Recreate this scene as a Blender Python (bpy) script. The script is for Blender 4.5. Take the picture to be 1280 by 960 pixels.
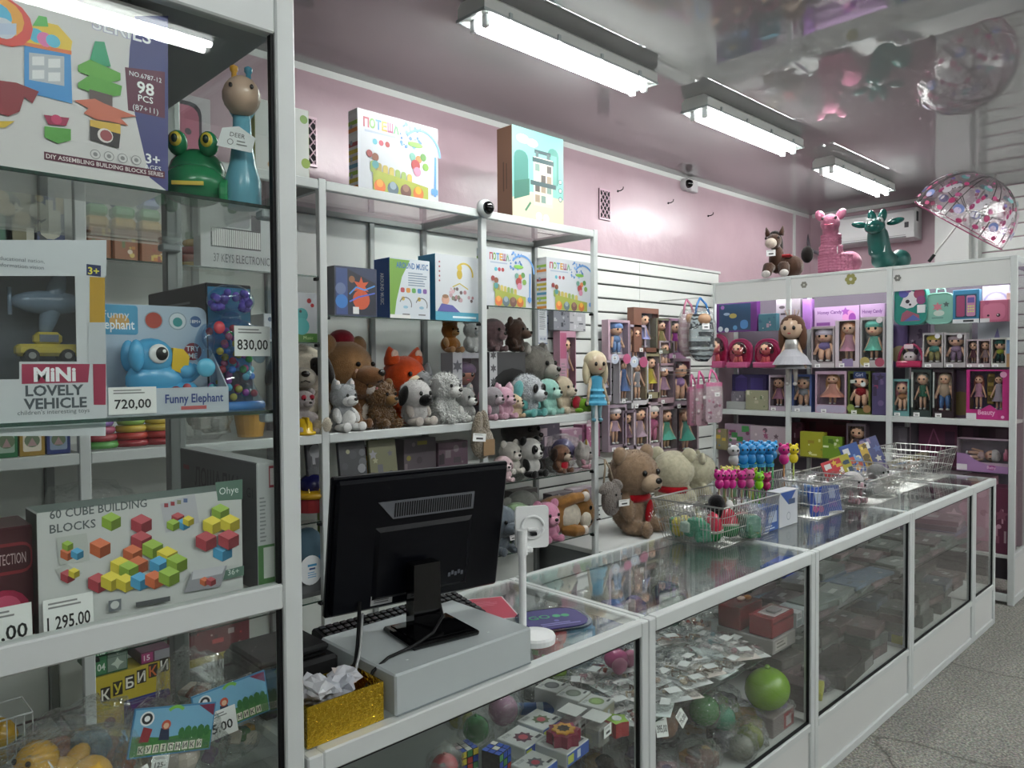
import bpy, math, random
from mathutils import Matrix, Vector, noise
R = math.radians
PI = math.pi
random.seed(7)
scn = bpy.context.scene
COL = scn.collection
for o in list(bpy.data.objects):
    bpy.data.objects.remove(o)

# ------------------------------------------------------------------ camera
CAM_H = 1.60
FPX = 935.0                      # focal length in pixels of the 1280 wide frame
_a = Vector((971.0, 31.0, -FPX))                       # world +X (along the counter) in camera space
_y2 = 18.0
_b = Vector((-(FPX * FPX + 31.0 * _y2) / 971.0, _y2, -FPX))   # world +Y (towards the pink wall)
_X = _a.normalized(); _Y = _b.normalized(); _Z = _X.cross(_Y)
CR = Matrix((_X, _Y, _Z))        # camera space -> world
cam_d = bpy.data.cameras.new('camera'); cam = bpy.data.objects.new('camera', cam_d)
COL.objects.link(cam)
cam_d.sensor_fit = 'HORIZONTAL'; cam_d.sensor_width = 36.0
cam_d.lens = 36.0 * FPX / 1280.0
cam_d.clip_start = 0.02; cam_d.clip_end = 60
cam.matrix_world = Matrix.Translation((0, 0, CAM_H)) @ CR.to_4x4()
scn.camera = cam

# ------------------------------------------------------------------ world, exposure
wd = bpy.data.worlds.new('world'); scn.world = wd; wd.use_nodes = True
wd.node_tree.nodes['Background'].inputs[0].default_value = (0.75, 0.8, 0.85, 1)
wd.node_tree.nodes['Background'].inputs[1].default_value = 0.05
scn.view_settings.view_transform = 'Standard'
scn.view_settings.look = 'None'
scn.view_settings.gamma = 1.0
scn.view_settings.use_curve_mapping = False
scn.view_settings.exposure = 0.82
scn.cycles.transparent_max_bounces = 40
scn.cycles.max_bounces = 10
TUBE_POWER = 52.0                # emission of every fluorescent tube

def W(px, py, x=None, y=None, z=None):
    """the point of a world plane that is seen at a picture position"""
    d = CR @ Vector((px - 640.0, 480.0 - py, -FPX))
    if x is not None: t = x / d.x
    elif y is not None: t = y / d.y
    else: t = (z - CAM_H) / d.z
    return Vector((0, 0, CAM_H)) + t * d

# ------------------------------------------------------------------ colours, materials
def lin(c):
    c = c / 255.0
    return c / 12.92 if c <= 0.04045 else ((c + 0.055) / 1.055) ** 2.4
def H(s):
    if not isinstance(s, str): return s
    s = s.lstrip('#')
    return (lin(int(s[0:2], 16)), lin(int(s[2:4], 16)), lin(int(s[4:6], 16)), 1.0)

MATS = {}
def mat(name):
    m = bpy.data.materials.new(name); m.use_nodes = True
    nt = m.node_tree
    return m, nt, nt.nodes['Principled BSDF']
def N(nt, kind, **kw):
    n = nt.nodes.new(kind)
    for k, v in kw.items():
        if k in n.inputs: n.inputs[k].default_value = v
        else: setattr(n, k, v)
    return n
def bump(nt, b, scale, strength, dist=0.002, detail=2.0, coord='Object'):
    tc = N(nt, 'ShaderNodeTexCoord'); no = N(nt, 'ShaderNodeTexNoise')
    no.inputs['Scale'].default_value = scale; no.inputs['Detail'].default_value = detail
    bp = N(nt, 'ShaderNodeBump'); bp.inputs['Strength'].default_value = strength; bp.inputs['Distance'].default_value = dist
    nt.links.new(tc.outputs[coord], no.inputs['Vector']); nt.links.new(no.outputs[0], bp.inputs['Height'])
    nt.links.new(bp.outputs[0], b.inputs['Normal'])
    return no
def finish(name, src, rough, spec=0.5, metal=0.0, sheen=0.0, coat=0.0, bmp=None, vary=0.0):
    """src: 'attr' colours from the face attribute Col, 'obj' from the object's own colour, else one fixed colour"""
    m, nt, b = mat(name)
    if src == 'attr':
        a = N(nt, 'ShaderNodeAttribute'); a.attribute_name = 'Col'; out = a.outputs['Color']
    elif src == 'obj':
        a = N(nt, 'ShaderNodeObjectInfo'); out = a.outputs['Color']
    else:
        a = N(nt, 'ShaderNodeRGB'); a.outputs[0].default_value = H(src); out = a.outputs[0]
    if vary:
        tc = N(nt, 'ShaderNodeTexCoord'); no = N(nt, 'ShaderNodeTexNoise'); no.inputs['Scale'].default_value = vary
        no.inputs['Detail'].default_value = 4
        nt.links.new(tc.outputs['Object'], no.inputs['Vector'])
        mr = N(nt, 'ShaderNodeMapRange'); mr.inputs[1].default_value = .3; mr.inputs[2].default_value = .7
        mr.inputs[3].default_value = .82; mr.inputs[4].default_value = 1.1
        nt.links.new(no.outputs[0], mr.inputs[0])
        mx = N(nt, 'ShaderNodeMix', data_type='RGBA', blend_type='MULTIPLY'); mx.inputs[0].default_value = 1
        nt.links.new(out, mx.inputs[6]); nt.links.new(mr.outputs[0], mx.inputs[7]); out = mx.outputs[2]
    nt.links.new(out, b.inputs['Base Color'])
    b.inputs['Roughness'].default_value = rough; b.inputs['Metallic'].default_value = metal
    b.inputs['Specular IOR Level'].default_value = spec
    if sheen:
        b.inputs['Sheen Weight'].default_value = sheen; b.inputs['Sheen Roughness'].default_value = .4
    if coat: b.inputs['Coat Weight'].default_value = coat; b.inputs['Coat Roughness'].default_value = .05
    if bmp: bump(nt, b, *bmp)
    MATS[name] = m
    return m
finish('print', 'attr', .38, .4)
finish('plastic', 'attr', .25, .5)
finish('matte', 'attr', .75, .25)
finish('plush', 'obj', .95, .1, sheen=.35, bmp=(260, .75, .006, 3), vary=40)
finish('plush_c', 'attr', .95, .1, sheen=.35, bmp=(260, .6, .004, 3), vary=40)
finish('shag', 'obj', .9, .15, sheen=.4, bmp=(120, 1.0, .02, 4), vary=25)
finish('cloth', 'attr', .85, .15, sheen=.2, bmp=(400, .3, .001))
finish('hair', 'attr', .5, .4, bmp=(150, .6, .004))
finish('alu', 'c2c7c6', .42, .5, bmp=(900, .04, .0004))
finish('alu_grey', '8f9392', .4, .5, metal=.5)
finish('board', 'c9cbc9', .45, .5)
finish('steel', 'b9b9b6', .3, .5, metal=.9)
finish('black', '04050b', .35, .2)
finish('black_gloss', '050507', .06, .6)
finish('blackmatte', '08090c', .6, .3)
finish('gold', 'd0ac34', .2, .5, metal=1.0, bmp=(110, 1.0, .006))
finish('greymetal', 'aab2b3', .42, .5)
finish('white_plastic', 'e4e6e6', .32, .5)

def film(name, tint, glossy, rough, fres=1.3, bmpv=None, attr=False, base=.04):
    """thin clear sheet: lets light straight through and mirrors the room at its surface"""
    m, nt, b = mat(name)
    nt.nodes.remove(b)
    out = nt.nodes['Material Output']
    tr = N(nt, 'ShaderNodeBsdfTransparent'); tr.inputs[0].default_value = H(tint)
    gl = N(nt, 'ShaderNodeBsdfGlossy'); gl.inputs['Roughness'].default_value = rough
    gl.inputs[0].default_value = (glossy, glossy, glossy, 1)
    fr = N(nt, 'ShaderNodeLayerWeight'); fr.inputs[0].default_value = .5
    pw = N(nt, 'ShaderNodeMath', operation='POWER'); pw.inputs[1].default_value = 5.0
    nt.links.new(fr.outputs['Facing'], pw.inputs[0])
    r0 = ((fres-1)/(fres+1))**2
    ad = N(nt, 'ShaderNodeMath', operation='MULTIPLY_ADD'); ad.inputs[1].default_value = 1-r0; ad.inputs[2].default_value = r0+base; ad.use_clamp = True
    mx = N(nt, 'ShaderNodeMixShader')
    nt.links.new(pw.outputs[0], ad.inputs[0]); nt.links.new(ad.outputs[0], mx.inputs[0])
    nt.links.new(tr.outputs[0], mx.inputs[1]); nt.links.new(gl.outputs[0], mx.inputs[2])
    nt.links.new(mx.outputs[0], out.inputs[0])
    if attr:
        a = N(nt, 'ShaderNodeObjectInfo'); nt.links.new(a.outputs['Color'], tr.inputs[0])
    if bmpv:
        tc = N(nt, 'ShaderNodeTexCoord'); no = N(nt, 'ShaderNodeTexNoise'); no.inputs['Scale'].default_value = bmpv[0]
        no.inputs['Detail'].default_value = 3
        bp = N(nt, 'ShaderNodeBump'); bp.inputs['Strength'].default_value = bmpv[1]; bp.inputs['Distance'].default_value = bmpv[2]
        nt.links.new(tc.outputs['Object'], no.inputs['Vector']); nt.links.new(no.outputs[0], bp.inputs['Height'])
        nt.links.new(bp.outputs[0], gl.inputs['Normal']); nt.links.new(bp.outputs[0], fr.inputs['Normal'])
    MATS[name] = m
film('glass', 'fbfdfc', 1.0, .0, 1.38, base=.0)
film('glass_edge', '7fa79b', .8, .1, 1.45, base=.1)
film('clear', 'fafafa', 1.0, .05, 1.4, (30, .35, .004), base=.02)
film('film', 'fbfcfc', 1.0, .10, 1.5, (75, 1.0, .015), base=.09)
film('canopy_film', 'f2e9ee', 1.0, .12, 1.5, (40, .6, .01), base=.16)
film('tinted', 'ffffff', 1.0, .06, 1.45, attr=True, base=.02)

# ------------------------------------------------------------------ mesh building
I4 = Matrix.Identity(4)
def T(x=0, y=0, z=0): return Matrix.Translation((x, y, z))
def RZ(a): return Matrix.Rotation(R(a), 4, 'Z')
def RX(a): return Matrix.Rotation(R(a), 4, 'X')
def RY(a): return Matrix.Rotation(R(a), 4, 'Y')
def S(x, y=None, z=None):
    y = x if y is None else y; z = x if z is None else z
    return Matrix.Diagonal((x, y, z, 1))
_sph = {}
def sphere_data(nu, nv):
    if (nu, nv) not in _sph:
        v = [(0, 0, 1)]; f = []
        for j in range(1, nv):
            t = PI * j / nv
            for i in range(nu):
                p = 2 * PI * i / nu
                v.append((math.sin(t) * math.cos(p), math.sin(t) * math.sin(p), math.cos(t)))
        v.append((0, 0, -1)); n = len(v) - 1
        for i in range(nu):
            f.append((0, 1 + i, 1 + (i + 1) % nu)); b = 1 + (nv - 2) * nu
            f.append((n, b + (i + 1) % nu, b + i))
        for j in range(nv - 2):
            for i in range(nu):
                a = 1 + j * nu + i; c = 1 + j * nu + (i + 1) % nu
                f.append((a, a + nu, c + nu, c))
        _sph[(nu, nv)] = (v, f)
    return _sph[(nu, nv)]
class MB:
    def __init__(s, col='cccccc', M=None):
        s.v = []; s.f = []; s.c = []; s.col = H(col); s.M = M or I4
    def add(s, vs, fs, col=None, M=None):
        k = len(s.v); m = s.M @ M if M is not None else s.M
        if m is I4: s.v += [tuple(p) for p in vs]
        else: s.v += [tuple(m @ Vector(p)) for p in vs]
        flip = m.to_3x3().determinant() < 0
        c = H(col) if col is not None else s.col
        for f in fs:
            s.f.append(tuple(k + i for i in (reversed(f) if flip else f))); s.c.append(c)
        return s
    def box(s, x0, y0, z0, x1, y1, z1, col=None, M=None):
        return s.add([(x0,y0,z0),(x1,y0,z0),(x1,y1,z0),(x0,y1,z0),(x0,y0,z1),(x1,y0,z1),(x1,y1,z1),(x0,y1,z1)],
              [(0,3,2,1),(4,5,6,7),(0,1,5,4),(1,2,6,5),(2,3,7,6),(3,0,4,7)], col, M)
    def rbox(s, x0, y0, z0, x1, y1, z1, r, col=None, M=None):
        """box with all edges chamfered"""
        r = min(r, (x1-x0)*.49, (y1-y0)*.49, (z1-z0)*.49)
        vs = []; idx = {}
        X = (x0, x1); Y = (y0, y1); Z = (z0, z1)
        for i in (0, 1):
            for j in (0, 1):
                for k in (0, 1):
                    sx = r if i == 0 else -r; sy = r if j == 0 else -r; sz = r if k == 0 else -r
                    idx[i,j,k,'x'] = len(vs); vs.append((X[i], Y[j]+sy, Z[k]+sz))
                    idx[i,j,k,'y'] = len(vs); vs.append((X[i]+sx, Y[j], Z[k]+sz))
                    idx[i,j,k,'z'] = len(vs); vs.append((X[i]+sx, Y[j]+sy, Z[k]))
        g = lambda i, j, k, a: idx[i, j, k, a]
        F = []
        for i in (0, 1):
            F.append([g(i,0,0,'x'), g(i,1,0,'x'), g(i,1,1,'x'), g(i,0,1,'x')])
            F.append([g(0,i,0,'y'), g(1,i,0,'y'), g(1,i,1,'y'), g(0,i,1,'y')])
            F.append([g(0,0,i,'z'), g(1,0,i,'z'), g(1,1,i,'z'), g(0,1,i,'z')])
            for j in (0, 1):
                F.append([g(i,j,0,'x'), g(i,j,0,'y'), g(i,j,1,'y'), g(i,j,1,'x')])
                F.append([g(i,0,j,'x'), g(i,0,j,'z'), g(i,1,j,'z'), g(i,1,j,'x')])
                F.append([g(0,i,j,'y'), g(0,i,j,'z'), g(1,i,j,'z'), g(1,i,j,'y')])
                for k in (0, 1):
                    F.append([g(i,j,k,'x'), g(i,j,k,'y'), g(i,j,k,'z')])
        ce = Vector(((x0+x1)/2, (y0+y1)/2, (z0+z1)/2)); out = []
        for f in F:
            p = [Vector(vs[q]) for q in f]
            n = (p[1]-p[0]).cross(p[2]-p[0]); m = sum(p, Vector())/len(p)
            out.append(tuple(f) if n.dot(m-ce) > 0 else tuple(reversed(f)))
        return s.add(vs, out, col, M)
    def ell(s, cx, cy, cz, rx, ry=None, rz=None, col=None, nu=14, nv=9, rot=None):
        ry = rx if ry is None else ry; rz = rx if rz is None else rz
        v, f = sphere_data(nu, nv)
        m = T(cx, cy, cz)
        if rot is not None: m = m @ rot
        return s.add(v, f, col, m @ S(rx, ry, rz))
    def lathe(s, prof, n=20, col=None, M=None, cap=True):
        """prof: list of (r, z) bottom to top"""
        vs = []; fs = []
        for r, z in prof:
            for i in range(n):
                a = 2*PI*i/n; vs.append((r*math.cos(a), r*math.sin(a), z))
        for j in range(len(prof)-1):
            for i in range(n):
                a = j*n+i; b = j*n+(i+1) % n
                fs.append((a, b, b+n, a+n))
        if cap:
            if prof[0][0] > 1e-5: fs.append(tuple(reversed(range(n))))
            if prof[-1][0] > 1e-5: fs.append(tuple(range((len(prof)-1)*n, len(prof)*n)))
        return s.add(vs, fs, col, M)
    def tube(s, pts, r, n=6, col=None, closed=False, M=None):
        pts = [Vector(p) for p in pts]; vs = []; fs = []; m = len(pts)
        ref = None
        for i, p in enumerate(pts):
            if closed: d = pts[(i+1) % m] - pts[i-1]
            else: d = pts[min(i+1, m-1)] - pts[max(i-1, 0)]
            d.normalize()
            if ref is None: ref = Vector((0,0,1)) if abs(d.z) < .9 else Vector((1,0,0))
            a = d.cross(ref).normalized(); b = d.cross(a).normalized(); ref = -b if False else ref
            rr = r[i] if isinstance(r, (list, tuple)) else r
            for k in range(n):
                t = 2*PI*k/n; vs.append(p + rr*(math.cos(t)*a + math.sin(t)*b))
        for i in range(m if closed else m-1):
            for k in range(n):
                a0 = i*n+k; b0 = i*n+(k+1) % n; a1 = ((i+1) % m)*n+k; b1 = ((i+1) % m)*n+(k+1) % n
                fs.append((a0, a1, b1, b0))
        if not closed:
            fs.append(tuple(range(n))); fs.append(tuple(reversed(range((m-1)*n, m*n))))
        return s.add([tuple(v) for v in vs], fs, col, M)
    def prism(s, pts, y0, y1, col=None, M=None, colside=None):
        """outline in x,z (counter-clockwise seen from -y), from y0 (front) to y1"""
        n = len(pts)
        vs = [(p[0], y0, p[1]) for p in pts] + [(p[0], y1, p[1]) for p in pts]
        s.add(vs, [tuple(range(n)), tuple(reversed(range(n, 2*n)))], col, M)
        return s.add(vs, [(i, i+n, (i+1) % n + n, (i+1) % n) for i in range(n)], colside if colside is not None else col, M)
    def build(s, name, m, parent=None, smooth=False, color=None, kind=None, label=None):
        me = bpy.data.meshes.new(name)
        me.from_pydata(s.v, [], s.f); me.update()
        at = me.attributes.new('Col', 'FLOAT_COLOR', 'FACE')
        flat = []
        for c in s.c: flat += [c[0], c[1], c[2], 1.0]
        at.data.foreach_set('color', flat)
        if smooth: me.polygons.foreach_set('use_smooth', [True]*len(me.polygons))
        me.materials.append(MATS[m] if isinstance(m, str) else m)
        o = bpy.data.objects.new(name, me); COL.objects.link(o)
        if parent is not None: o.parent = parent
        if color is not None: o.color = H(color)
        if kind: o['kind'] = kind
        if label: o['label'] = label
        return o
def rounded(w, h, r, n=4, x=0, z=0):
    """rounded rectangle outline centred on x, bottom z"""
    pts = []
    for cx, cz, a0 in ((w/2-r, r, -90), (w/2-r, h-r, 0), (-w/2+r, h-r, 90), (-w/2+r, r, 180)):
        for k in range(n+1):
            a = R(a0 + 90*k/n); pts.append((x+cx+r*math.cos(a), z+cz+r*math.sin(a)))
    return pts
def smooth_by_angle(o, deg=40):
    me = o.data
    me.polygons.foreach_set('use_smooth', [True]*len(me.polygons))
    m = o.modifiers.new('edges', 'EDGE_SPLIT'); m.split_angle = R(deg)
    return o
def thing(name, label, cat, loc=(0,0,0), rz=0.0, group=None, M=None):
    o = bpy.data.objects.new(name, None); COL.objects.link(o)
    o.empty_display_size = .05
    if M is not None: o.matrix_world = M
    else: o.location = loc; o.rotation_euler = (0, 0, R(rz))
    o['label'] = label; o['category'] = cat
    if group: o['group'] = group
    return o
def tag(o, label, cat, group=None):
    o['label'] = label; o['category'] = cat
    if group: o['group'] = group
    return o
def struct(o):
    o['kind'] = 'structure'; return o

# ------------------------------------------------------------------ flat print (lettering, pictures on cartons)
_txt = {}
def text_mesh(s, bold=0.0):
    k = (s, bold)
    if k not in _txt:
        cu = bpy.data.curves.new('t', 'FONT'); cu.body = s; cu.size = 1.0; cu.resolution_u = 2
        cu.offset = bold; cu.fill_mode = 'FRONT'
        ob = bpy.data.objects.new('t', cu)
        me = ob.to_mesh()
        vs = [(v.co.x, v.co.y) for v in me.vertices]; fs = [tuple(p.vertices) for p in me.polygons]
        ob.to_mesh_clear(); bpy.data.objects.remove(ob); bpy.data.curves.remove(cu)
        xs = [v[0] for v in vs] or [0]; x0 = min(xs); wd = max(xs) - x0
        vs = [(v[0]-x0, v[1]) for v in vs]
        out = []
        for f in fs:
            a, b, c = (vs[i] for i in f[:3])
            cr = (b[0]-a[0])*(c[1]-a[1]) - (b[1]-a[1])*(c[0]-a[0])
            out.append(f if cr > 0 else tuple(reversed(f)))
        _txt[k] = (vs, out, wd)
    return _txt[k]
class Art:
    """print on a front of w x h metres: u,v run 0..1 from the lower left corner"""
    def __init__(s, w, h, M=None, y=0.0, step=.00005):
        s.w = w; s.h = h; s.mb = MB(); s.mb.M = M or I4; s.y = y - .0003; s.step = step
    def _y(s):
        s.y -= s.step; return s.y
    def poly(s, pts, c):
        y = s._y()
        P = [((u-.5)*s.w, y, v*s.h) for u, v in pts]
        ar = sum(P[i][0]*P[(i+1) % len(P)][2]-P[(i+1) % len(P)][0]*P[i][2] for i in range(len(P)))
        if ar < 0: P.reverse()
        s.mb.add(P, [tuple(range(len(P)))], c); return s
    def rect(s, u0, v0, u1, v1, c): return s.poly([(u0,v0),(u1,v0),(u1,v1),(u0,v1)], c)
    def rrect(s, u0, v0, u1, v1, c, r=.15):
        w = (u1-u0)*s.w; h = (v1-v0)*s.h
        pts = rounded(w, h, r*min(w, h), 3, ((u0+u1)/2-.5)*s.w, v0*s.h)
        y = s._y(); s.mb.add([(p[0], y, p[1]) for p in pts], [tuple(range(len(pts)))], c); return s
    def circ(s, u, v, r, c, n=16, k=1.0, a0=0, a1=360, rot=0):
        """r as a fraction of the height"""
        full = a1-a0 >= 360
        pts = []
        m = n if full else n+1
        for i in range(m):
            a = R(a0 + (a1-a0)*i/n)
            x = r*s.h*math.cos(a); z = r*s.h*k*math.sin(a); q = R(rot)
            pts.append((u + (x*math.cos(q)-z*math.sin(q))/s.w, v + (x*math.sin(q)+z*math.cos(q))/s.h))
        return s.poly(pts, c)
    def star(s, u, v, r, c, n=5, inner=.5, rot=90):
        pts = []
        for i in range(2*n):
            a = R(rot + 180*i/n); q = r if i % 2 == 0 else r*inner
            pts.append((u + q*s.h*math.cos(a)/s.w, v + q*math.sin(a)))
        y = s._y()
        P = [(u-.5)*s.w for u, v in pts]; V = [((pu-.5)*s.w, y, pv*s.h) for pu, pv in pts]
        V.append(((u-.5)*s.w, y, v*s.h)); k = len(V)-1
        s.mb.add(V, [(k, i, (i+1) % k) for i in range(k)], c); return s
    def line(s, pts, wd, c):
        y = s._y(); w2 = wd*s.h/2
        for a, b in zip(pts[:-1], pts[1:]):
            p = Vector(((a[0]-.5)*s.w, a[1]*s.h)); q = Vector(((b[0]-.5)*s.w, b[1]*s.h))
            d = (q-p)
            if d.length < 1e-7: continue
            d.normalize(); n = Vector((-d.y, d.x))*w2
            V = [p-n, q-n, q+n, p+n]
            s.mb.add([(t.x, y, t.y) for t in V], [(0,1,2,3)], c)
        return s
    def arc(s, u, v, r, wd, c, a0, a1, n=14, k=1.0):
        return s.line([(u+r*s.h*math.cos(R(a0+(a1-a0)*i/n))/s.w, v+r*k*math.sin(R(a0+(a1-a0)*i/n))) for i in range(n+1)], wd, c)
    def text(s, t, u, v, size, c, al='c', wmax=None, rot=0, bold=.0, vert=False, cols=None):
        """size = letter height as a fraction of the height; v = baseline"""
        y = s._y()
        vs, fs, wd = text_mesh(t, bold)
        k = size*s.h/.72; kx = k
        if wmax and wd*k > wmax*s.w: kx = wmax*s.w/wd
        off = {'c': -wd/2, 'l': 0, 'r': -wd}[al]
        q = R(rot); cs, sn = math.cos(q), math.sin(q)
        V = []
        for a, b in vs:
            x = (a+off)*kx; z = b*k
            V.append(((u-.5)*s.w + x*cs - z*sn, y, v*s.h + x*sn + z*cs))
        s.mb.add(V, fs, c)
        return s
    def fine(s, u0, u1, v, n, c, hgt=.012, gap=.024, seed=1):
        """a block of small unreadable print"""
        rn = random.Random(seed)
        for i in range(n):
            y = v - i*gap; s.rect(u0, y, u0+(u1-u0)*(.7+.3*rn.random()), y+hgt, c)
        return s
    def build(s, parent, name='print', m='print'):
        return s.mb.build(name, m, parent) if s.mb.f else None
def price(parent, x, y, z, w, h, txt='', rx=0, rz=0, ry=0, col='e9eae8', name='price_tag', big=.34):
    """small paper price tag standing in front of a thing, x is its middle, z its foot"""
    M = T(x, y, z) @ RZ(rz) @ RX(rx) @ RY(ry)
    mb = MB(col); mb.M = M; mb.box(-w/2, 0, 0, w/2, .0012, h)
    o = mb.build(name, 'print', parent)
    a = Art(w, h, M)
    a.fine(.1, .85, .86, 2, '8a8a8a', .045, .1, 3)
    if txt: a.text(txt, .5, .22, big, '202020', wmax=.86, bold=.015)
    else: a.rect(.25, .25, .78, .48, '3a3a3a')
    a.build(o, 'lettering')
    return o
# ================================================================== THE ROOM
WY, BX, CZ = 3.45, 7.62, 3.12        # pink wall, back wall, ceiling
FY0 = 1.222                          # front plane of counter and glass cabinet
CT = .89                             # counter top
RY0, RY1 = 2.84, 3.36                # wall rack front and rear
KX, KX1 = 5.70, 6.10                 # back cabinet front and rear
# floor: worn speckled terrazzo with cracks
m, nt, b = mat('terrazzo'); MATS['terrazzo'] = m
tc = N(nt, 'ShaderNodeTexCoord')
v1 = N(nt, 'ShaderNodeTexVoronoi'); v1.inputs['Scale'].default_value = 170
n1 = N(nt, 'ShaderNodeTexNoise'); n1.inputs['Scale'].default_value = 95; n1.inputs['Detail'].default_value = 6
n2 = N(nt, 'ShaderNodeTexNoise'); n2.inputs['Scale'].default_value = 2.2; n2.inputs['Detail'].default_value = 5
v2 = N(nt, 'ShaderNodeTexVoronoi', feature='DISTANCE_TO_EDGE'); v2.inputs['Scale'].default_value = .8
nd = N(nt, 'ShaderNodeTexNoise'); nd.inputs['Scale'].default_value = 5; nd.inputs['Detail'].default_value = 5
mv = N(nt, 'ShaderNodeMix', data_type='VECTOR'); mv.inputs[0].default_value = .12
for q in (v1, n1, n2, nd): nt.links.new(tc.outputs['Object'], q.inputs['Vector'])
nt.links.new(tc.outputs['Object'], mv.inputs[4]); nt.links.new(nd.outputs[1], mv.inputs[5]); nt.links.new(mv.outputs[1], v2.inputs['Vector'])
r1 = N(nt, 'ShaderNodeValToRGB'); e = r1.color_ramp.elements
e[0].position = .30; e[0].color = H('56534a'); e[1].position = .66; e[1].color = H('aaa594')
k = e.new(.48); k.color = H('847f6e')
nt.links.new(n1.outputs[0], r1.inputs[0])
mx = N(nt, 'ShaderNodeMix', data_type='RGBA', blend_type='OVERLAY'); mx.inputs[0].default_value = .55
nt.links.new(r1.outputs[0], mx.inputs[6]); nt.links.new(v1.outputs['Color'], mx.inputs[7])
hs = N(nt, 'ShaderNodeHueSaturation'); hs.inputs['Saturation'].default_value = .28
nt.links.new(mx.outputs[2], hs.inputs['Color'])
mx2 = N(nt, 'ShaderNodeMix', data_type='RGBA', blend_type='MULTIPLY'); mx2.inputs[0].default_value = .6
r2 = N(nt, 'ShaderNodeValToRGB'); r2.color_ramp.elements[0].position = .3; r2.color_ramp.elements[0].color = (.42,.42,.38,1)
r2.color_ramp.elements[1].position = .7; r2.color_ramp.elements[1].color = (.86,.83,.76,1)
nt.links.new(n2.outputs[0], r2.inputs[0]); nt.links.new(hs.outputs[0], mx2.inputs[6]); nt.links.new(r2.outputs[0], mx2.inputs[7])
r3 = N(nt, 'ShaderNodeValToRGB'); r3.color_ramp.elements[0].position = 0; r3.color_ramp.elements[0].color = (.18,.17,.15,1)
r3.color_ramp.elements[1].position = .006; r3.color_ramp.elements[1].color = (1,1,1,1)
nt.links.new(v2.outputs[0], r3.inputs[0])
mx3 = N(nt, 'ShaderNodeMix', data_type='RGBA', blend_type='MULTIPLY'); mx3.inputs[0].default_value = .8
nt.links.new(mx2.outputs[2], mx3.inputs[6]); nt.links.new(r3.outputs[0], mx3.inputs[7]); nt.links.new(mx3.outputs[2], b.inputs['Base Color'])
b.inputs['Roughness'].default_value = .55
# pink painted wall, uneven satin paint
m, nt, b = mat('pink_paint'); MATS['pink_paint'] = m
tc = N(nt, 'ShaderNodeTexCoord'); n1 = N(nt, 'ShaderNodeTexNoise'); n1.inputs['Scale'].default_value = 1.6; n1.inputs['Detail'].default_value = 6
r1 = N(nt, 'ShaderNodeValToRGB'); r1.color_ramp.elements[0].position = .35; r1.color_ramp.elements[0].color = H('a78e96')
r1.color_ramp.elements[1].position = .7; r1.color_ramp.elements[1].color = H('b39aa3')
nt.links.new(tc.outputs['Object'], n1.inputs['Vector']); nt.links.new(n1.outputs[0], r1.inputs[0]); nt.links.new(r1.outputs[0], b.inputs['Base Color'])
b.inputs['Roughness'].default_value = .3
bump(nt, b, 6, .25, .02, 5)
# glossy grey stretch ceiling
m, nt, b = mat('stretch_ceiling'); MATS['stretch_ceiling'] = m
b.inputs['Base Color'].default_value = H('8e8d8e'); b.inputs['Roughness'].default_value = .008
b.inputs['IOR'].default_value = 1.85
finish('wall_white', '8b8d8c', .6)
finish('slat_board', 'd9dcd8', .38)

X0, Y0 = -3.2, -3.2
def slab(name, x0, y0, z0, x1, y1, z1, m):
    return struct(MB().box(x0, y0, z0, x1, y1, z1).build(name, m))
floor = slab('floor', X0, Y0, -.1, BX, WY, 0, 'terrazzo')
ceiling = slab('ceiling', X0, Y0, CZ, BX, WY, CZ+.1, 'stretch_ceiling')
wall_left = slab('wall_left', X0, WY, 0, BX, WY+.12, CZ, 'pink_paint')
wall_back = slab('wall_back', BX, Y0, 0, BX+.12, WY, CZ, 'pink_paint')
wall_right = slab('wall_right', X0, Y0-.12, 0, BX, Y0, CZ, 'wall_white')
wall_rear = slab('wall_rear', X0-.12, Y0, 0, X0, WY, CZ, 'wall_white')
# ceiling moulding
mb = MB(); mb.prism([(0,0),(.018,0),(.03,.016),(.03,.035),(0,.035)], 0, 1)
def moulding(name, p, length, rz):
    mb = MB(); mb.M = T(*p) @ RZ(rz)
    mb.prism([(-.03,-.036),(0,-.036),(0,0),(-.03,0),(-.034,-.012),(-.018,-.02)], 0, length)
    return struct(mb.build(name, 'board'))
moulding('trim_1', (X0, WY-.0002, CZ-.0005), BX-X0-.03, -90)
mb = MB(); mb.box(BX-.03, 2.25, CZ-.036, BX, WY-.032, CZ-.0005); struct(mb.build('trim_2', 'board'))
# white slats on the pink wall behind the dolls (each slat one board), vertical joint between the panels
def slat_board(parent, x0, x1, z, h, y, rz=0, org=(0,0,0)):
    mb = MB(); mb.M = T(*org) @ RZ(rz)
    mb.prism([(0, 0), (1, 0), (1, 1), (0, 1)], 0, 1) if False else None
    P = [(y-.014, z+.004), (y-.018, z+.008), (y-.018, z+h-.012), (y-.014, z+h-.008), (y-.002, z+h-.008), (y-.002, z+.004)]
    n = len(P)
    vs = [(x0, p[0], p[1]) for p in P] + [(x1, p[0], p[1]) for p in P]
    fs = [(i, (i+1) % n, (i+1) % n + n, i+n) for i in range(n)] + [tuple(range(n)), tuple(reversed(range(n, 2*n)))]
    mb.add(vs, [tuple(reversed(f)) for f in fs])
    return mb.build('slat', 'slat_board', parent)
SY = WY - .02                        # slat faces
jx = W(799.5, 370, y=SY).x
back_strip = MB('4a4d4c').box(3.2, WY-.004, .3, 5.80, WY-.0003, 2.37).build('groove_backing', 'matte', wall_left)
for i in range(19):
    z = 2.376 - .1*(i+1)
    for xa, xb in ((3.2, jx-.002), (jx+.002, 5.79)):
        slat_board(wall_left, xa, xb, z, .1, WY-.003)
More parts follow.
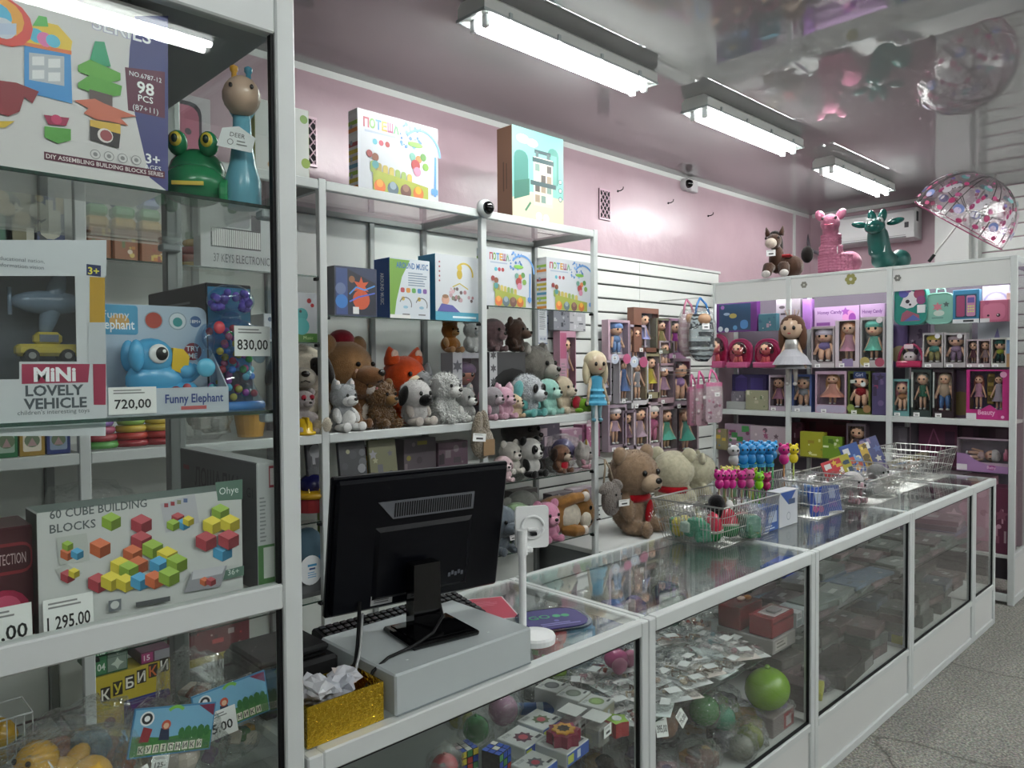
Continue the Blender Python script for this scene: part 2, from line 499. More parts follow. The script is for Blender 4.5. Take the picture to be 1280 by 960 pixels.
cap = MB().box(3.2, WY-.03, 2.372, 5.81, WY-.0005, 2.39).build('cap_strip', 'board', wall_left)
# slats of the back wall, right of the column
for i in range(14):
    z = CZ - .112*(i+1)
    slat_board(wall_back, 0, 1.94+2.5, z, .112, 0, -90, (BX-.001, 1.94, 0))
# white boxed column
mb = MB(); mb.box(7.42, 1.95, 0, BX-.0005, 2.22, CZ); mb.box(7.40, 1.935, CZ-.05, BX-.0005, 2.235, CZ-.0005); mb.box(7.50, 1.90, 0, BX-.0005, 1.9495, CZ)
struct(mb.build('trim_3', 'board'))
mb = MB(); mb.box(W(992, 260, y=WY).x-.02, WY-.014, 2.2, W(992, 260, y=WY).x+.02, WY-.0005, CZ-.04); struct(mb.build('trim_4', 'board'))

# ================================================================== CEILING LAMPS
m = bpy.data.materials.new('tube_light'); m.use_nodes = True; MATS['tube_light'] = m
nt = m.node_tree; nt.nodes.remove(nt.nodes['Principled BSDF'])
em = N(nt, 'ShaderNodeEmission'); em.inputs[0].default_value = (.975, 1, .98, 1); em.inputs[1].default_value = TUBE_POWER
nt.links.new(em.outputs[0], nt.nodes['Material Output'].inputs[0])
finish('lamp_white', 'd0d2cf', .35)
m2_ = m.copy(); m2_.name = 'cabinet_tube'; MATS['cabinet_tube'] = m2_
[n_ for n_ in m2_.node_tree.nodes if n_.type == 'EMISSION'][0].inputs[1].default_value = TUBE_POWER*.45
def ceiling_lamp(x, y, L, label, group='twin fluorescent ceiling lamps'):
    t = thing('ceiling_lamp', label, 'lamp', (x, y, CZ), 0, group)
    hw = .085
    mb = MB(); ring = [(-hw*.75, 0), (-hw, -.02), (-hw, -.068), (hw, -.068), (hw, -.02), (hw*.75, 0)]
    n = len(ring)
    vs = [(0, p[0], p[1]-.0005) for p in ring] + [(L, p[0], p[1]-.0005) for p in ring]
    fs = [(i, (i+1) % n, (i+1) % n+n, i+n) for i in range(n)] + [tuple(range(n)), tuple(reversed(range(n, 2*n)))]
    mb.add(vs, [tuple(reversed(f)) for f in fs]); mb.build('housing', 'lamp_white', t)
    mb = MB()
    for s in (-1, 1): mb.box(-.004, s*hw-.004 if s > 0 else -hw-.004, -.078, L+.004, s*hw+.004, -.066)
    mb.box(-.004, -hw, -.078, .004, hw, -.066); mb.box(L-.004, -hw, -.078, L+.004, hw, -.066)
    mb.build('gasket', 'greymetal', t)
    for s in (-1, 1):
        for i in range(4):
            mb = MB(); xx = L*(.12+.25*i); mb.box(xx-.008, s*(hw+.001) if s > 0 else -hw-.010, -.08, xx+.008, hw+.010 if s > 0 else -hw-.001, -.05)
            mb.build('clip', 'greymetal', t)
    for s in (-1, 1):
        mb = MB(); mb.M = T(.06, s*.038, -.098) @ RY(90); mb.lathe([(.0135, 0), (.0135, L-.12)], 12)
        mb.build('tube', 'tube_light', t, smooth=True)
        for xx in (.05, L-.05):
            mb = MB(); mb.rbox(xx-.012, s*.038-.016, -.118, xx+.012, s*.038+.016, -.068, .004); mb.build('socket', 'white_plastic', t)
    return t
LY = 2.37
ceiling_lamp(2.06, LY, 1.2, 'twin tube ceiling lamp, nearest and largest, at the top of the picture')
ceiling_lamp(3.74, LY, 1.2, 'twin tube ceiling lamp second along the row above the pink wall vent')
ceiling_lamp(5.54, LY+.04, 1.2, 'twin tube ceiling lamp farthest away, above the air conditioner')
for i, x in enumerate((.23, 1.95, 3.7, 5.45)):
    ceiling_lamp(x, -.89, 1.2, ['twin tube ceiling lamp mirrored in the front glass of the left cabinet', 'twin tube ceiling lamp over the shop floor before the middle counter',
      'twin tube ceiling lamp over the shop floor before the far counter', 'twin tube ceiling lamp over the shop floor before the umbrella'][i])
for i, x in enumerate((-1.6,)):
    ceiling_lamp(x, -.89, 1.2, 'twin tube ceiling lamp behind the photographer over the shop floor')
for i, x in enumerate((3.7, 5.45)):  # unseen row added to throw more light on the counter fronts
    ceiling_lamp(x, -2.45, 1.2, 'added unseen twin tube lamp brightening the counter fronts, %s from the left' % ('first', 'second')[i])

# ================================================================== FURNITURE OF ALUMINIUM PROFILE AND GLASS
PW = .036
def bar(t, x0, y0, z0, x1, y1, z1, name='rail', m='alu'):
    """profile bar with a shallow groove look: bevelled box"""
    return MB().rbox(x0, y0, z0, x1, y1, z1, .003).build(name, m, t)
def pane(t, x0, y0, z0, x1, y1, z1, name='glass_pane', m='glass'):
    o = MB().box(x0, y0, z0, x1, y1, z1).build(name, m, t); return o
def gshelf(t, x0, y0, z, x1, y1, th=.006):
    o = pane(t, x0, y0, z-th, x1, y1, z, 'glass_shelf')
    e = .0012
    mb = MB(); mb.box(x0, y0-.0004, z-th, x1, y0-.0001, z); mb.build('shelf_edge', 'glass_edge', o)
    return o

# --- tall glass cabinet at the left, nearest the camera
cx0, cx1, cy0, cy1 = -.43, .652, FY0, FY0+.57
cab = thing('display_cabinet', 'tall white framed glass cabinet in the left foreground', 'display cabinet', (0, 0, 0))
for x in (cx0, cx1-PW):
    bar(cab, x, cy0, 0, x+PW, cy0+PW, 2.34, 'post')
bar(cab, cx1-PW, cy1-.03, 0, cx1, cy1, 2.34, 'post', 'alu_grey'); bar(cab, cx0, cy1-.03, 0, cx0+PW, cy1, 2.34, 'post', 'alu_grey')
for z0, z1 in ((2.175, 2.34), (1.172, 1.216), (.27, .31), (.0, .05)):
    bar(cab, cx0+PW, cy0+.002, z0, cx1-PW, cy0+.03, z1)
    bar(cab, cx1-.03, cy0+PW, z0 if z0 != 2.175 else 2.2, cx1-.004, cy1-.03, z1 if z0 != 2.175 else 2.24, 'side_rail', 'alu')
MB('9a9da0').box(cx0, cy0+.032, 2.178, cx1-.03, cy1, 2.196).build('top_panel', 'matte', cab)
MB().box(cx0+.03, cy0+.01, .05, cx1-.03, cy0+.016, .27).build('kick_panel', 'board', cab)
for z0, z1 in ((1.216, 2.175), (.31, 1.172)):
    pane(cab, cx0+PW, cy0+.012, z0, cx1-PW, cy0+.016, z1)
    pane(cab, cx1-.016, cy0+PW, z0, cx1-.012, cy1-.03, z1 if z1 < 2 else 2.2)
for q in ((cx1-PW-.006, 1.2165, cx1-PW, 2.1745), (cx1-PW-.006, .3105, cx1-PW, 1.1715)): MB().box(q[0], cy0+.008, q[1], q[2], cy0+.020, q[3]).build('gasket', 'blackmatte', cab)
SA, SC, SD, SE = 1.881, 1.523, 1.20, .86
for z in (SA, SC, SD, SE):
    gshelf(cab, cx0+.02, cy0+.022, z, cx1-.03, cy1-.02)
    for yy in (cy0+.02, cy1-.06):
        MB().rbox(cx1-.055, yy, z-.022, cx1-.012, yy+.03, z-.0065, .003).build('shelf_bracket', 'greymetal', cab)

# --- counter of five glass units
def counter_unit(x0, x1, label, shelf=.54, floorz=.232):
    t = thing('counter_unit', label, 'glass counter', (0, 0, 0))
    y0, y1 = FY0, FY0+.57; w = .032
    for x in (x0, x1-w):
        bar(t, x, y0, 0, x+w, y0+.03, CT-.002, 'post'); bar(t, x, y1-.03, 0, x+w, y1, CT-.002, 'post')
    for xa, xb, ya, yb, nm in ((x0+w, x1-w, y0, y0+.03, 'top_rail'), (x0+w, x1-w, y1-.03, y1, 'top_rail'), (x0, x0+.022, y0+.03, y1-.03, 'cross_rail'), (x1-.022, x1, y0+.03, y1-.03, 'cross_rail')):
        bar(t, xa, ya, CT-.042 if nm == 'top_rail' else CT-.025, xb, yb, CT, nm)
    bar(t, x0+w, y0, .215, x1-w, y0+.03, .245, 'middle_rail'); bar(t, x0+w, y0, .0, x1-w, y0+.03, .035, 'bottom_rail')
    MB().box(x0+w, y0+.010, .035, x1-w, y0+.014, .215).build('front_panel', 'board', t)
    pane(t, x0+w, y0+.012, .245, x1-w, y0+.016, CT-.042, 'front_glass')
    MB().box(x0+.01, y0+.031, floorz-.016, x1-.01, y1-.031, floorz).build('floor_board', 'board', t)
    for q in ((x0+w, .2455, x0+w+.006, CT-.043), (x1-w-.006, .2455, x1-w, CT-.043), (x0+w+.006, .2455, x1-w-.006, .2515), (x0+w+.006, CT-.048, x1-w-.006, CT-.043)):
        MB().box(q[0], y0+.008, q[1], q[2], y0+.018, q[3]).build('gasket', 'blackmatte', t)
    MB('a9acab').box(x0+.02, y1-.02, .04, x1-.02, y1-.012, CT-.05).build('rear_panel', 'matte', t)
    pane(t, x0+.012, y0+.026, CT-.005, x1-.012, y1-.026, CT+.0005, 'top_glass')
    if shelf:
        o = gshelf(t, x0+.035, y0+.07, shelf, x1-.035, y1-.035)
    return t
CXS = [.657, 1.699, 2.753, 3.798, 4.811, 5.256]
for i, l in enumerate(('glass counter unit carrying the monitor and the gold box', 'glass counter unit right of the payment stand, with green and yellow balls inside',
        'glass counter unit under the pencils and the plush rabbit basket', 'glass counter unit holding board games, before the far end', 'narrow last glass counter unit at the far end')):
    counter_unit(CXS[i]+.001, CXS[i+1]-.001, l, (.58, .54, .56, .56, .5)[i])

# --- rack along the pink wall, four bays
RKX = [-.17, .715, 1.632, 2.545, 3.43]
RTOP, RMID = 2.385, 1.31
rack = thing('wall_rack', 'long white framed glass rack along the pink wall', 'rack', (0, 0, 0))
for i, x in enumerate(RKX):
    bar(rack, x-.018, RY0, 0, x+.018, RY0+.03, RTOP+.005, 'post')
    bar(rack, x-.015, RY1-.03, 0, x+.015, RY1, RTOP, 'post', 'alu_grey')
    bar(rack, x-.012, RY0+.03, RTOP-.04, x+.012, RY1-.03, RTOP, 'side_rail', 'alu_grey')
for i in range(4):
    xa, xb = RKX[i]+.018, RKX[i+1]-.018
    for z in (RTOP, RMID):
        bar(rack, xa, RY0+.001, z-.04, xb, RY0+.029, z, 'front_rail')
    bar(rack, xa, RY0+.001, .02, xb, RY0+.029, .24, 'kick_rail')
    bar(rack, xa, RY1-.029, RTOP-.04, xb, RY1-.001, RTOP-.01, 'rear_rail', 'alu_grey')
    xm = (xa+xb)/2
    if i < 3: bar(rack, xm+.1, RY1-.028, .25, xm+.13, RY1-.008, RTOP-.04, 'rear_post', 'alu_grey')
    pane(rack, xa-.01, RY0+.03, RTOP-.014, xb+.01, RY1-.03, RTOP-.006, 'glass_top')
    MB().box(xa, RY0+.03, RMID-.03, xb, RY1-.031, RMID-.012).build('shelf_board', 'board', rack)
    MB().box(xa, RY0+.03, .225, xb, RY1-.031, .24).build('base_board', 'board', rack)
    if True:
        MB().box(xa, RY1-.006, .24, xb, RY1-.002, RTOP-.03).build('back_panel', 'slat_board', rack)
RSH = {0: (1.88, 1.0), 1: (1.98, 1.70, .94, .6), 2: (1.818, .97, .6), 3: (1.905, .975, .6)}
for i, zs in RSH.items():
    for z in zs:
        o = gshelf(rack, RKX[i]+.019, RY0+.012, z, RKX[i+1]-.019, RY1-.032)
        for xx in (RKX[i]+.019, RKX[i+1]-.033):
            MB().rbox(xx, RY0+.004, z-.02, xx+.014, RY0+.03, z-.0065, .002).build('shelf_clip', 'blackmatte', rack)

# --- cabinet across the back of the shop, with light header panels
KY = [3.43, 2.76, 2.0, 1.24]
KZ = (1.86, 1.56, 1.21, .86)
bc = thing('display_rack', 'white framed glass toy cabinet across the back of the shop', 'display cabinet', (0, 0, 0))
for i, y in enumerate(KY):
    bar(bc, KX, y-.019, 0, KX+.03, y+.019, 2.285, 'post'); bar(bc, KX1-.03, y-.015, 0, KX1, y+.015, 2.285, 'post', 'alu')
for i in range(3):
    ya, yb = KY[i+1]+.019, KY[i]-.019
    bar(bc, KX+.001, ya, 2.262, KX+.029, yb, 2.285, 'top_rail')
    MB().box(KX+.008, ya, 2.105, KX+.014, yb, 2.262).build('header_panel', 'board', bc)
    bar(bc, KX+.001, ya, KZ[2]-.042, KX+.029, yb, KZ[2], 'middle_rail')
    bar(bc, KX+.001, ya, .02, KX+.029, yb, .07, 'bottom_rail')
    MB().box(KX+.03, ya, KZ[2]-.03, KX1-.03, yb, KZ[2]-.008).build('shelf_board', 'board', bc)
    MB('6d6470').box(KX1-.006, ya, .07, KX1-.002, yb, 2.25).build('back_panel', 'matte', bc)
    MB().box(KX+.016, ya, 2.25, KX1-.03, yb, 2.258).build('top_board', 'board', bc)
    MB().box(KX+.03, ya, .30, KX1-.03, yb, .318).build('base_board', 'board', bc)
    for z in (KZ[0], KZ[1], KZ[3]):
        pane(bc, KX+.012, ya+.002, z-.006, KX1-.034, yb-.002, z, 'glass_shelf')
    lm = MB(); lm.M = T(KX+.05, ya+.02, 2.17) @ RX(-90); lm.lathe([(.011, 0), (.011, yb-ya-.04)], 10)
    lm.build('light_tube', 'cabinet_tube', bc, smooth=True)
    MB().box(KX+.03, ya+.01, 2.19, KX+.075, yb-.01, 2.215).build('tube_holder', 'lamp_white', bc)
# its open right side: glass with a low panel
pane(bc, KX+.03, KY[3]-.004, .33, KX1-.03, KY[3], 2.2, 'side_glass')
MB().box(KX+.03, KY[3]-.006, .05, KX1-.03, KY[3]-.002, .31).build('side_panel', 'board', bc)
bar(bc, KX+.03, KY[3]-.015, .30, KX1-.03, KY[3]+.015, .335, 'side_rail'); bar(bc, KX+.03, KY[3]-.015, 0, KX1-.03, KY[3]+.015, .05, 'side_rail')
bar(bc, KX+.03, KY[3]-.015, 2.245, KX1-.03, KY[3]+.015, 2.285, 'side_rail')
# six-petal stickers on the header
for px, py, r, c in ((1005, 356, .026, '77776e'), (1063.5, 349, .042, '85834a'), (1122, 347.5, .024, '6a6a66')):
    p = W(px, py, x=KX+.008)
    a = Art(2, 1, T(KX+.0078, p.y, p.z) @ RZ(-90))
    for k in range(6):
        q = R(60*k); a.circ(.5+r*.62*math.cos(q)/2, r*.62*math.sin(q), r*.42, c, 10)
    a.circ(.5, 0, r*.3, 'b9b9b0', 8)
    o = a.mb.build('flower_sticker', 'print', bc)
# ================================================================== BUILDERS FOR GOODS
def fit(l, r, t, z=None, b=None, y=None, x=None):
    """front rectangle of a thing: where its picture edges meet a vertical plane of the shop"""
    bb = b if b is not None else t + 40
    py = (t+bb)/2; pm = (l+r)/2
    if y is not None:
        a, c = W(l, py, y=y), W(r, py, y=y); w = c.x-a.x
        zz = z if z is not None else W(pm, b, y=y).z
        loc = Vector(((a.x+c.x)/2, y, zz)); h = W(pm, t, y=y).z - zz; rz = 0
    else:
        a, c = W(l, py, x=x), W(r, py, x=x); w = a.y-c.y
        zz = z if z is not None else W(pm, b, x=x).z
        loc = Vector((x, (a.y+c.y)/2, zz)); h = W(pm, t, x=x).z - zz; rz = -90
    return loc, rz, w, h
def rnd_art(a, pal, seed, n=9, base=None, u0=.06, v0=.08, u1=.94, v1=.92):
    """busy little printed picture"""
    rn = random.Random(seed)
    if base: a.rect(.015, .015, .985, .985, base)
    for i in range(n):
        u = u0+(u1-u0)*rn.random(); v = v0+(v1-v0)*rn.random(); c = rn.choice(pal); q = rn.random()
        if q < .35: a.circ(u, v, .03+.07*rn.random(), c, 10)
        elif q < .6: a.star(u, v, .04+.08*rn.random(), c, 5)
        else:
            du = .04+.12*rn.random(); dv = .03+.09*rn.random(); a.rect(max(u-du, .02), max(v-dv, .02), min(u+du, .98), min(v+dv, .98), c)
    return a
def carton(name, label, cat, F, d, col='d8d8d8', art=None, side=None, top=None, left=None, right=None, rz=0, group=None, rx=0, parent=None, m='print'):
    loc, r0, w, h = F
    t = thing(name, label, cat, group=group, M=T(*loc) @ RZ(r0+rz) @ RX(rx))
    mb = MB(col); mb.rbox(-w/2, 0, 0, w/2, d, h, min(.002, w*.05))
    if side is not None or top is not None:
        for i, f in enumerate(mb.f):
            p = [Vector(mb.v[q]) for q in f]; n = (p[1]-p[0]).cross(p[2]-p[0])
            if abs(n.x) > abs(n.y) and abs(n.x) > abs(n.z) and side is not None: mb.c[i] = H(side)
            if n.z > abs(n.x) and n.z > abs(n.y) and top is not None: mb.c[i] = H(top)
    body = mb.build('carton', m, t)
    if art:
        a = Art(w, h); art(a); a.build(t, 'front_print')
    if left:
        a = Art(d, h, T(-w/2, d/2, 0) @ RZ(-90)); left(a); a.build(t, 'side_print')
    if right:
        a = Art(d, h, T(w/2, d/2, 0) @ RZ(90)); right(a); a.build(t, 'side_print')
    t['w'] = w; t['h'] = h
    return t
def winbox(name, label, cat, F, d, col='d8d8d8', inner='c9a3b8', win=(.08, .12, .92, .92), art=None, rz=0, group=None, shape='rect', side=None):
    """window box: shell with an opening, back card and clear front"""
    loc, r0, w, h = F
    t = thing(name, label, cat, group=group, M=T(*loc) @ RZ(r0+rz))
    u0, v0, u1, v1 = win; th = .002
    X = lambda u: (u-.5)*w
    mb = MB(col)
    for (a, bb, c, dd) in ((0, 0, 1, v0), (0, v1, 1, 1), (0, v0, u0, v1), (u1, v0, 1, v1)):
        if (c-a) > 1e-4 and (dd-bb) > 1e-4: mb.box(X(a), 0, bb*h, X(c), th, dd*h)
    sc = side if side is not None else col
    mb.box(-w/2, th, 0, -w/2+th, d, h, sc); mb.box(w/2-th, th, 0, w/2, d, h, sc)
    mb.box(-w/2+th, th, 0, w/2-th, d, th, col); mb.box(-w/2+th, th, h-th, w/2-th, d, h, sc)
    mb.box(-w/2+th, d-th, th, w/2-th, d, h-th, inner)
    mb.build('carton', 'print', t)
    MB().box(X(u0), .0008, v0*h, X(u1), .0014, v1*h).build('window', 'clear', t)
    if art:
        a = Art(w, h); art(a); a.build(t, 'front_print')
    t['w'] = w; t['h'] = h
    return t
def doll(parent, M, h, skin='dbb093', hair='5a3a22', dress='c78fae', hr=.13, style='dress', hat=None, shoe='d9d9d9', long=.35, pants=None, sleeve=None, name='doll', flare=.19, arms=18, hairm='hair'):
    """toy doll h high, front towards -y"""
    mb = MB(skin); mb.M = M @ S(h)
    zc = 1-hr*1.08
    mb.ell(0, 0, zc, hr, hr*.93, hr*1.06)
    baby = style in ('baby', 'suit'); zs = zc-hr*1.12
    tw = .13 if baby else .085
    zl = .36 if baby else .46
    mb.ell(0, 0, (zs+zl)/2, tw, tw*.72, (zs-zl)/2*1.18, nu=12, nv=8)
    lc = pants or skin; ac = sleeve or skin
    for s in (-1, 1):
        q = R(arms)
        L = .30 if baby else .36
        p0 = (s*tw*.9, 0, zs-.03); p1 = (s*(tw*.9+L*.5*math.sin(q)), -.02, zs-.03-L*.5*math.cos(q)); p2 = (s*(tw*.9+L*math.sin(q)), -.06, zs-.03-L*math.cos(q))
        r = .048 if baby else .027
        mb.tube([p0, p1, p2], [r, r*.9, r*.7], 7, col=ac); mb.ell(p2[0], p2[1], p2[2]-r*.4, r*.85, r*.8, r*1.1, nu=8, nv=6)
        rl = .07 if baby else .04
        mb.tube([(s*tw*.55, 0, zl+.04), (s*tw*.62, -.01, zl*.5), (s*tw*.62, 0, .05)], [rl, rl*.9, rl*.62], 8, col=lc)
        mb.ell(s*tw*.62, -.03, .028, rl*.8, rl*1.35, .03, col=shoe, nu=8, nv=6)
    o = mb.build(name, 'plastic', parent, smooth=True)
    e = MB('17110f'); e.M = M @ S(h)
    for s in (-1, 1): e.ell(s*hr*.38, -hr*.84, zc-.02*hr, hr*.16, hr*.1, hr*.2, nu=8, nv=6)
    e.ell(0, -hr*.9, zc-hr*.5, hr*.16, hr*.06, hr*.06, col='b04a55', nu=8, nv=5)
    e.build('face', 'plastic', o, smooth=True)
    if hair:
        g = MB(hair); g.M = M @ S(h)
        g.ell(0, hr*.2, zc+hr*.18, hr*1.1, hr*1.02, hr*1.05)
        if long:
            for s in (-1, 1): g.ell(s*hr*.92, hr*.18, zc-long*.45, hr*.36, hr*.42, long*.62, nu=10)
            g.ell(0, hr*.7, zc-long*.4, hr*.85, hr*.4, long*.75, nu=10)
        g.build('hair', hairm, o, smooth=True)
    if hat:
        g = MB(hat); g.M = M @ S(h)
        g.ell(0, hr*.12, zc+hr*.45, hr*1.16, hr*1.12, hr*.82); g.build('hat', 'cloth', o, smooth=True)
    if style == 'dress':
        g = MB(dress); g.M = M @ S(h)
        zh = .24 if flare > .15 else .36
        P = [(flare, zh), (flare*.97, zh+.02), (flare*.62, (zh+zl)/2+.06), (tw*1.06, zl+.1), (tw*1.12, (zs+zl)/2+.06), (tw*.95, zs-.01), (tw*.5, zs+.005)]
        vs = []; fs = []; n = 24
        for j, (rr, z) in enumerate(P):
            for i in range(n):
                a = 2*PI*i/n; k = rr*(1+(.07*math.cos(8*a) if j < 3 else 0))
                vs.append((k*math.cos(a), k*.78*math.sin(a), z))
        for j in range(len(P)-1):
            for i in range(n): fs.append((j*n+i, j*n+(i+1) % n, (j+1)*n+(i+1) % n, (j+1)*n+i))
        g.add(vs, fs); g.build('dress', 'cloth', o, smooth=True)
    elif dress:
        g = MB(dress); g.M = M @ S(h)
        g.ell(0, 0, (zs+zl)/2+.01, tw*1.14, tw*.86, (zs-zl)/2*1.22, nu=12, nv=8)
        g.build('shirt', 'cloth', o, smooth=True)
    return o
def doll_box(label, F, d=.07, col='d8cdd4', inner='c49fb5', win=(.08, .14, .92, .94), art=None, group=None, fill=.97, tagtxt=True, name='boxed_doll', rz=0, side=None, **kw):
    t = winbox(name, label, 'doll', F, d, col, inner, win, art, rz=rz, group=group, side=side)
    w, h = t['w'], t['h']
    hh = h*(win[3]-win[1])*fill
    hh = min(hh, w*3.4)
    kx = min(1.45, max(1.0, w*.86/(hh*.44)))
    doll(t, T(0, d*.5, win[1]*h+.003) @ S(kx, 1.0, 1), hh, **kw)
    if tagtxt: price(t, -w*.22, -.002, .002, min(.04, w*.4), h*.085)
    return t

def plush(name, label, loc, rz, h, c, ear='round', earc=None, earin=None, muz=None, nose='15110f', eyes='0a0808', eyer=.085, head=.27, belly=None, limb=None, arms=None,
          furry=0.0, patch=None, group=None, snout=.5, cat='plush toy', scarf=None, pose='sit', tagc=None, turn=0, tail=None, M=None, fat=1.0, hy=-.03, eyewhite=None, mouth=True):
    """seated stuffed toy of height h facing -y"""
    t = thing(name, label, cat, group=group, M=M if M is not None else T(*loc) @ RZ(rz))
    hz = (1-head*1.0)*h if ear not in ('long',) else (1-head*1.0)*h
    hr = head*h
    legs, armsl = [], []
    b = MB(c)
    b.ell(0, 0, .27*h, .22*h*fat, .19*h*fat, .27*h)
    def limbs(mb, s, which):
        if which == 'leg':
            mb.ell(s*.17*h, -.20*h, .085*h, .09*h*fat, .19*h, .085*h, rot=RZ(-s*18)); mb.ell(s*.21*h, -.36*h, .10*h, .085*h*fat, .05*h, .10*h)
        else:
            mb.ell(s*.23*h, -.10*h, .33*h, .075*h*fat, .09*h, .18*h, rot=RY(-s*18) @ RX(-28))
    if limb is None:
        for s in (-1, 1): limbs(b, s, 'leg')
    if arms is None and limb is None:
        for s in (-1, 1): limbs(b, s, 'arm')
    HM = T(0, hy*h, hz) @ RZ(turn)
    hb = MB(c); hb.M = HM
    hb.ell(0, 0, 0, hr*1.02, hr*.93, hr*.92)
    b.v and b.add(hb.v, hb.f)
    o = b.build('body', 'shag' if furry > .5 else 'plush', t, smooth=True, color=c)
    rm = o.modifiers.new('skin', 'REMESH'); rm.mode = 'VOXEL'; rm.voxel_size = h*.026; rm.use_smooth_shade = True
    sm = o.modifiers.new('soft', 'SMOOTH'); sm.iterations = 4; sm.factor = .5
    if furry:
        tx = bpy.data.textures.get('fur') or bpy.data.textures.new('fur', 'CLOUDS'); tx.noise_scale = .018; tx.noise_depth = 2
        dm = o.modifiers.new('fur', 'DISPLACE'); dm.texture = tx; dm.strength = .05*h*furry; dm.mid_level = .45; dm.texture_coords = 'LOCAL'
    rn = random.Random(int(h*1e5)); fm = MB(c); L = h*(.022+.04*furry)*(.5 if h > .3 else 1); base = H(c); src = []
    for f_ in o_faces(b): src.append(f_)
    nsp = int((900 if h < .3 else 7000)*(1+.6*furry)); wts = [(q[1]-q[0]).cross(q[2]-q[0]).length for q in src]
    for p0, p1, p2 in rn.choices(src, wts, k=nsp):
        r1, r2 = rn.random(), rn.random()
        if r1+r2 > 1: r1, r2 = 1-r1, 1-r2
        p = p0+(p1-p0)*r1+(p2-p0)*r2; n_ = (p1-p0).cross(p2-p0)
        if n_.length < 1e-12: continue
        n_.normalize(); d_ = (n_+Vector((rn.random()-.5, rn.random()-.5, -.35+rn.random()*.5))*1.3).normalized(); tw = n_.cross(Vector((rn.random()-.5, rn.random()-.5, rn.random()-.5))).normalized()*h*(.006+.004*furry)*(.6 if h > .3 else 1)
        k_ = .85+.3*rn.random(); p = p-n_*h*.012
        fm.add([tuple(p-tw), tuple(p+tw), tuple(p+d_*(L+h*.012))], [(0, 1, 2)], tuple(min(1, q*k_) for q in base[:3])+(1,))
    fm.build('fur', 'plush_c', o, kind='stuff')
    if limb or arms:
        for s in (-1, 1):
            for which, cc in (('leg', limb), ('arm', arms or limb)):
                if cc is None: continue
                mb = MB(cc); limbs(mb, s, which); mb.build(which, 'plush', t, smooth=True, color=cc)
    # head features ride in a turned frame

    def part(mb, nm, m, col, par=t):
        mb.v = [tuple(HM @ Vector(v)) for v in mb.v]; return mb.build(nm, m, par, smooth=True, color=col)
    for s in (-1, 1):


        e = _ear(ear, s, hr, earc or c)
        if e:
            eo = part(e, 'ear', 'plush', earc or c)
            if earin:
                z, x, y = {'round': (.72, .78, -.15), 'point': (.95, .68, -.22), 'long': (1.35, .45, -.12), 'flop': (.05, 1, -.3), 'elephant': (.05, 1.15, 0)}[ear]
                part(MB(earin).ell(s*hr*x, hr*y, hr*z, hr*.2, hr*.08, hr*(.22 if ear != 'long' else .5)), 'ear_lining', 'plush', earin, eo)
    mzc = muz or c
    mo = part(MB(mzc).ell(0, -hr*.82, -hr*.28, hr*.46, hr*snout, hr*.36), 'muzzle', 'plush', mzc)
    ny = -hr*(.82+snout*.92)
    part(MB(nose).ell(0, ny, -hr*.16, hr*.16, hr*.1, hr*.12, nu=10, nv=7), 'nose', 'plastic_o', nose)
    if mouth: part(MB('2a1a16').tube([(-hr*.16, ny+hr*.06, -hr*.46), (0, ny+hr*.0, -hr*.40), (hr*.16, ny+hr*.06, -hr*.46)], hr*.022, 5), 'mouth', 'plastic_o', '2a1a16', mo)
    for s in (-1, 1):
        if eyewhite: part(MB(eyewhite).ell(s*hr*.4, -hr*.78, hr*.1, hr*eyer*2.1, hr*.12, hr*eyer*2.3, nu=10, nv=7), 'eye_patch', 'plush', eyewhite)
        part(MB(eyes).ell(s*hr*.38, -hr*.87 - (hr*.06 if eyewhite else 0), hr*.12, hr*eyer*1.25, hr*.09, hr*eyer*1.35, nu=10, nv=7), 'eye', 'plastic_o', eyes)
    if belly: MB(belly).ell(0, -.10*h*fat, .26*h, .15*h*fat, .115*h*fat, .19*h).build('belly', 'plush', t, smooth=True, color=belly)
    if patch:
        for (x, y, z, rx, ry, rzz, cc) in patch: part(MB(cc).ell(x*hr, y*hr, z*hr, rx*hr, ry*hr, rzz*hr), 'patch', 'plush', cc)
    if scarf:
        sc = MB(scarf); n = 16
        sc.tube([(.19*h*math.cos(2*PI*i/n), .17*h*math.sin(2*PI*i/n)-.02*h, hz-hr*.88) for i in range(n)], .055*h, 7, closed=True)
        sc.ell(.03*h, -.245*h, hz-hr*1.4, .075*h, .03*h, .15*h, rot=RX(8)); so = sc.build('scarf', 'plush_c', t, smooth=True)
        dots = MB('efe6e6'); rn = random.Random(3)
        for i in range(14): dots.ell(.03*h+(rn.random()-.5)*.09*h, -.272*h, hz-hr*(1.2+.42*rn.random()), .008*h, .006*h, .008*h, nu=6, nv=4)
        dots.build('dots', 'plush_c', so, smooth=True)
    if tail: MB(tail).ell(.2*h, .2*h, .1*h, .05*h, .05*h, .2*h, rot=RY(40)).build('tail', 'plush', t, smooth=True, color=tail)
    if tagc: price(t, 0.12*h, -.28*h, .28*h, .16*h, .1*h, rx=-15, col=tagc)
    return t
def o_faces(b):
    out = []
    for f in b.f:
        p = [Vector(b.v[q]) for q in f]
        out.append((p[0], p[1], p[2]))
        if len(p) == 4: out.append((p[0], p[2], p[3]))
    return out
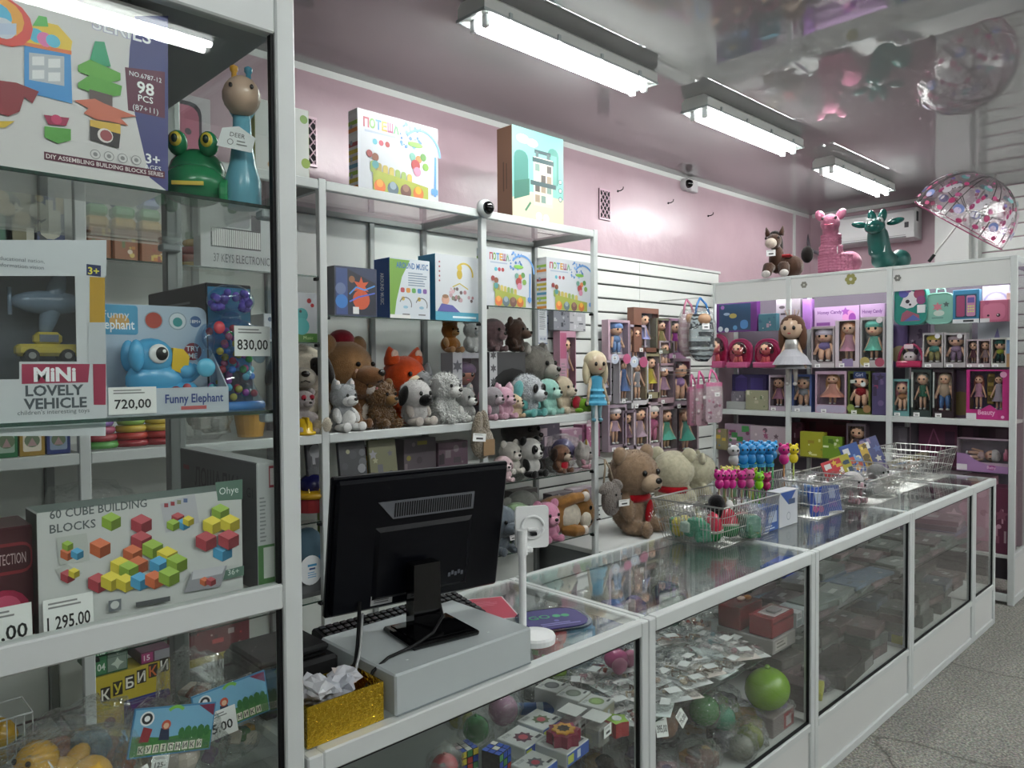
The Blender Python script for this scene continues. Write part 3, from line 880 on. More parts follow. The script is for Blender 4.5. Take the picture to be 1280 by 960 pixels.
def _ear(kind, s, hr, col):
    mb = MB(col)
    if kind == 'round': mb.ell(s*hr*.78, 0, hr*.72, hr*.36, hr*.2, hr*.36)
    elif kind == 'point': mb.add(*_cone(hr), None, T(s*hr*.62, 0, hr*.6) @ RY(s*16))
    elif kind == 'flop': mb.ell(s*hr*1.0, -.05*hr, 0, hr*.2, hr*.36, hr*.62, rot=RY(-s*18))
    elif kind == 'long': mb.ell(s*hr*.45, 0, hr*1.35, hr*.22, hr*.15, hr*.75, rot=RY(s*12))
    elif kind == 'elephant': mb.ell(s*hr*1.15, .1*hr, .05*hr, hr*.55, hr*.13, hr*.62)
    else: return None
    return mb
def _cone(hr):
    b = MB(); b.lathe([(hr*.38, 0), (hr*.34, hr*.25), (hr*.16, hr*.58), (hr*.04, hr*.72), (.0001, hr*.74)], 10, cap=False)
    return b.v, b.f
finish('plastic_o', 'obj', .2, .5)
def crumple(w, d, h, seed, n=14, m=10, amp=.25):
    """pillow-like crumpled bag: base at z=0, centred on x,y"""
    rn = random.Random(seed); off = Vector((rn.random()*50, rn.random()*50, rn.random()*50))
    v, f = sphere_data(n, m); out = []
    for p in v:
        q = Vector(p); k = 1 + amp*noise.noise(q*2.1+off) + amp*.6*noise.noise(q*5.3+off)
        x = math.copysign(abs(q.x)**.7, q.x)*k*w/2; y = math.copysign(abs(q.y)**.7, q.y)*k*d/2; z = (math.copysign(abs(q.z)**.75, q.z)*k+1)*h/2
        out.append((x, y, max(z, 0)))
    return out, f
def bag(name, label, cat, loc, rz, w, d, h, cols, seed, group=None, header=None, n=6, M=None, tagtxt=None, tilt=0, lumps=None):
    """clear bag with coloured pieces inside"""
    t = thing(name, label, cat, group=group, M=M if M is not None else T(*loc) @ RZ(rz) @ RX(tilt))
    v, f = crumple(w, d, h, seed); MB().add(v, f).build('bag_film', 'film', t, smooth=True)
    rn = random.Random(seed+5); mb = MB()
    for i in range(n):
        c = rn.choice(cols); r = (w*d*h)**(1/3)*(.16+.1*rn.random())
        x = (rn.random()-.5)*(w-2*r)*.75; y = (rn.random()-.5)*(d-2*r)*.75; z = min(r, h*.45)+rn.random()*max(h-2*r, 0)*.6
        if rn.random() < .5: mb.ell(x, y, z, r, min(r, d*.4), min(r, h*.42), col=c, nu=10, nv=7)
        else: mb.rbox(-r, -min(r, d*.4), -min(r, h*.4), r, min(r, d*.4), min(r, h*.4), r*.2, c, T(x, y, z) @ RZ(rn.random()*180))
    mb.build('contents', 'plastic', t, smooth=False, kind='stuff')
    if header:
        MB(header).box(-w*.42, -d*.52, h*.9, w*.42, -d*.5, h*1.12).build('header_card', 'print', t)
    if tagtxt is not None: price(t, 0, -d*.56, h*.45, min(w*.5, .05), min(w*.32, .034), tagtxt)
    return t
def wires(path_list, r, name, parent, m='steel', n=5, kind=None):
    mb = MB()
    for p in path_list: mb.tube(p, r, n)
    return mb.build(name, m, parent, kind=kind)
# ================================================================== LEFT GLASS CABINET: GOODS
def UV(F):
    loc, r0, w, h = F
    def q(px, py):
        if r0 == 0:
            p = W(px, py, y=loc.y); return ((p.x-loc.x)/w+.5, (p.z-loc.z)/h)
        p = W(px, py, x=loc.x); return ((loc.y-p.y)/w+.5, (p.z-loc.z)/h)
    return q
class PA:
    """draws print at measured picture positions"""
    def __init__(s, a, F): s.a = a; s.q = UV(F); s.h = F[3]; s.sc = (W(640, 500, y=F[0].y)-W(640, 499, y=F[0].y)).length/F[3] if F[1] == 0 else None; s.F = F
    def pxh(s, px, py, n):
        a = s.q(px, py); b = s.q(px, py+1); return abs(a[1]-b[1])*n
    def poly(s, pts, c): s.a.poly([s.q(*p) for p in pts], c); return s
    def rect(s, x0, y0, x1, y1, c): return s.poly([(x0, y0), (x1, y0), (x1, y1), (x0, y1)], c)
    def circ(s, x, y, r, c, k=1.0, n=14, rot=0):
        u, v = s.q(x, y); s.a.circ(u, v, s.pxh(x, y, r), c, n, k, rot=rot); return s
    def star(s, x, y, r, c, n=5, inner=.5):
        u, v = s.q(x, y); s.a.star(u, v, s.pxh(x, y, r), c, n, inner); return s
    def text(s, t, x, y, px, c, al='c', w=None, bold=.0):
        u, v = s.q(x, y); wm = None
        if w:
            wm = abs(s.q(x+w/2, y)[0]-s.q(x-w/2, y)[0])
        s.a.text(t, u, v, s.pxh(x, y, px), c, al, wm, bold=bold); return s
    def line(s, pts, wd, c):
        s.a.line([s.q(*p) for p in pts], s.pxh(pts[0][0], pts[0][1], wd), c); return s
    def cube(s, x, y, r, c, d=1.0):
        """little drawn block: three visible faces"""
        l = H(c); top = tuple(min(1, q*1.5+.05) for q in l[:3])+(1,); dk = tuple(q*.55 for q in l[:3])+(1,)
        s.poly([(x-r, y-r*.5), (x, y-r), (x+r, y-r*.5), (x, y)], top)
        s.poly([(x-r, y-r*.5), (x, y), (x, y+r), (x-r, y+r*.5)], c)
        s.poly([(x, y), (x+r, y-r*.5), (x+r, y+r*.5), (x, y+r)], dk); return s

# -- big building block set, top shelf
xr = W(205, 120, y=1.262).x
F98 = (Vector((xr-.21, 1.262, SA+.0006)), 0, .42, .285)
def art98(a):
    p = PA(a, F98)
    a.rect(.0, .0, 1, 1, 'd3d0d0')
    p.poly([(168, 20), (210, 20), (210, 240), (187, 222), (170, 150), (160, 100), (162, 60)], '43437c')
    p.poly([(156, 84), (206, 90), (206, 148), (160, 138)], '5f2440')
    p.text('NO.6787-12', 182, 99, 6, 'e8e8ee', w=40); p.text('98', 182, 118, 15, 'f2f2f2', w=26, bold=.02); p.text('PCS', 182, 128, 8, 'f2f2f2', w=24, bold=.01); p.text('(87+11)', 182, 140, 7, 'e0e0e6', w=32)
    p.text('SERIES', 153, 46, 18, '6a62b0', w=92, bold=.03); p.text('SERIES', 153, 46, 18, 'f4f4f6', w=92, bold=.012)
    p.text('3+', 191, 205, 12, 'f0f0f4', w=22, bold=.02); p.text('AGES', 191, 213, 6, 'f0f0f4', w=22)
    u0 = p.q(55, 198)[0]; v0 = p.q(130, 211.5)[1]; v1 = p.q(130, 202)[1]
    a.rect(u0, v0, .997, v1, '5a2238').text('DIY ASSEMBLING BUILDING BLOCKS SERIES', u0+.006, v0+(v1-v0)*.24, (v1-v0)*.55, 'e8dede', 'l', .985-u0, bold=.01)
    for i in range(4): p.circ(119+17*i, 193+2.5*i, 6, '8e8c8e').circ(119+17*i, 193+2.5*i, 5.1, 'd3d0d0').circ(119+17*i, 193+2.5*i, 2.6, '8e8c8e')
    p.poly([(30, 55), (88, 62), (90, 130), (30, 115)], '3f8fcf'); p.poly([(36, 66), (80, 71), (80, 108), (36, 100)], 'b8bcc4')
    for x, y in ((40, 71), (60, 74), (40, 88), (60, 91)): p.rect(x, y, x+15, y+11, 'e6e6e8')
    p.poly([(30, 55), (28, 40), (50, 27), (72, 32), (90, 52), (88, 65)], 'e3bf3c'); p.poly([(28, 57), (30, 53), (89, 64), (89, 69)], 'd8703a'); p.circ(45, 45, 9, '58b8d4').circ(56, 50, 9, 'e078b0').circ(66, 52, 8, '58b8d4')
    p.poly([(40, 33), (48, 20), (58, 22), (60, 34)], '5cb85a')
    p.circ(6, 28, 30, 'd8453c').circ(2, 22, 24, 'e9a23c').circ(-4, 20, 16, '4fb2d8').circ(4, 36, 13, 'c9cfdc').rect(-5, 30, 20, 44, 'b8c4dc')
    p.poly([(110, 82), (118, 52), (130, 53), (138, 84)], '2f9f72'); p.poly([(97, 82), (112, 75), (150, 92), (150, 101), (135, 104), (97, 90)], '5fa83c'); p.poly([(97, 104), (112, 94), (152, 108), (150, 120), (130, 122), (97, 110)], '58a23a'); p.poly([(111, 112), (140, 120), (140, 136), (111, 126)], '5c4c4a')
    p.poly([(92, 126), (118, 124), (130, 130), (170, 146), (150, 148), (160, 158), (136, 152), (120, 150), (104, 142), (110, 136)], 'c86c54'); p.poly([(112, 150), (150, 156), (150, 170), (112, 160)], 'd8b048')
    p.poly([(112, 158), (150, 168), (148, 186), (112, 175)], '3c3638').circ(131, 170, 9, 'e4dcd8').circ(132, 170, 7, '9a4a50')
    p.poly([(55, 158), (88, 162), (88, 176), (72, 180), (55, 172)], '58a044'); p.poly([(54, 144), (86, 148), (82, 158), (60, 156)], 'a02850').circ(70, 150, 6, 'c83a68')
    p.poly([(-10, 100), (20, 104), (48, 115), (40, 130), (30, 122), (24, 140), (10, 146), (-10, 140)], '8a2430'); p.poly([(-10, 152), (18, 152), (6, 160), (-10, 160)], 'd8b63c')
carton('toy_box', 'large building block set box printed 98 PCS in the left cabinet', 'toy box', F98, .16, 'cfcccc', art98, side='33305c')

# -- green frog pull toy and blue giraffe, on the same shelf at the right
frog = thing('frog_toy', 'glossy green frog shaped pull toy beside the large block set box', 'toy', W(247, 240, y=1.36), -35)
fz = SA+.0006; frog.location.z = fz; frog.scale = (.86, .86, 1.1)
g = MB('1f7a4c'); g.ell(0, 0, .055, .058, .05, .042); g.ell(0, -.02, .035, .066, .058, .034); g.build('body', 'plastic', frog, smooth=True)
for s in (-1, 1):
    e = MB('1f7a4c').ell(s*.03, -.03, .1, .02, .02, .02); eo = e.build('eye', 'plastic', frog, smooth=True)
    MB('c9b53a').ell(s*.03, -.046, .103, .012, .008, .012).ell(s*.03, -.053, .103, .006, .004, .007, col='15301f').build('iris', 'plastic', eo, smooth=True)
    for yy in (-.035, .035):
        w_ = MB('2a8a56'); w_.M = T(s*.062, yy, .022) @ RY(90); w_.lathe([(.02, -.008), (.022, -.004), (.022, .004), (.02, .008)], 14); w_.build('wheel', 'plastic', frog, smooth=False)
MB('d8c04a').box(-.03, -.078, .026, .03, -.074, .032).build('mouth', 'plastic', frog)
gp = W(304, 247, y=1.30)
gir = thing('giraffe_toy', 'tall light blue giraffe toy with round beige head and white hang tags', 'toy', (gp.x, gp.y, fz), -25); gir.scale = (.86, .86, .88)
MB('6fb0c4').lathe([(.030, 0), (.036, .01), (.036, .055), (.026, .09), (.019, .14), (.017, .20)], 18).build('body', 'plastic', gir, smooth=True)
MB('c4a894').ell(0, -.012, .222, .038, .040, .040).build('head', 'plastic', gir, smooth=True)
MB('6fb0c4').ell(0, .022, .225, .030, .022, .046).build('mane', 'plastic', gir, smooth=True)
for s in (-1, 1): MB('d8a03c' if s < 0 else '4f98b4').lathe([(.006, .25), (.005, .272), (.008, .276), (.008, .284), (.001, .288)], 10, M=T(s*.014, 0, 0)).build('horn', 'plastic', gir, smooth=True)
for s in (-1, 1): MB('2a2020').ell(s*.02, -.046, .232, .004, .003, .005, nu=8, nv=6).build('eye', 'plastic', gir, smooth=True)
ti = MB('dfe2e2'); ti.M = T(-.012, -.052, .105) @ RY(8); ti.prism([(-.036, .0), (.03, 0), (.034, .03), (.0, .046), (-.03, .036)], 0, .001); to = ti.build('hang_tag', 'print', gir)
Art(.06, .045, T(-.012, -.052, .105) @ RY(8)).text('DEER', .5, .52, .2, '555555', wmax=.5).circ(.3, .28, .13, '777777').circ(.3, .28, .1, 'dfe2e2').fine(.5, .85, .35, 2, '888888', .05, .14).build(to, 'lettering')

# -- second shelf: car box, elephant, clear bottle, dark box
Fm = fit(-60, 132, 318, SC+.0006, 520, y=1.256)
Fm = (Fm[0], 0, Fm[2], W(100, 317, y=1.256).z-SC-.0006)
def artmini(a):
    p = PA(a, Fm)
    p.rect(-70, 300, 133, 345, 'c9ced2'); p.poly([(108, 330), (126, 332), (126, 346), (108, 344)], '26305c').text('3+', 117, 343, 9, 'e6dc50', w=14, bold=.02)
    p.poly([(112, 346), (131, 347), (131, 403), (112, 403)], 'b58f2e')
    p.rect(-60, 498, 132, 545, 'c4c9cc'); p.poly([(24, 452), (112, 452), (112, 520), (24, 520)], 'c6cacd'); p.poly([(116, 455), (132, 455), (132, 506), (117, 506)], '98324c')
    p.poly([(27, 455), (112, 455), (110, 478), (27, 480)], '9c3450'); p.text('MiNi', 69, 476, 17, 'eceef0', w=74, bold=.04)
    p.text('LOVELY', 69, 494, 13, '4b5358', w=80, bold=.03); p.text('VEHICLE', 70, 510, 13, '4b5358', w=84, bold=.03); p.text("children's interesting toys", 68, 517, 5.5, '4b5358', w=100)
    p.text('educational nation,', 26, 327, 5, '70757c', w=60); p.text('information vision', 26, 335, 5, '70757c', w=64)
    p.rect(110, 403, 131.5, 455, 'b9bec2')
t = winbox('toy_box', 'white window box with a yellow toy car and a grey toy plane inside', 'toy box', Fm, .075, 'c6cacd', '4c545c', (.0, .245, .79, .87), artmini)
p = W(62, 452, y=1.275); L = W(102, 440, y=1.275).x-W(22, 440, y=1.275).x
cM = T(p.x-t.location.x, .03, p.z-t.location.z)
car = MB('b9a945'); car.M = cM; car.rbox(-L/2, -.014, .008, L/2, .014, .026, .005); car.rbox(-L*.22, -.012, .024, L*.22, .012, .044, .006); co = car.build('toy_car', 'plastic', t)
for s in (-.28, .28):
    wl = MB('26262a'); wl.M = cM @ T(s*L, 0, .009) @ RX(90); wl.lathe([(.0095, -.018), (.0105, -.012), (.0105, .012), (.0095, .018)], 14); wl.lathe([(.005, -.0195), (.005, .0195)], 10, col='8c8c8c'); wl.build('wheel', 'plastic', co)
MB('5c6470').box(-L*.15, -.0125, .029, L*.15, .0125, .040, M=cM).build('car_window', 'plastic', co)
p = W(62, 378, y=1.29); aM = T(p.x-t.location.x, .038, p.z-t.location.z)
ap = MB('66798c'); ap.M = aM; ap.ell(0, 0, 0, .05, .016, .018); ap.ell(.005, 0, 0, .014, .012, .055, rot=RY(14)); ap.ell(.05, 0, .008, .012, .006, .02, rot=RY(-20)); ap.tube([(-.05, 0, -.02), (-.05, 0, .02)], .003, 6); ap.build('toy_plane', 'plastic', t, smooth=True)

Fe = fit(133, 285, 380, SC+.0006, 518, y=1.258)
te = thing('toy_box', 'open tray box with a blue elephant toy, tag 720,00', 'toy box', Fe[0], 0)
w, h = Fe[2], W(150, 380, y=1.33).z-SC
bk = MB('a9b9c9'); bk.M = T(-.0, .075, 0); bk.prism([(q[0]*1, q[1]) for q in rounded(w*.94, h, .014)], 0, .003); bo = bk.build('back_card', 'print', te)
a = Art(w*.94, h, T(0, .075, 0))
a.rrect(.0, .72, .36, .99, '4f96ba', .1).circ(.2, .84, .085, 'c89a58', k=.8).text('Funny', .17, .87, .07, 'd8dce0', wmax=.3).text('Elephant', .17, .77, .09, 'eef2f4', wmax=.32, bold=.015)
a.circ(.5, .86, .085, '8d9aa4').circ(.5, .86, .075, 'a8483c').circ(.72, .86, .085, '8d9aa4').circ(.72, .86, .075, 'c6d0d4').circ(.72, .85, .045, '3a8a8a')
a.circ(.89, .86, .055, '3a5a86').text('18M+', .89, .845, .035, 'eeeeee', wmax=.1).circ(.86, .57, .085, '8c2f38').text('TRY', .86, .575, .05, 'eeeeee', wmax=.13, bold=.02).text('ME', .86, .505, .05, 'eeeeee', wmax=.12, bold=.02)
a.build(bo, 'print')
tr = MB('b4bcc4'); tr.box(-w/2, 0, 0, w/2, .002, h*.235); tr.box(-w/2, .002, 0, w/2, .075, .002)
for s in (-1, 1): tr.add([(s*w/2, .002, 0), (s*w/2, .075, 0), (s*w/2, .075, h*.62), (s*w/2, .002, h*.235), (s*w/2-s*.002, .002, 0), (s*w/2-s*.002, .075, 0), (s*w/2-s*.002, .075, h*.62), (s*w/2-s*.002, .002, h*.235)], [(0,1,2,3), (7,6,5,4), (3,2,6,7), (0,3,7,4)])
tro = tr.build('tray', 'print', te)
Art(w, h*.235).text('Funny Elephant', .70, .42, .34, '2c3f7c', wmax=.5, bold=.02).rect(.58, .14, .80, .28, 'b85c5c').build(tro, 'lettering')
price(te, -w*.31, -.0025, .003, w*.37, h*.235, '720,00')
el = MB('4a9cc8'); el.ell(-.012, .038, .055, .046, .026, .034); el.ell(-.018, .036, .092, .036, .026, .032); el.rbox(-.05, .012, .028, .055, .064, .05, .012); el.ell(.034, .036, .07, .02, .02, .016); el.tube([(.02, .036, .05), (.045, .036, .062), (.058, .034, .075)], .011, 8); eb = el.build('elephant', 'plastic', te, smooth=True)
for s in (-1, 1): MB('4a9cc8').ell(-.046, .038+s*.02, .095, .012, .01, .026).build('ear', 'plastic', eb, smooth=True)
MB('e8e8e6').ell(-.014, .011, .098, .016, .006, .016).ell(-.011, .0065, .098, .010, .004, .011, col='0c0c0e').ell(-.008, .0035, .102, .003, .002, .003, col='ffffff').build('eye', 'plastic', eb, smooth=True)
bk = MB('d0ae2c'); bk.M = T(.012, .026, .07); bk.prism([(-.003, .002), (.012, -.004), (.024, .008), (.026, .024), (.016, .036), (0, .038)], -.006, .012); bk.build('yellow_ear', 'plastic', eb)
for x, z, r, c in ((.062, .075, .016, '5cb0d0'), (.03, .042, .007, 'b04a50'), (.012, .036, .009, '8c2f38')): MB(c).ell(x, .012, z, r, .006, r).build('button', 'plastic', eb, smooth=True)
wl = MB('d0ae2c'); wl.M = T(.043, .014, .022) @ RX(90); wl.lathe([(.018, -.006), (.02, 0), (.018, .006)], 16); wl.build('wheel', 'plastic', eb)

# clear bottle figure full of bright bits
Fb = fit(258, 345, 352, SC+.0006, 510, y=1.275)
tb = thing('toy_bottle', 'clear figure shaped jar full of bright plastic bits, tag 830,00', 'toy', Fb[0]+Vector((-.004, .036, 0)), 0)
bw, bh = Fb[2], Fb[3]
sh = MB(); sh.ell(0, 0, bh*.86, bw*.34, .03, bh*.13); sh.ell(0, 0, bh*.57, bw*.42, .036, bh*.16); sh.ell(0, 0, bh*.71, bw*.14, .018, bh*.07)
for s in (-1, 1): sh.ell(s*bw*.38, 0, bh*.52, bw*.13, .02, bh*.16, rot=RY(-s*10))
sh.lathe([(bw*.46, 0), (bw*.46, bh*.05), (bw*.32, bh*.2), (bw*.24, bh*.46)], 18, M=S(1, .55, 1)); so = sh.build('shell', 'tinted', tb, smooth=True, color='dcebf6')
MB('3f78b8').lathe([(bw*.47, 0), (bw*.48, bh*.03), (bw*.46, bh*.06)], 18, M=S(1, .57, 1)).build('foot', 'plastic', tb, smooth=True)
rn = random.Random(4); bits = MB()
for i in range(96):
    if i < 30: x, z, c = (rn.random()-.5)*bw*.5, bh*(.80+.12*rn.random()), rn.choice(('6a4aa8', '7c58c0', '4f3a98'))
    else: x, z, c = (rn.random()-.5)*bw*.6, bh*(.08+.58*rn.random()), rn.choice(('c83c4a', '3fae52', 'd8b83c', '3a78c8', 'b850a0', '6ac0d0', 'd86a8a'))
    bits.ell(x, (rn.random()-.5)*.025, z, .0068, .0068, .0068, col=c, nu=7, nv=5)
bits.build('plastic_bits', 'plastic', tb, kind='stuff', smooth=True)
MB('c83c4a').ell(-bw*.27, -.03, bh*.64, .010, .007, .011).build('red_knob', 'plastic', tb, smooth=True)
price(tb, bw*.16, -.042, bh*.42, bw*.52, bh*.235, '830,00')
Fk = fit(258, 315, 355, SC+.0006, 500, y=1.352)
carton('toy_box', 'dark blue carton behind the clear figure jar', 'toy box', Fk, .3, '14161d', lambda a: a.rect(.04, .3, .97, .97, '2a6f92').rect(.0, .0, 1, .28, '1b2a38'), left=lambda a: [a.fine(.35, .9, .85, 5, '6a6c70', .02, .05)])
Fk = fit(330, 345, 392, 1.7006, y=2.92)
carton('toy_box', 'narrow white and grey box on the wall rack behind the clear jar', 'toy box', Fk, .12, 'c9ccd2', lambda a: a.rect(.1, .1, .9, .5, '8a90a0').circ(.5, .8, .08, '505870'))

# -- third shelf: cube blocks box etc.
Fc = fit(47, 303, 622, SD+.0006, 766, y=1.268)
Fc = (Vector((Fc[0].x, 1.268, SD+.0006)), 0, Fc[2], W(175, 626, y=1.268).z-SD-.0006)
def artcube(a):
    p = PA(a, Fc)
    a.rect(0, 0, 1, 1, 'c7c9c7')
    p.text('60 CUBE BUILDING', 62, 649, 11, '565c5e', 'l', w=132, bold=.012); p.text('BLOCKS', 62, 667, 11, '565c5e', 'l', w=60, bold=.012)
    p.poly([(269, 603), (303, 599), (303, 624), (272, 626)], '5e7a6c').text('Ohye', 286, 617, 9, 'dfe6e2', w=24)
    p.cube(139, 652, 12, '86a33c').cube(125, 685, 13, 'b8603c').cube(278, 690, 12, '4a94ba')
    p.poly([(200, 630), (243, 617), (249, 653), (207, 666)], 'b9b9bf')
    for i, c in enumerate(('a04048', 'a04048', '8c8c6c', '5c6c94')): p.rect(205+8*i, 629-2*i, 210+8*i, 634-2*i, c)
    p.cube(222, 648, 8, 'a04048').cube(229, 655, 8, '4a94ba').cube(216, 656, 8, '86a33c').cube(235, 651, 7, 'c8b83c')
    p.poly([(70, 672), (108, 666), (112, 700), (74, 706)], 'b9bdb8').cube(84, 692, 9, 'b8603c').cube(96, 692, 8, '4a94ba').cube(84, 682, 7, '86a33c')
    p.poly([(68, 712), (84, 705), (102, 716), (84, 732)], 'b5b7b4').cube(84, 720, 9, 'a04048').cube(92, 716, 7, 'c8b83c')
    for x, y, r, c in ((176, 655, 13, 'a04048'), (176, 676, 13, 'a04048'), (165, 692, 12, 'b8603c'), (190, 686, 13, '86a33c'), (150, 708, 13, 'c8b83c'), (172, 706, 12, 'b8603c'), (208, 695, 13, 'c8b83c'), (198, 706, 12, '4a94ba'), (220, 704, 13, '86a33c'),
            (160, 712, 12, '86a33c'), (122, 728, 13, 'a04048'), (138, 726, 13, 'c8b83c'), (156, 728, 12, 'c8b83c'), (174, 726, 12, '4a94ba'), (192, 724, 12, 'b8603c'), (210, 720, 13, '86a33c'),
            (274, 640, 11, '86a33c'), (264, 656, 12, 'c8b83c'), (286, 654, 12, 'c8b83c'), (256, 676, 13, 'a04048'), (284, 674, 13, 'a04048')): p.cube(x, y, r, c)
    p.poly([(238, 714), (282, 706), (274, 732), (228, 740)], '96969c'); p.poly([(240, 712), (280, 706), (276, 716), (238, 724)], 'c2c2c8').cube(254, 726, 6, 'b8603c').cube(262, 726, 6, 'a04048')
    p.poly([(280, 712), (303, 706), (303, 718), (277, 724)], '5e7a6c').text('36+', 290, 717, 7, 'd0dad4', w=14)
    p.poly([(168, 752), (211, 744), (211, 750), (168, 758)], '55585a'); p.poly([(134, 750), (150, 747), (150, 761), (134, 764)], '70757a'); p.circ(142, 755, 5, 'c7c9c7')
carton('toy_box', 'wide white box printed with piles of coloured building cubes', 'toy box', Fc, .075, 'bfc2c0', artcube, side='33403a', top='7b8a84')
tt = thing('price_tag', 'paper price tag reading 1 295,00 before the cube blocks box', 'price tag', (0, 0, 0)); q = W(87, 778, y=1.255)
price(tt, q.x, 1.256, SD+.001, W(118, 770, y=1.255).x-W(55, 770, y=1.255).x, .058, '1 295,00', rx=-4)
q = W(18, 790, y=1.255); tt = thing('price_tag', 'paper price tag reading 60,00 at the left picture edge', 'price tag', (0, 0, 0))
price(tt, q.x-.02, 1.256, SD+.001, .085, .06, '560,00', rx=-4)
Fr = fit(-60, 44, 662, SD+.0006, 800, y=1.30)
carton('toy_box', 'dark red toy box with a pink ball window at the left picture edge', 'toy box', Fr, .1, '4a2026', lambda a: [a.rrect(.3, .58, .97, .86, '8a2c34', .3), a.rrect(.33, .61, .95, .83, '4a2026', .3), a.text('PROTECTION', .64, .67, .1, 'c8b0b0', wmax=.5), a.circ(.6, .25, .2, 'a82a4c'), a.circ(.62, .28, .12, 'd05a78')])
Fs = fit(322, 349, 580, SD+.0006, 740, y=1.256)
def artsh(a): a.rect(0, 0, 1, .36, '4f7d4a').rect(.25, .1, .75, .34, 'c8ccc6').rect(.55, .80, .9, .97, '9a3540').rect(.6, .82, .85, .95, 'cfc9c8').fine(.1, .4, .72, 12, '8c8e90', .012, .03)
carton('toy_box', 'white and green thin box on edge at the right side of the third shelf', 'toy box', (Fs[0], 0, Fs[2], W(336, 578, y=1.256).z-SD), .36, 'bfc2c2', artsh, side='57595c',
    left=lambda a: a.text('ЛОШАДКА', .52, .70, .16, '2e2f32', wmax=.6, bold=.02).text('G1', .92, .72, .08, '2e2f32').rect(.05, .82, .14, .86, '7a3038'))
# tilted small packet with yellow edge
q = W(20, 655, y=1.32)
t = thing('price_tag', 'yellow edged price card leaning at the left of the cube box', 'price tag', (q.x, 1.36, SD+.0006)); price(t, 0, 0, .055, .045, .03, ry=18, rx=-10, col='c8a850'); MB('8a3a30').box(-.005, .002, 0, .045, .03, .075).build('backing_box', 'print', t)

# -- lowest visible shelf: bagged ducks, name card packs
def card_pack(label, px, py, rot, y, wpx, txt, pricetxt):
    p = W(px, py, y=y); wd = W(px+wpx/2, py, y=y).x-W(px-wpx/2, py, y=y).x; ht = wd*.56
    t = thing('card_pack', label, 'card pack', M=T(p.x, y, p.z) @ RY(rot) @ RX(-8))
    MB('3f7ea8').box(-wd/2, 0, -ht/2, wd/2, .004, ht/2).build('card', 'print', t)
    a = Art(wd, ht, T(0, 0, -ht/2))
    a.rect(.015, .03, .985, .97, '74a9c9').poly([(.015, .45), (.4, .36), (.985, .42), (.985, .03), (.015, .03)], '3f7a3c').poly([(.78, .97), (.985, .97), (.985, .72)], '7a2a48')
    a.circ(.16, .78, .15, 'e0e0e0').circ(.16, .78, .115, '25282c').circ(.16, .78, .06, 'e8e8e8').arc(.5, .78, .2, .07, '7ab84a', 40, 140)
    a.poly([(.13, .62), (.24, .56), (.21, .30), (.10, .32)], '8a2c34').poly([(.34, .56), (.44, .54), (.46, .30), (.33, .32)], '27304c').circ(.40, .62, .10, 'b8503c').circ(.4, .60, .06, 'd8b090')
    for i in range(5): a.circ(.6+.08*i, .42-.01*(i % 2), .07+.02*(i % 2), '2f6a34', 8, 1.7)
    for i, ch in enumerate(txt): a.rect(.1+.088*i, .07, .1+.088*i+.072, .24, 'd9d8c4').text(ch, .136+.088*i, .10, .11, '2a2a2a', wmax=.05, bold=.02)
    a.build(t, 'print')
    v, f = crumple(wd*1.05, .07, ht*1.9, int(px)); MB().add(v, f, None, T(0, .045, -ht*1.45)).build('bag_film', 'film', t, smooth=True)
    rn = random.Random(int(px)); b = MB()
    for i in range(9): b.rbox(-.012, -.012, -.012, .012, .012, .012, .003, rn.choice(('b0443c', '4a7a4c', 'c8c0b0', '7a5a8a', 'd0a040')), T((rn.random()-.5)*wd*.7, .04+.02*rn.random(), -ht*(.5+.9*rn.random())) @ RZ(rn.random()*90) @ RX(rn.random()*60))
    b.build('contents', 'plastic', t, kind='stuff')
    if pricetxt: price(t, -wd*.12 if pricetxt == '125-' else -wd*.22, -.006, -ht*(.78 if pricetxt == '125-' else .62), wd*(.2 if pricetxt == '125-' else .48), ht*(.3 if pricetxt == '125-' else .62), pricetxt)
    return t
card_pack('tilted letter card pack with landscape picture, nearest the glass, in the lowest shelf', 217, 912, 13, 1.30, 105, 'КУЛІСНИКИ', '125-')
card_pack('letter card pack with price tag 65,00 behind the tilted one', 290, 880, -4, 1.38, 92, 'КУЛІСНИКИ', '65,00')
q = W(62, 952, y=1.32)
t = thing('duck_bag', 'clear bag of yellow toy ducks at the lower left corner', 'bagged toys', (q.x+.02, 1.33, SE+.0006)); v, f = crumple(.24, .15, .16, 11, 18, 12); MB().add(v, f).build('bag_film', 'film', t, smooth=True)
for k, (x, y, z, rz) in enumerate(((-.045, -.01, 0, -10), (.03, -.03, .005, 20), (-.02, .02, .03, -30))):
    M_ = T(x, y, z+.012) @ RZ(rz-30) @ S(1.2); d = MB('d0a030'); d.M = M_; d.ell(0, .01, .03, .036, .042, .03); d.ell(0, -.012, .072, .026, .026, .025); d.ell(0, .05, .045, .015, .02, .012, rot=RX(35)); do = d.build('duck', 'plastic', t, smooth=True)
    be = MB('b8542c'); be.M = M_; be.ell(0, -.042, .066, .013, .014, .006); be.build('beak', 'plastic', do, smooth=True)
    ey = MB('101010'); ey.M = M_; ey.ell(-.011, -.034, .08, .004, .003, .004, nu=8, nv=6); ey.ell(.011, -.034, .08, .004, .003, .004, nu=8, nv=6); ey.build('eyes', 'plastic', do, smooth=True)
price(t, .085, -.055, .04, .075, .045, '440,00', ry=-14, rx=-10)
MB('e0e0da').tube([(.0, -.06, .09), (-.03, -.05, .15)], .0012, 5).build('tag_pin', 'plastic', t)
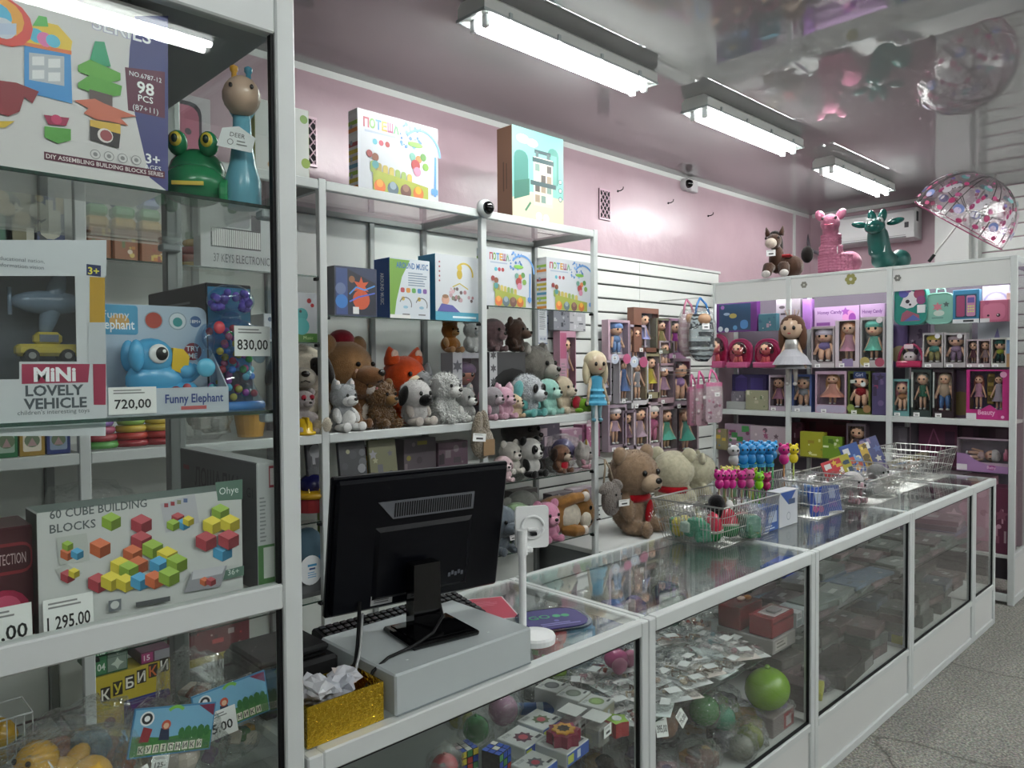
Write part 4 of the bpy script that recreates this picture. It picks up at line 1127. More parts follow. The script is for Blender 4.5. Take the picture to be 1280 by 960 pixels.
for i, (x, y, w_, h_, sd, lb) in enumerate(((.08, 1.52, .16, .11, 21, 'clear bag of grey toy parts at the far lower left'), (.35, 1.45, .17, .15, 22, 'bulging clear bag of pale toys behind the tilted card pack'),
        (.47, 1.34, .17, .12, 23, 'crumpled clear bag by the right glass of the lowest shelf'), (.56, 1.5, .12, .17, 24, 'clear bag with olive lid beside the cabinet post'))):
    bag('toy_bag', lb, 'bagged toys', (x, y, SE+.0006), 10*i, w_, .12, h_, ('9a938c', 'b8aca0', '5e6a60', '8c5a4a', '4a6a7a'), sd)
# ================================================================== WALL RACK: GOODS
def potesha(a):
    a.rect(0, 0, 1, 1, 'bfc3c8')
    for i, (ch, c) in enumerate(zip('ПОТЕША', ('a03c4c', '6a9a4c', '3f7ab0', 'c8923c', '8c3c64', '4f9a5c'))): a.text(ch, .1+.072*i, .80, .11, c, bold=.04, wmax=.07)
    a.rect(.08, .74, .45, .765, '9aa6b8')
    for i, c in enumerate(('5aa8b8', 'b04a5a', '9a4040')): a.circ(.2+.075*i, .64, .035, c)
    rn = random.Random(2)
    for i in range(26): a.circ(.48+.3*rn.random(), .62+.34*rn.random(), .012+.016*rn.random(), rn.choice(('5a86c0', '7aa4d0', '4a70a8')), 8)
    a.arc(.78, .62, .30, .035, '5c8cc4', 0, 140); a.line([(.965, .62), (.955, .1)], .035, '5c8cc4')
    a.circ(.70, .72, .12, '7ab04c', k=.28).circ(.66, .56, .05, '6a9a8c').circ(.74, .54, .05, 'c87a4c').circ(.80, .58, .05, '5c8a4a').circ(.70, .46, .07, '9a3c3c').circ(.72, .38, .06, 'c08098').circ(.83, .46, .05, '7aa04c')
    for i in range(7): a.rrect(.14+.075*i, .26-.012*i, .20+.075*i, .40-.012*i, rn.choice(('b8a85c', '8aa05a', '9a8c50')), .4)
    a.circ(.13, .48, .045, '8a3c3c').circ(.20, .45, .05, '7a4a34').circ(.2, .36, .05, '4f8a8c')
    a.poly([(.17, .02), (.86, .02), (.86, .20), (.17, .30)], '98a04a')
    for i, c in enumerate(('c86a3c', '5a6a74', '6a4a44', 'b8683a')): a.circ(.25+.16*i, .10, .085, c).circ(.25+.16*i, .14, .05, ('d89a4c', '8a9aa4', '8a6a5c', 'd8a03c')[i])
    a.rrect(.90, .12, .99, .2, '5c8cc4', .3)
def stripes_side(a):
    rn = random.Random(6); a.rect(0, 0, 1, 1, 'c6c8cc')
    for i in range(11): a.rect(.0, .03+.087*i, 1, .03+.087*i+.05, rn.choice(('b8a83c', '9a4a50', '4f8aa8', '8ab04a', 'c8803c', 'cfd2d6')))
    for i in range(4): a.circ(.3, .2+.2*i, .03, '8a9aa8')
RT = RTOP+.0056
Fp = fit(447, 547, 148, RT, y=2.93)
PHT = Fp[3]
carton('toy_box', 'cot mobile box with rainbow lettering standing on top of the rack', 'toy box', Fp, .075, 'cfd2d6', potesha, left=stripes_side)
Fk = fit(640, 704, 165, RT, y=2.90)
def artkit(a):
    a.rect(0, 0, 1, 1, '6fa39c').poly([(0, 0), (1, 0), (1, .30), (.35, .32), (0, .22)], 'b8b49c').circ(.2, .88, .1, 'c9d6d6', k=.5).circ(.38, .86, .09, 'd2dede', k=.5).rrect(.03, .3, .3, .75, '3c6f66', .4)
    a.rrect(.68, .42, .9, .86, '3f7a70', .45).rect(.74, .42, .86, .78, '588f86').poly([(.03, .2), (.32, .28), (.32, .46), (.03, .4)], '2f5f52')
    a.rect(.40, .18, .78, .72, 'c0b8a8').rect(.38, .66, .80, .71, '2f4648').rect(.42, .76, .74, .80, '36474a').rect(.44, .72, .5, .78, '4a5a5c').rect(.66, .72, .72, .78, '4a5a5c')
    for i in range(3):
        for j in range(4): a.rect(.43+.115*i, .22+.115*j, .52+.115*i, .30+.115*j, ('8a7a68', '4a4440', 'd6d0c4', '6a8078')[(i*3+j) % 4])
    a.rect(.34, .40, .84, .45, '34494c').circ(.5, .06, .05, 'd6e0dc').circ(.64, .05, .05, 'd6e0dc').line([(.24, .1), (.34, .2)], .025, '3c6a50')
    for i in range(3): a.circ(.93, .50-.10*i, .03, '3c5a58').circ(.93, .5-.1*i, .02, 'c8d4d2')
carton('toy_box', 'tall teal play kitchen box with brown side on the rack top', 'toy box', Fk, .12, '7a5a44', artkit, side='6b5040', left=lambda a: a.rect(.4, .3, .48, .62, '4a372c').rect(.6, .32, .66, .6, '4a372c'))
Fh = fit(318, 386, 130, RT, y=2.93)
carton('toy_box', 'white box with green edge and hedgehog picture on the rack top behind the post', 'toy box', Fh, .07, 'c9ccc8', lambda a: [a.circ(.35, .25, .07, '6a4a3c'), a.circ(.28, .14, .05, 'b88a50'), a.line([(.35, .9), (.6, .7), (.5, .5)], .02, '6a8a5a'), a.circ(.9, .86, .06, '7a9a54'), a.circ(.93, .25, .07, '8aa04a')], side='98a648')
Fq = fit(205, 263, 118, RT, y=2.95)
carton('toy_box', 'pink cartoon print box on the rack top above the green frog', 'toy box', Fq, .06, 'c8c4c8', lambda a: [a.rrect(.02, .02, .8, .9, '2a2c34', .3), a.rrect(.0, .0, .74, .84, 'b86a80', .3), a.circ(.5, .45, .05, '2a2c34')])
# bay 1, upper shelf
z1 = 1.98+.0006
def rb(label, l, r, t, z, y, d=.08, col='c8c8c8', art=None, cat='toy box', name='toy_box', **k): return carton(name, label, cat, fit(l, r, t, z, y=y), d, col, art, **k)
rb('pale toy keyboard box on the upper shelf behind the cabinet post', 250, 350, 256, z1, 2.88, .07, 'b9bcbd', lambda a: [a.rect(.12, .32, .74, .62, '26282c'), [a.rect(.14+.026*i, .34, .161+.026*i, .6, 'd4d4d2') for i in range(23)], a.rect(.62, .62, .74, .86, '3a3c40'), a.rrect(.3, .64, .6, .9, '8e9294', .2), a.text('37 KEYS ELECTRONIC', .5, .1, .13, '4a4c50', wmax=.7)])
for l, r, t, c1, lb in ((107, 138, 222, '6a3a5c', 'purple rainbow lidded toy set on the upper shelf, left of the two'), (140, 172, 226, '4a5a9c', 'blue rainbow lidded toy set on the upper shelf, in the middle'), (174, 204, 230, '3a5a9a', 'blue and yellow toy set on the upper shelf next to the grey post')):
    Fx = fit(l, r, t, z1, y=2.9); t_ = thing('toy_set', lb, 'toy set', Fx[0], 0); w, h = Fx[2], Fx[3]
    MB('8a5a3c').rbox(-w/2, 0, 0, w/2, .08, h*.4, .006).build('tub', 'print', t_); rnd_art(Art(w, h*.38, T(0, 0, .005)), ('b87a3c', '8a4a3c', 'c8b060', '5a6a40', 'd8c8b0'), int(l), 8).build(t_, 'print')
    for j, c in enumerate(('b8902c', '2f8a3c', '1f4a9c', c1)): MB(c).rbox(-w*.47+.003*j, .006, h*(.4+.145*j), w*.47-.003*j, .074, h*(.4+.145*(j+1))-.001, .01).build('ring', 'plastic', t_)
for l, r, t, c, lb in ((0, 15, 215, '3a6a54', 'dark green box at the left end of the upper shelf'), (15, 46, 218, '7c7a5c', 'olive puzzle box second on the upper shelf'), (47, 80, 220, '3f4a72', 'blue princess castle box beside the white rack post')):
    rb(lb, l-10, r, t, 1.88+.0006, 2.9, .06, c, lambda a, c=c: rnd_art(a, ('a89c78', '5a6a5a', 'b8b8a8', '44484c'), int(l), 9))
Fx = fit(232, 268, 232, z1, y=2.96); t_ = thing('stacking_toy', 'red and yellow stacking rings beside the keyboard box', 'toy', Fx[0], 0)
for j, (c, rr) in enumerate((('b8963c', .07), ('a8482c', .065), ('b04030', .058), ('c8a03c', .05), ('4a9050', .042))):
    MB(c).lathe([(rr*.5, .002), (rr*.9, .004), (rr, .016), (rr*.9, .028), (rr*.5, .03)], 18, M=T(0, .05, .03*j)).build('ring', 'plastic', t_, smooth=True)
rb('yellow bird picture box on the upper shelf, right of the stacking rings', 262, 292, 210, z1, 3.05, .06, 'b8b0a0', lambda a: rnd_art(a, ('d0a03c', 'b04a3c', 'e0d8c0', '5a8a50'), 9, 10))
# bay 1 main shelf behind the cabinet
zm = RMID+.0006
for k, (l, r, c, pc, lb) in enumerate(((-6, 22, '2e6a44', '9ab0a0', 'green picture cube on the middle rail, leftmost'), (24, 56, '9a7c34', 'd8cfc0', 'yellow picture cube between green and blue cubes'), (58, 88, '2c3a74', '8a9ab0', 'blue picture cube beside the white rack post'))):
    rb(lb, l, r, 528, zm, 2.86, .1, c, lambda a, pc=pc: a.rrect(.14, .14, .86, .8, pc, .1).circ(.5, .46, .2, '6a7a60').poly([(.3, .3), (.7, .3), (.5, .55)], 'a88a8a'), name='picture_cube')
for k, (px, cols, lb) in enumerate(((126, ('5a9a4c', '9a3c44', 'a0506a', '7a5a9a'), 'stack of purple red and green toy rings on the middle rail'), (166, ('8c2830', 'a83c34', 'b8a03c', '7aa04a'), 'ring pyramid of red yellow and green rings'), (200, ('8c2830', 'a03434', 'b8a03c', 'c8b048'), 'red and yellow ring pyramid next to the grey post'))):
    q = W(px, 545, y=2.93); t_ = thing('ring_pyramid', lb, 'toy', (q.x, 2.95, zm))
    for j, c in enumerate(cols):
        rr = .066-.006*j; MB(c).lathe([(rr*.45, .001), (rr*.9, .002), (rr, .013), (rr*.9, .025), (rr*.45, .0255)], 18, M=T(0, 0, .026*j)).build('ring', 'plastic', t_, smooth=True)
q = W(317, 535, y=2.95); t_ = thing('toy_bucket', 'yellow toy bucket with green rim behind the cabinet glass', 'toy', (q.x, 2.98, zm))
MB('b88a34').lathe([(.05, 0), (.066, .1)], 18).build('bucket', 'plastic', t_, smooth=False); MB('7aa03c').tube([(.07*math.cos(2*PI*i/16), .07*math.sin(2*PI*i/16), .1) for i in range(16)], .008, 6, closed=True).build('rim', 'plastic', t_, smooth=True)
bag('toy_bag', 'crumpled clear bag with dark toy behind the cube blocks box', 'bagged toys', (W(110, 600, y=2.98).x, 3.0, .9406), 0, .3, .2, .24, ('2a2c3a', '3a3a44', '5a4a60'), 31)
q = W(262, 545, y=2.95); bag('toy_bag', 'clear bag of grey pieces on the middle rail behind the thin box', 'bagged toys', (q.x, 2.98, zm), 0, .2, .16, .16, ('5a5c58', '7a7870', '4a4c48'), 32)
# low in bay 1: puzzles, cube boxes
zb = .2406
rb('yellow window box with block lettering low in the rack', 117, 216, 836, zb, 2.86, .12, 'a8982c', lambda a: [a.rect(0, 0, 1, 1, 'b3a22e'), a.rrect(.36, .3, .96, .62, '20286a', .12), [a.rect(.08+.15*i, .68+.035*i, .2+.15*i, .86+.035*i, '2a2620') for i in range(6)], [a.text(ch, .14+.15*i, .70+.035*i, .13, ('e0e0d8', 'd0c03c', 'e0e0d8', 'e0e0d8', 'c8683c', 'e0e0d8')[i], bold=.02, wmax=.1) for i, ch in enumerate('КУБИКИ')], a.circ(.18, .4, .07, '4a3a20'), a.circ(.12, .28, .06, '6a4a24'), a.rect(0, 0, .2, .14, '7a2c34'), a.text('6', .1, .02, .1, 'e0d8d0')])
ht = fit(117, 216, 836, zb, y=2.86)[3]
for k in range(2):
    rb(['green jigsaw box with 104 pieces, lower of the pair on the yellow cube box', 'green jigsaw box with 104 pieces, upper of the pair on the yellow cube box'][k], 116, 160, 820-13*k if k == 0 else 804, zb+ht+.001+.052*k, 2.87, .2, '2f5a3c', lambda a: a.rect(.03, .1, .38, .9, '3c7a50').text('104', .2, .3, .4, 'd0dad0', wmax=.3, bold=.02).rect(.42, .1, .97, .9, '7a8a80').star(.7, .5, .35, 'c0ccc0', 4))
rb('magenta jigsaw box with number 15 beside the green jigsaws', 176, 214, 812, zb+ht+.001, 2.87, .2, '5a3248', lambda a: a.rect(.03, .1, .4, .9, '98386c').text('15', .2, .3, .45, 'e0d0d8', wmax=.3, bold=.02).rect(.45, .1, .97, .9, '8a8a90'))
for k, (l, r, t, b_, lb) in enumerate(((236, 300, 818, 845, 'yellow box with brown lettering low in the rack behind the grey post'), (232, 312, 770, 815, 'dark red jigsaw box low in the rack behind the grey post'))):
    F_ = fit(l, r, t, y=2.90, b=b_); F_ = (Vector((F_[0].x, 2.90, zb if k == 0 else zb+fit(236, 300, 818, zb, y=2.9)[3]+.002)), 0, F_[2], .2 if k == 0 else .12)
    if k == 0: F_ = fit(236, 300, 818, zb, y=2.9)
    carton('toy_box', lb, 'toy box', F_, .2, ('a8982c', '6a242e')[k], lambda a, k=k: [a.text('КУБИКИ', .5, .8, .1, '4a3414', wmax=.8, bold=.02) if k == 0 else rnd_art(a, ('b0a0a0', 'c0383c', 'd0c0b8', '3a2428'), 8, 10), None])
rb('olive green game box low in the rack by the monitor', 375, 412, 700, .6006, 2.95, .18, '4c5a1e', lambda a: rnd_art(a, ('7a8a2c', '3a4418', '9aa03c'), 5, 6))
# bay 1 right of the cabinet post: green toy card, dog, hats
rb('small carded green monkey toy on the shelf right of the cabinet post', 370, 397, 366, 1.7006, 2.9, .05, 'b8bcc0', lambda a: a.rect(0, 0, 1, .18, '4a7a34').circ(.25, .55, .14, '3f9a98').circ(.25, .32, .17, '49a6a4').circ(.2, .62, .03, '1a1a1a').circ(.6, .84, .05, 'a83a3c').circ(.75, .75, .04, 'a83a3c').text('Music', .55, .06, .07, 'd8e8b0', wmax=.5))
def PL(label, l, r, t, y, c, z=None, rz=0, name='plush_dog', b=None, **k):
    F_ = fit(l, r, t, z, b, y=y)
    fat = max(.8, min(1.35, F_[2]/(.56*F_[3])))
    return plush(name, label, F_[0]+Vector((0, .03, 0)), rz, F_[3]*1.1, c, fat=fat*1.04, **k)
PL('cream plush dog with black ear patches, half hidden by the cabinet post', 355, 402, 438, 2.98, 'b8b0a0', zm, -20, ear='flop', earc='2a2624', muz='9a9488', patch=[(.45, -.75, .1, .3, .2, .34, '2a2624')], head=.3)
PL('plush toy with red and white heart pattern below the cream dog', 366, 400, 492, 2.90, 'a8a0a0', zm, 0, name='plush_toy', ear='round', head=.25, patch=[(.4, -.8, .3, .25, .15, .25, 'a02c3c'), (-.4, -.8, .3, .25, .15, .25, 'a02c3c')])
q = W(382, 530, y=2.87); t_ = thing('toy_helmet', 'bright yellow toy helmet on the middle rail by the cabinet post', 'toy', (q.x, 2.885, zm))
MB('c8a418').lathe([(.05, 0), (.05, .012), (.038, .014), (.036, .045), (.02, .066), (.0005, .07)], 18).build('shell', 'plastic', t_, smooth=True); MB('c8a418').rbox(-.006, -.04, .03, .006, .04, .074, .004).build('ridge', 'plastic', t_)
# boxes on the upper glass shelves
zg = 1.8186
rb('dark blue window box with an orange fox figure, left end of the glass shelf', 418, 471, 334, zg, 2.90, .11, '26304c', lambda a: [a.rect(.04, .04, .3, .96, '34487a'), a.poly([(.3, .95), (.97, .7), (.97, .04), (.3, .04)], '161b2c'), a.circ(.62, .35, .2, 'c2502c'), a.star(.62, .62, .2, 'c8542e', 6, .45), a.line([(.34, .45), (.5, .6), (.7, .55), (.95, .65)], .03, '4f8ad0'), a.line([(.34, .3), (.55, .4), (.95, .5)], .03, '4a60c0'), a.circ(.16, .3, .14, '2f70b8'), a.circ(.14, .55, .12, '5a6a90'), a.rect(.42, .06, .56, .2, 'd8d8d8'), a.circ(.4, .75, .07, '8a5a3c')], side='6a6a70')
def artmus(a):
    a.rect(0, 0, 1, 1, 'c9d0d6').poly([(0, 0), (.1, 0), (.16, .3), (.3, .7), (.5, .98), (0, .98)], '6f9a3c').text('AROUND MUSIC', .56, .84, .1, '2a5c94', wmax=.8, bold=.02).fine(.45, .95, .76, 6, '7a8a98', .018, .04)
    for i, c in enumerate(('b04a50', 'c88a3c', '5a9a4c', '4a7ab0', '7a5a9a')): a.rrect(.26+.14*i, .44, .36+.14*i, .52, c, .3)
    for u in (.38, .78): a.circ(u-.06, .34, .035, 'b8a040').arc(u, .24, .12, .016, '5a5a5c', -20, 160).circ(u, .2, .05, '8ab0c4', k=.5).line([(u-.08, .08), (u+.1, .08)], .02, '6a6a6c')
    a.rect(.0, .0, .5, .07, 'd8d8d6')
rb('blue and green music mobile box with a blue spine', 487, 537, 324, zg, 2.90, .13, '1f4f96', artmus, side='1d4a90', left=lambda a: a.text('AROUND MUSIC', .42, .5, .1, 'dfe6f0', rot=-90, wmax=1.15, bold=.02))
def artgir(a):
    a.rect(0, 0, 1, 1, 'c6cbcf').rect(0, 0, 1, .14, '4f9cb4').rect(.35, .05, .85, .08, 'dfeef2').arc(.6, .72, .17, .03, 'c0a83c', -10, 130).circ(.5, .72, .055, 'b8a03c', k=1.4).circ(.5, .82, .05, 'c4ac48').line([(.35, .52), (.5, .58), (.68, .5)], .018, 'b8a84a')
    rn = random.Random(5)
    for i in range(22): a.circ(.3+.5*rn.random(), .3+.2*rn.random(), .018+.02*rn.random(), rn.choice(('b89aa0', '6a5a5c', 'c8a8b0', '7a7a6a', 'a87a80')), 8)
    a.circ(.2, .32, .075, 'c89c88').circ(.2, .37, .06, '8a6a50', k=.5).poly([(.03, .14), (.5, .14), (.35, .24), (.12, .26)], '5a5a9c')
    for i in range(5): a.circ(.08, .88-.07*i, .016, 'a05a60', 8)
rb('white baby mobile box with teal side and giraffe picture', 544, 603, 320, zg, 2.90, .14, '4a9ab2', artgir, side='4796ae')
zg = 1.9056
Fp2 = fit(608, 664, 312, zg, y=2.90); carton('toy_box', 'cot mobile box with rainbow lettering, left one on the glass shelf', 'toy box', Fp2, .075, 'cfd2d6', potesha, left=stripes_side)
Fp3 = fit(683, 741, 325, zg, y=2.90); carton('toy_box', 'cot mobile box with rainbow lettering, right one on the glass shelf', 'toy box', Fp3, .075, 'cfd2d6', potesha, left=stripes_side)
# middle shelf toys
PL('large brown capybara plush with a red cap', 404, 458, 432, 3.08, '7c5c3c', zm, 20, name='plush_capybara', ear='round', head=.34, snout=.75, muz='6f4c30', patch=[(0, .1, .95, .42, .42, .32, '7a1c28')], eyer=.06)
PL('grey and white husky plush at the left end of the shelf', 414, 450, 484, 2.88, '8f9294', zm, 12, ear='point', earin='d0c8c4', muz='d8d8d6', belly='d0d0ce', head=.29, limb='cfcfcd', patch=[(0, -.5, -.2, .7, .5, .5, 'd6d6d4')], furry=.3)
PL('brown and white plush dog with a pink nose, next to the husky', 440, 468, 470, 2.98, '6a4a30', zm, 20, ear='point', earin='b89888', muz='d2c8c0', nose='b87a7a', belly='c8c0b4', head=.27, furry=.3)
PL('shaggy long haired brown plush lion', 460, 497, 480, 2.93, '6c4e2e', zm, 15, name='plush_lion', ear='round', muz='7a5c38', head=.34, furry=1.4)
PL('orange plush fox with a cream face', 484, 530, 450, 3.08, 'c0481e', zm, 5, name='plush_fox', ear='point', earin='d0b0a0', muz='cfc0a4', head=.33, snout=.3)
PL('black and white plush pug lying forward with a big black muzzle', 498, 546, 478, 2.90, 'b8b6b4', zm, 8, ear='flop', earc='0e0d0d', muz='0c0b0b', nose='1c1a1a', head=.36, snout=.4, furry=.4, limb='b0a8a0', eyer=.1)
PL('small grey striped plush cat behind the pug', 505, 545, 466, 3.02, '77787a', zm, 0, name='plush_cat', ear='point', head=.3, furry=.3)
PL('shaggy white plush dog with grey ears', 538, 580, 470, 2.91, 'cccdca', zm, 10, ear='flop', earc='7a7a78', muz='d4d4d0', head=.31, furry=1.2)
PL('small grey and white plush kitten beside the shaggy white dog', 570, 598, 487, 2.89, '8c8c8a', zm, 10, name='plush_cat', ear='point', earin='c8b8b4', muz='d0d0cc', head=.33, limb='c8c8c4', furry=.3)
# doll box with toys on it
Fd = fit(566, 604, 441, zm, y=3.02)
doll_box('baby doll in grey box under the plush tiger', Fd, .1, '9a9aa0', '4c4650', (.30, .05, .98, .92), lambda a: [a.rect(.0, 0, .3, 1, 'a8a8ac'), a.star(.15, .8, .1, '5a5a60', 6), a.star(.16, .55, .1, '6a6a70', 6), a.star(.14, .3, .1, '5a5a60', 6)], style='baby', dress='4a3a58', hair=None, hat='5a4a60', hr=.2, skin='8a5c4c', fill=.9)
zt = zm+Fd[3]+.001
PL('ginger plush tiger sitting on the doll box', 548, 584, 405, 3.05, '94602c', zt, 5, name='plush_tiger', ear='round', muz='b08a58', head=.29, limb='a8805a')
PL('white plush cat beside the ginger tiger', 584, 604, 404, 3.05, 'b8bab8', zt, 5, name='plush_cat', ear='round', head=.3)
# bay 3 middle shelf
Fd2 = fit(612, 657, 440, zm, y=3.02)
carton('toy_box', 'black round window box under the two brown plush heads', 'toy box', Fd2, .12, '3c3c3e', lambda a: [a.rect(0, 0, .2, 1, 'a8a8aa'), a.circ(.62, .3, .5, '0e0d0c', k=.9), [a.star(.1, .15+.2*i, .07, '4a4a4c', 6) for i in range(5)]])
zt = zm+Fd2[3]+.001
PL('mauve plush seal head beside the second rack post', 604, 634, 400, 3.06, '6f5a5c', zt, 10, name='plush_seal', ear='none', head=.42, muz='7c6668', snout=.3)
PL('dark brown plush bear with bowed head on the black box', 630, 664, 401, 3.06, '4a3830', zt, 20, name='plush_bear', ear='round', head=.38, muz='58443a', snout=.6)
PL('grey plush bear with smiling pale muzzle', 648, 692, 437, 3.06, '6c6862', zm+.03, 15, name='plush_bear', ear='round', earin='9a9690', muz='8a867e', head=.34, furry=.3, snout=.45)
PL('grey and pink small plush elephant next to the post', 610, 628, 486, 2.88, '8a8488', zm, 5, name='plush_elephant', ear='elephant', earc='b88a9a', head=.34, muz='a89aa0', limb='b08a98')
PL('pink plush kitten third from the post', 624, 642, 486, 2.9, 'b890a0', zm, 5, name='plush_cat', ear='point', earin='d8b8c4', head=.36, muz='c8a8b4')
PL('beige plush bunny with long ears on the middle shelf', 637, 657, 494, 2.9, 'b8a488', zm, 5, name='plush_bunny', ear='long', earin='c8a8a0', head=.36, muz='c8b8a0')
PL('white and teal plush dog with large dark eyes', 642, 682, 471, 2.92, 'b4b8bc', zm, 10, ear='flop', earc='5f9a9a', limb='5fa09c', head=.40, eyer=.2, furry=.8, muz='c0c4c6')
PL('mint green plush puppy leaning right', 674, 702, 476, 2.93, '88b4a8', zm, 10, ear='flop', earc='5c9a92', head=.34, muz='a8c8bc')
PL('cream plush puppy with brown ear holding a red heart', 692, 718, 473, 2.93, 'b4a690', zm, 10, ear='flop', earc='4a2f22', head=.34, muz='c4b8a4', patch=[(.6, -1.0, -1.1, .55, .25, .5, 'a01c2c')])
q = W(726, 505, y=2.9); t_ = thing('plush_turtle', 'bright green plush turtle with dark eyes at the right end of the shelf', 'plush toy', (q.x, 2.91, zm), 10)
MB('5c8a24').ell(0, 0, .045, .066, .056, .045).ell(-.015, -.045, .05, .045, .04, .04).ell(.05, -.03, .02, .02, .03, .015).ell(-.06, -.03, .02, .02, .03, .015).build('body', 'plush', t_, smooth=True, color='6c9a2c')
MB('44601c').ell(.012, .02, .06, .056, .046, .04).build('shell', 'plush', t_, smooth=True, color='4a6820')
for s in (-1, 1): MB('0c0c0a').ell(-.015+s*.03, -.075, .058, .014, .01, .016).build('eye', 'plastic_o', t_, smooth=True, color='0c0c0a')
# lists and packets hanging at the right end of the rack
q = W(684, 408, y=3.3); t_ = thing('price_list', 'blue framed paper price list hanging in the rack', 'notice', (q.x, 3.34, q.z))
MB('34487c').box(-.045, 0, -.11, .045, .004, .11).build('frame', 'print', t_); a = Art(.082, .21, T(0, 0, -.105)); a.rect(0, 0, 1, 1, 'c6c9cc').fine(.12, .9, .9, 9, '50545c', .02, .06).rect(.1, .06, .9, .22, 'b8bcc4').text('101, 00', .5, .1, .06, '3a4a7a', wmax=.7, bold=.02).build(t_, 'lettering')
# rag doll in a blue dress on the rack end
q = W(745, 440, y=2.80)
t_ = thing('rag_doll', 'cloth doll with fair hair and frilly blue dress hanging on the rack end', 'doll', (q.x, 2.80, W(745, 527, y=2.80).z), -25)
hh = q.z-W(745, 527, y=2.80).z
o_ = doll(t_, I4, hh, skin='b8a48c', hair='c0b498', dress='4a94b4', hr=.155, style='dress', shoe='6aa0b4', pants='8fb0b8', long=.28, flare=.16, hairm='cloth', arms=14)
for j in range(3): MB('5aa2c0').lathe([(.165*hh-.02*hh*j, 0), (.15*hh-.02*hh*j, .035*hh)], 22, M=T(0, 0, (.27+.085*j)*hh) @ S(1, .8, 1), cap=False).build('frill', 'cloth', t_)
# lower shelves of bay 3
zl = .9756
PL('white plush bear peeking out right of the monitor', 626, 656, 555, 2.92, 'bcb8b0', zl+.03, 5, name='plush_bear', ear='round', muz='c8c4bc', head=.36, snout=.3)
PL('pale pink plush bunny below the white bear', 618, 646, 572, 2.87, 'b8a0a4', zl, -5, name='plush_bunny', ear='flop', head=.36, muz='c8b4b6', snout=.3)
PL('black and white plush panda on the lower glass shelf', 650, 682, 551, 2.9, 'c0bfbb', zl, 5, name='plush_panda', ear='round', earc='0c0c0c', limb='0d0d0d', muz='c8c7c3', head=.33, snout=.3, eyewhite='0f0f0f', eyer=.16, eyes='050505')
PL('grey plush hare leaning beside the panda', 676, 708, 572, 2.92, '6c6c6a', zl, 25, name='plush_bunny', ear='long', earin='9a8a86', head=.36, furry=.6)
PL('small plush dog holding a red heart on the lower shelf', 696, 713, 558, 2.88, '6a4c3c', zl, 5, ear='flop', earc='2c1e18', head=.36, muz='b0a090', belly='b02030')
PL('white unicorn plush with pink hooves at the shelf end', 718, 748, 557, 2.9, 'b8b2ae', zl, 20, name='plush_unicorn', ear='point', head=.4, limb='b88a96', muz='c0b8b4', patch=[(0, -.3, 1.0, .1, .1, .4, 'b89a3c')])
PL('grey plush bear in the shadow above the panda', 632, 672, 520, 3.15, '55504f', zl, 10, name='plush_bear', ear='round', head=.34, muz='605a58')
q = W(704, 545, y=3.05); t_ = thing('toy_ball', 'purple bubble ball in clear wrap on the lower shelf', 'toy ball', (q.x, 3.05, zl)); MB('5c5484').ell(0, 0, .1, .075, .075, .075).build('ball', 'plastic', t_, smooth=True); v, f = crumple(.19, .17, .2, 51); MB().add(v, f).build('wrap', 'film', t_, smooth=True)
zl = .6006
PL('grey plush elephant on the lowest glass shelf', 634, 676, 617, 3.05, '7a7c76', zl, 5, name='plush_elephant', ear='elephant', head=.36, snout=.6)
PL('pale green plush dinosaur by the monitor edge', 634, 664, 632, 2.9, '7c9470', zl, 0, name='plush_dinosaur', ear='none', head=.38, snout=.45, muz='8aa07c', limb='6a8064')
PL('grey blue plush rabbit next to the monitor', 618, 640, 636, 2.87, '5c646c', zl, 0, name='plush_bunny', ear='flop', head=.36, tagc='d0d0d0')
PL('pink plush teddy bear behind the payment stand', 668, 704, 631, 2.88, 'b87a94', zl, -5, name='plush_bear', ear='round', head=.36, muz='c08a9e', snout=.3)
q = W(715, 672, y=2.95); t_ = thing('plush_cat', 'big brown striped plush cat lying on its side', 'plush toy', (q.x-.10, 2.97, zl), 0)
b_ = MB('8a6234'); b_.ell(-.02, 0, .12, .17, .1, .11); b_.ell(.14, -.04, .115, .105, .1, .115); b_.tube([(-.06, -.05, .19), (.02, -.1, .22), (.08, -.12, .225)], [.04, .036, .03], 8); b_.tube([(-.02, -.06, .05), (.02, -.12, .035), (.07, -.13, .032)], [.045, .038, .03], 8)
o_ = b_.build('body', 'plush', t_, smooth=True, color='8a6234'); rm = o_.modifiers.new('skin', 'REMESH'); rm.mode = 'VOXEL'; rm.voxel_size = .007; rm.use_smooth_shade = True
MB('c8c0b0').ell(.02, -.075, .115, .09, .05, .075).ell(.11, -.115, .09, .04, .035, .05).build('belly', 'plush', t_, smooth=True, color='c4bcac')
for (x, z) in ((.1, .225), (.09, .032)): MB('d0c8c0').ell(x, -.125, z, .026, .028, .03).build('paw', 'plush', t_, smooth=True, color='d0c8c0')
for (z) in (.155, .075): MB('0c0a08').ell(.135, -.138, z, .012, .006, .013).build('eye', 'plastic_o', t_, smooth=True, color='0c0a08')
for k in range(4): MB('1c130c').box(.195, -.132+.004*k, .07+.026*k, .232, -.12, .078+.026*k).build('stripe', 'plush_c', t_)
for s in (-1, 1): MB('8a6234').ell(.2, -.03, .115+s*.095, .045, .02, .03, rot=RY(s*-30)).build('ear', 'plush', t_, smooth=True, color='8a6234')
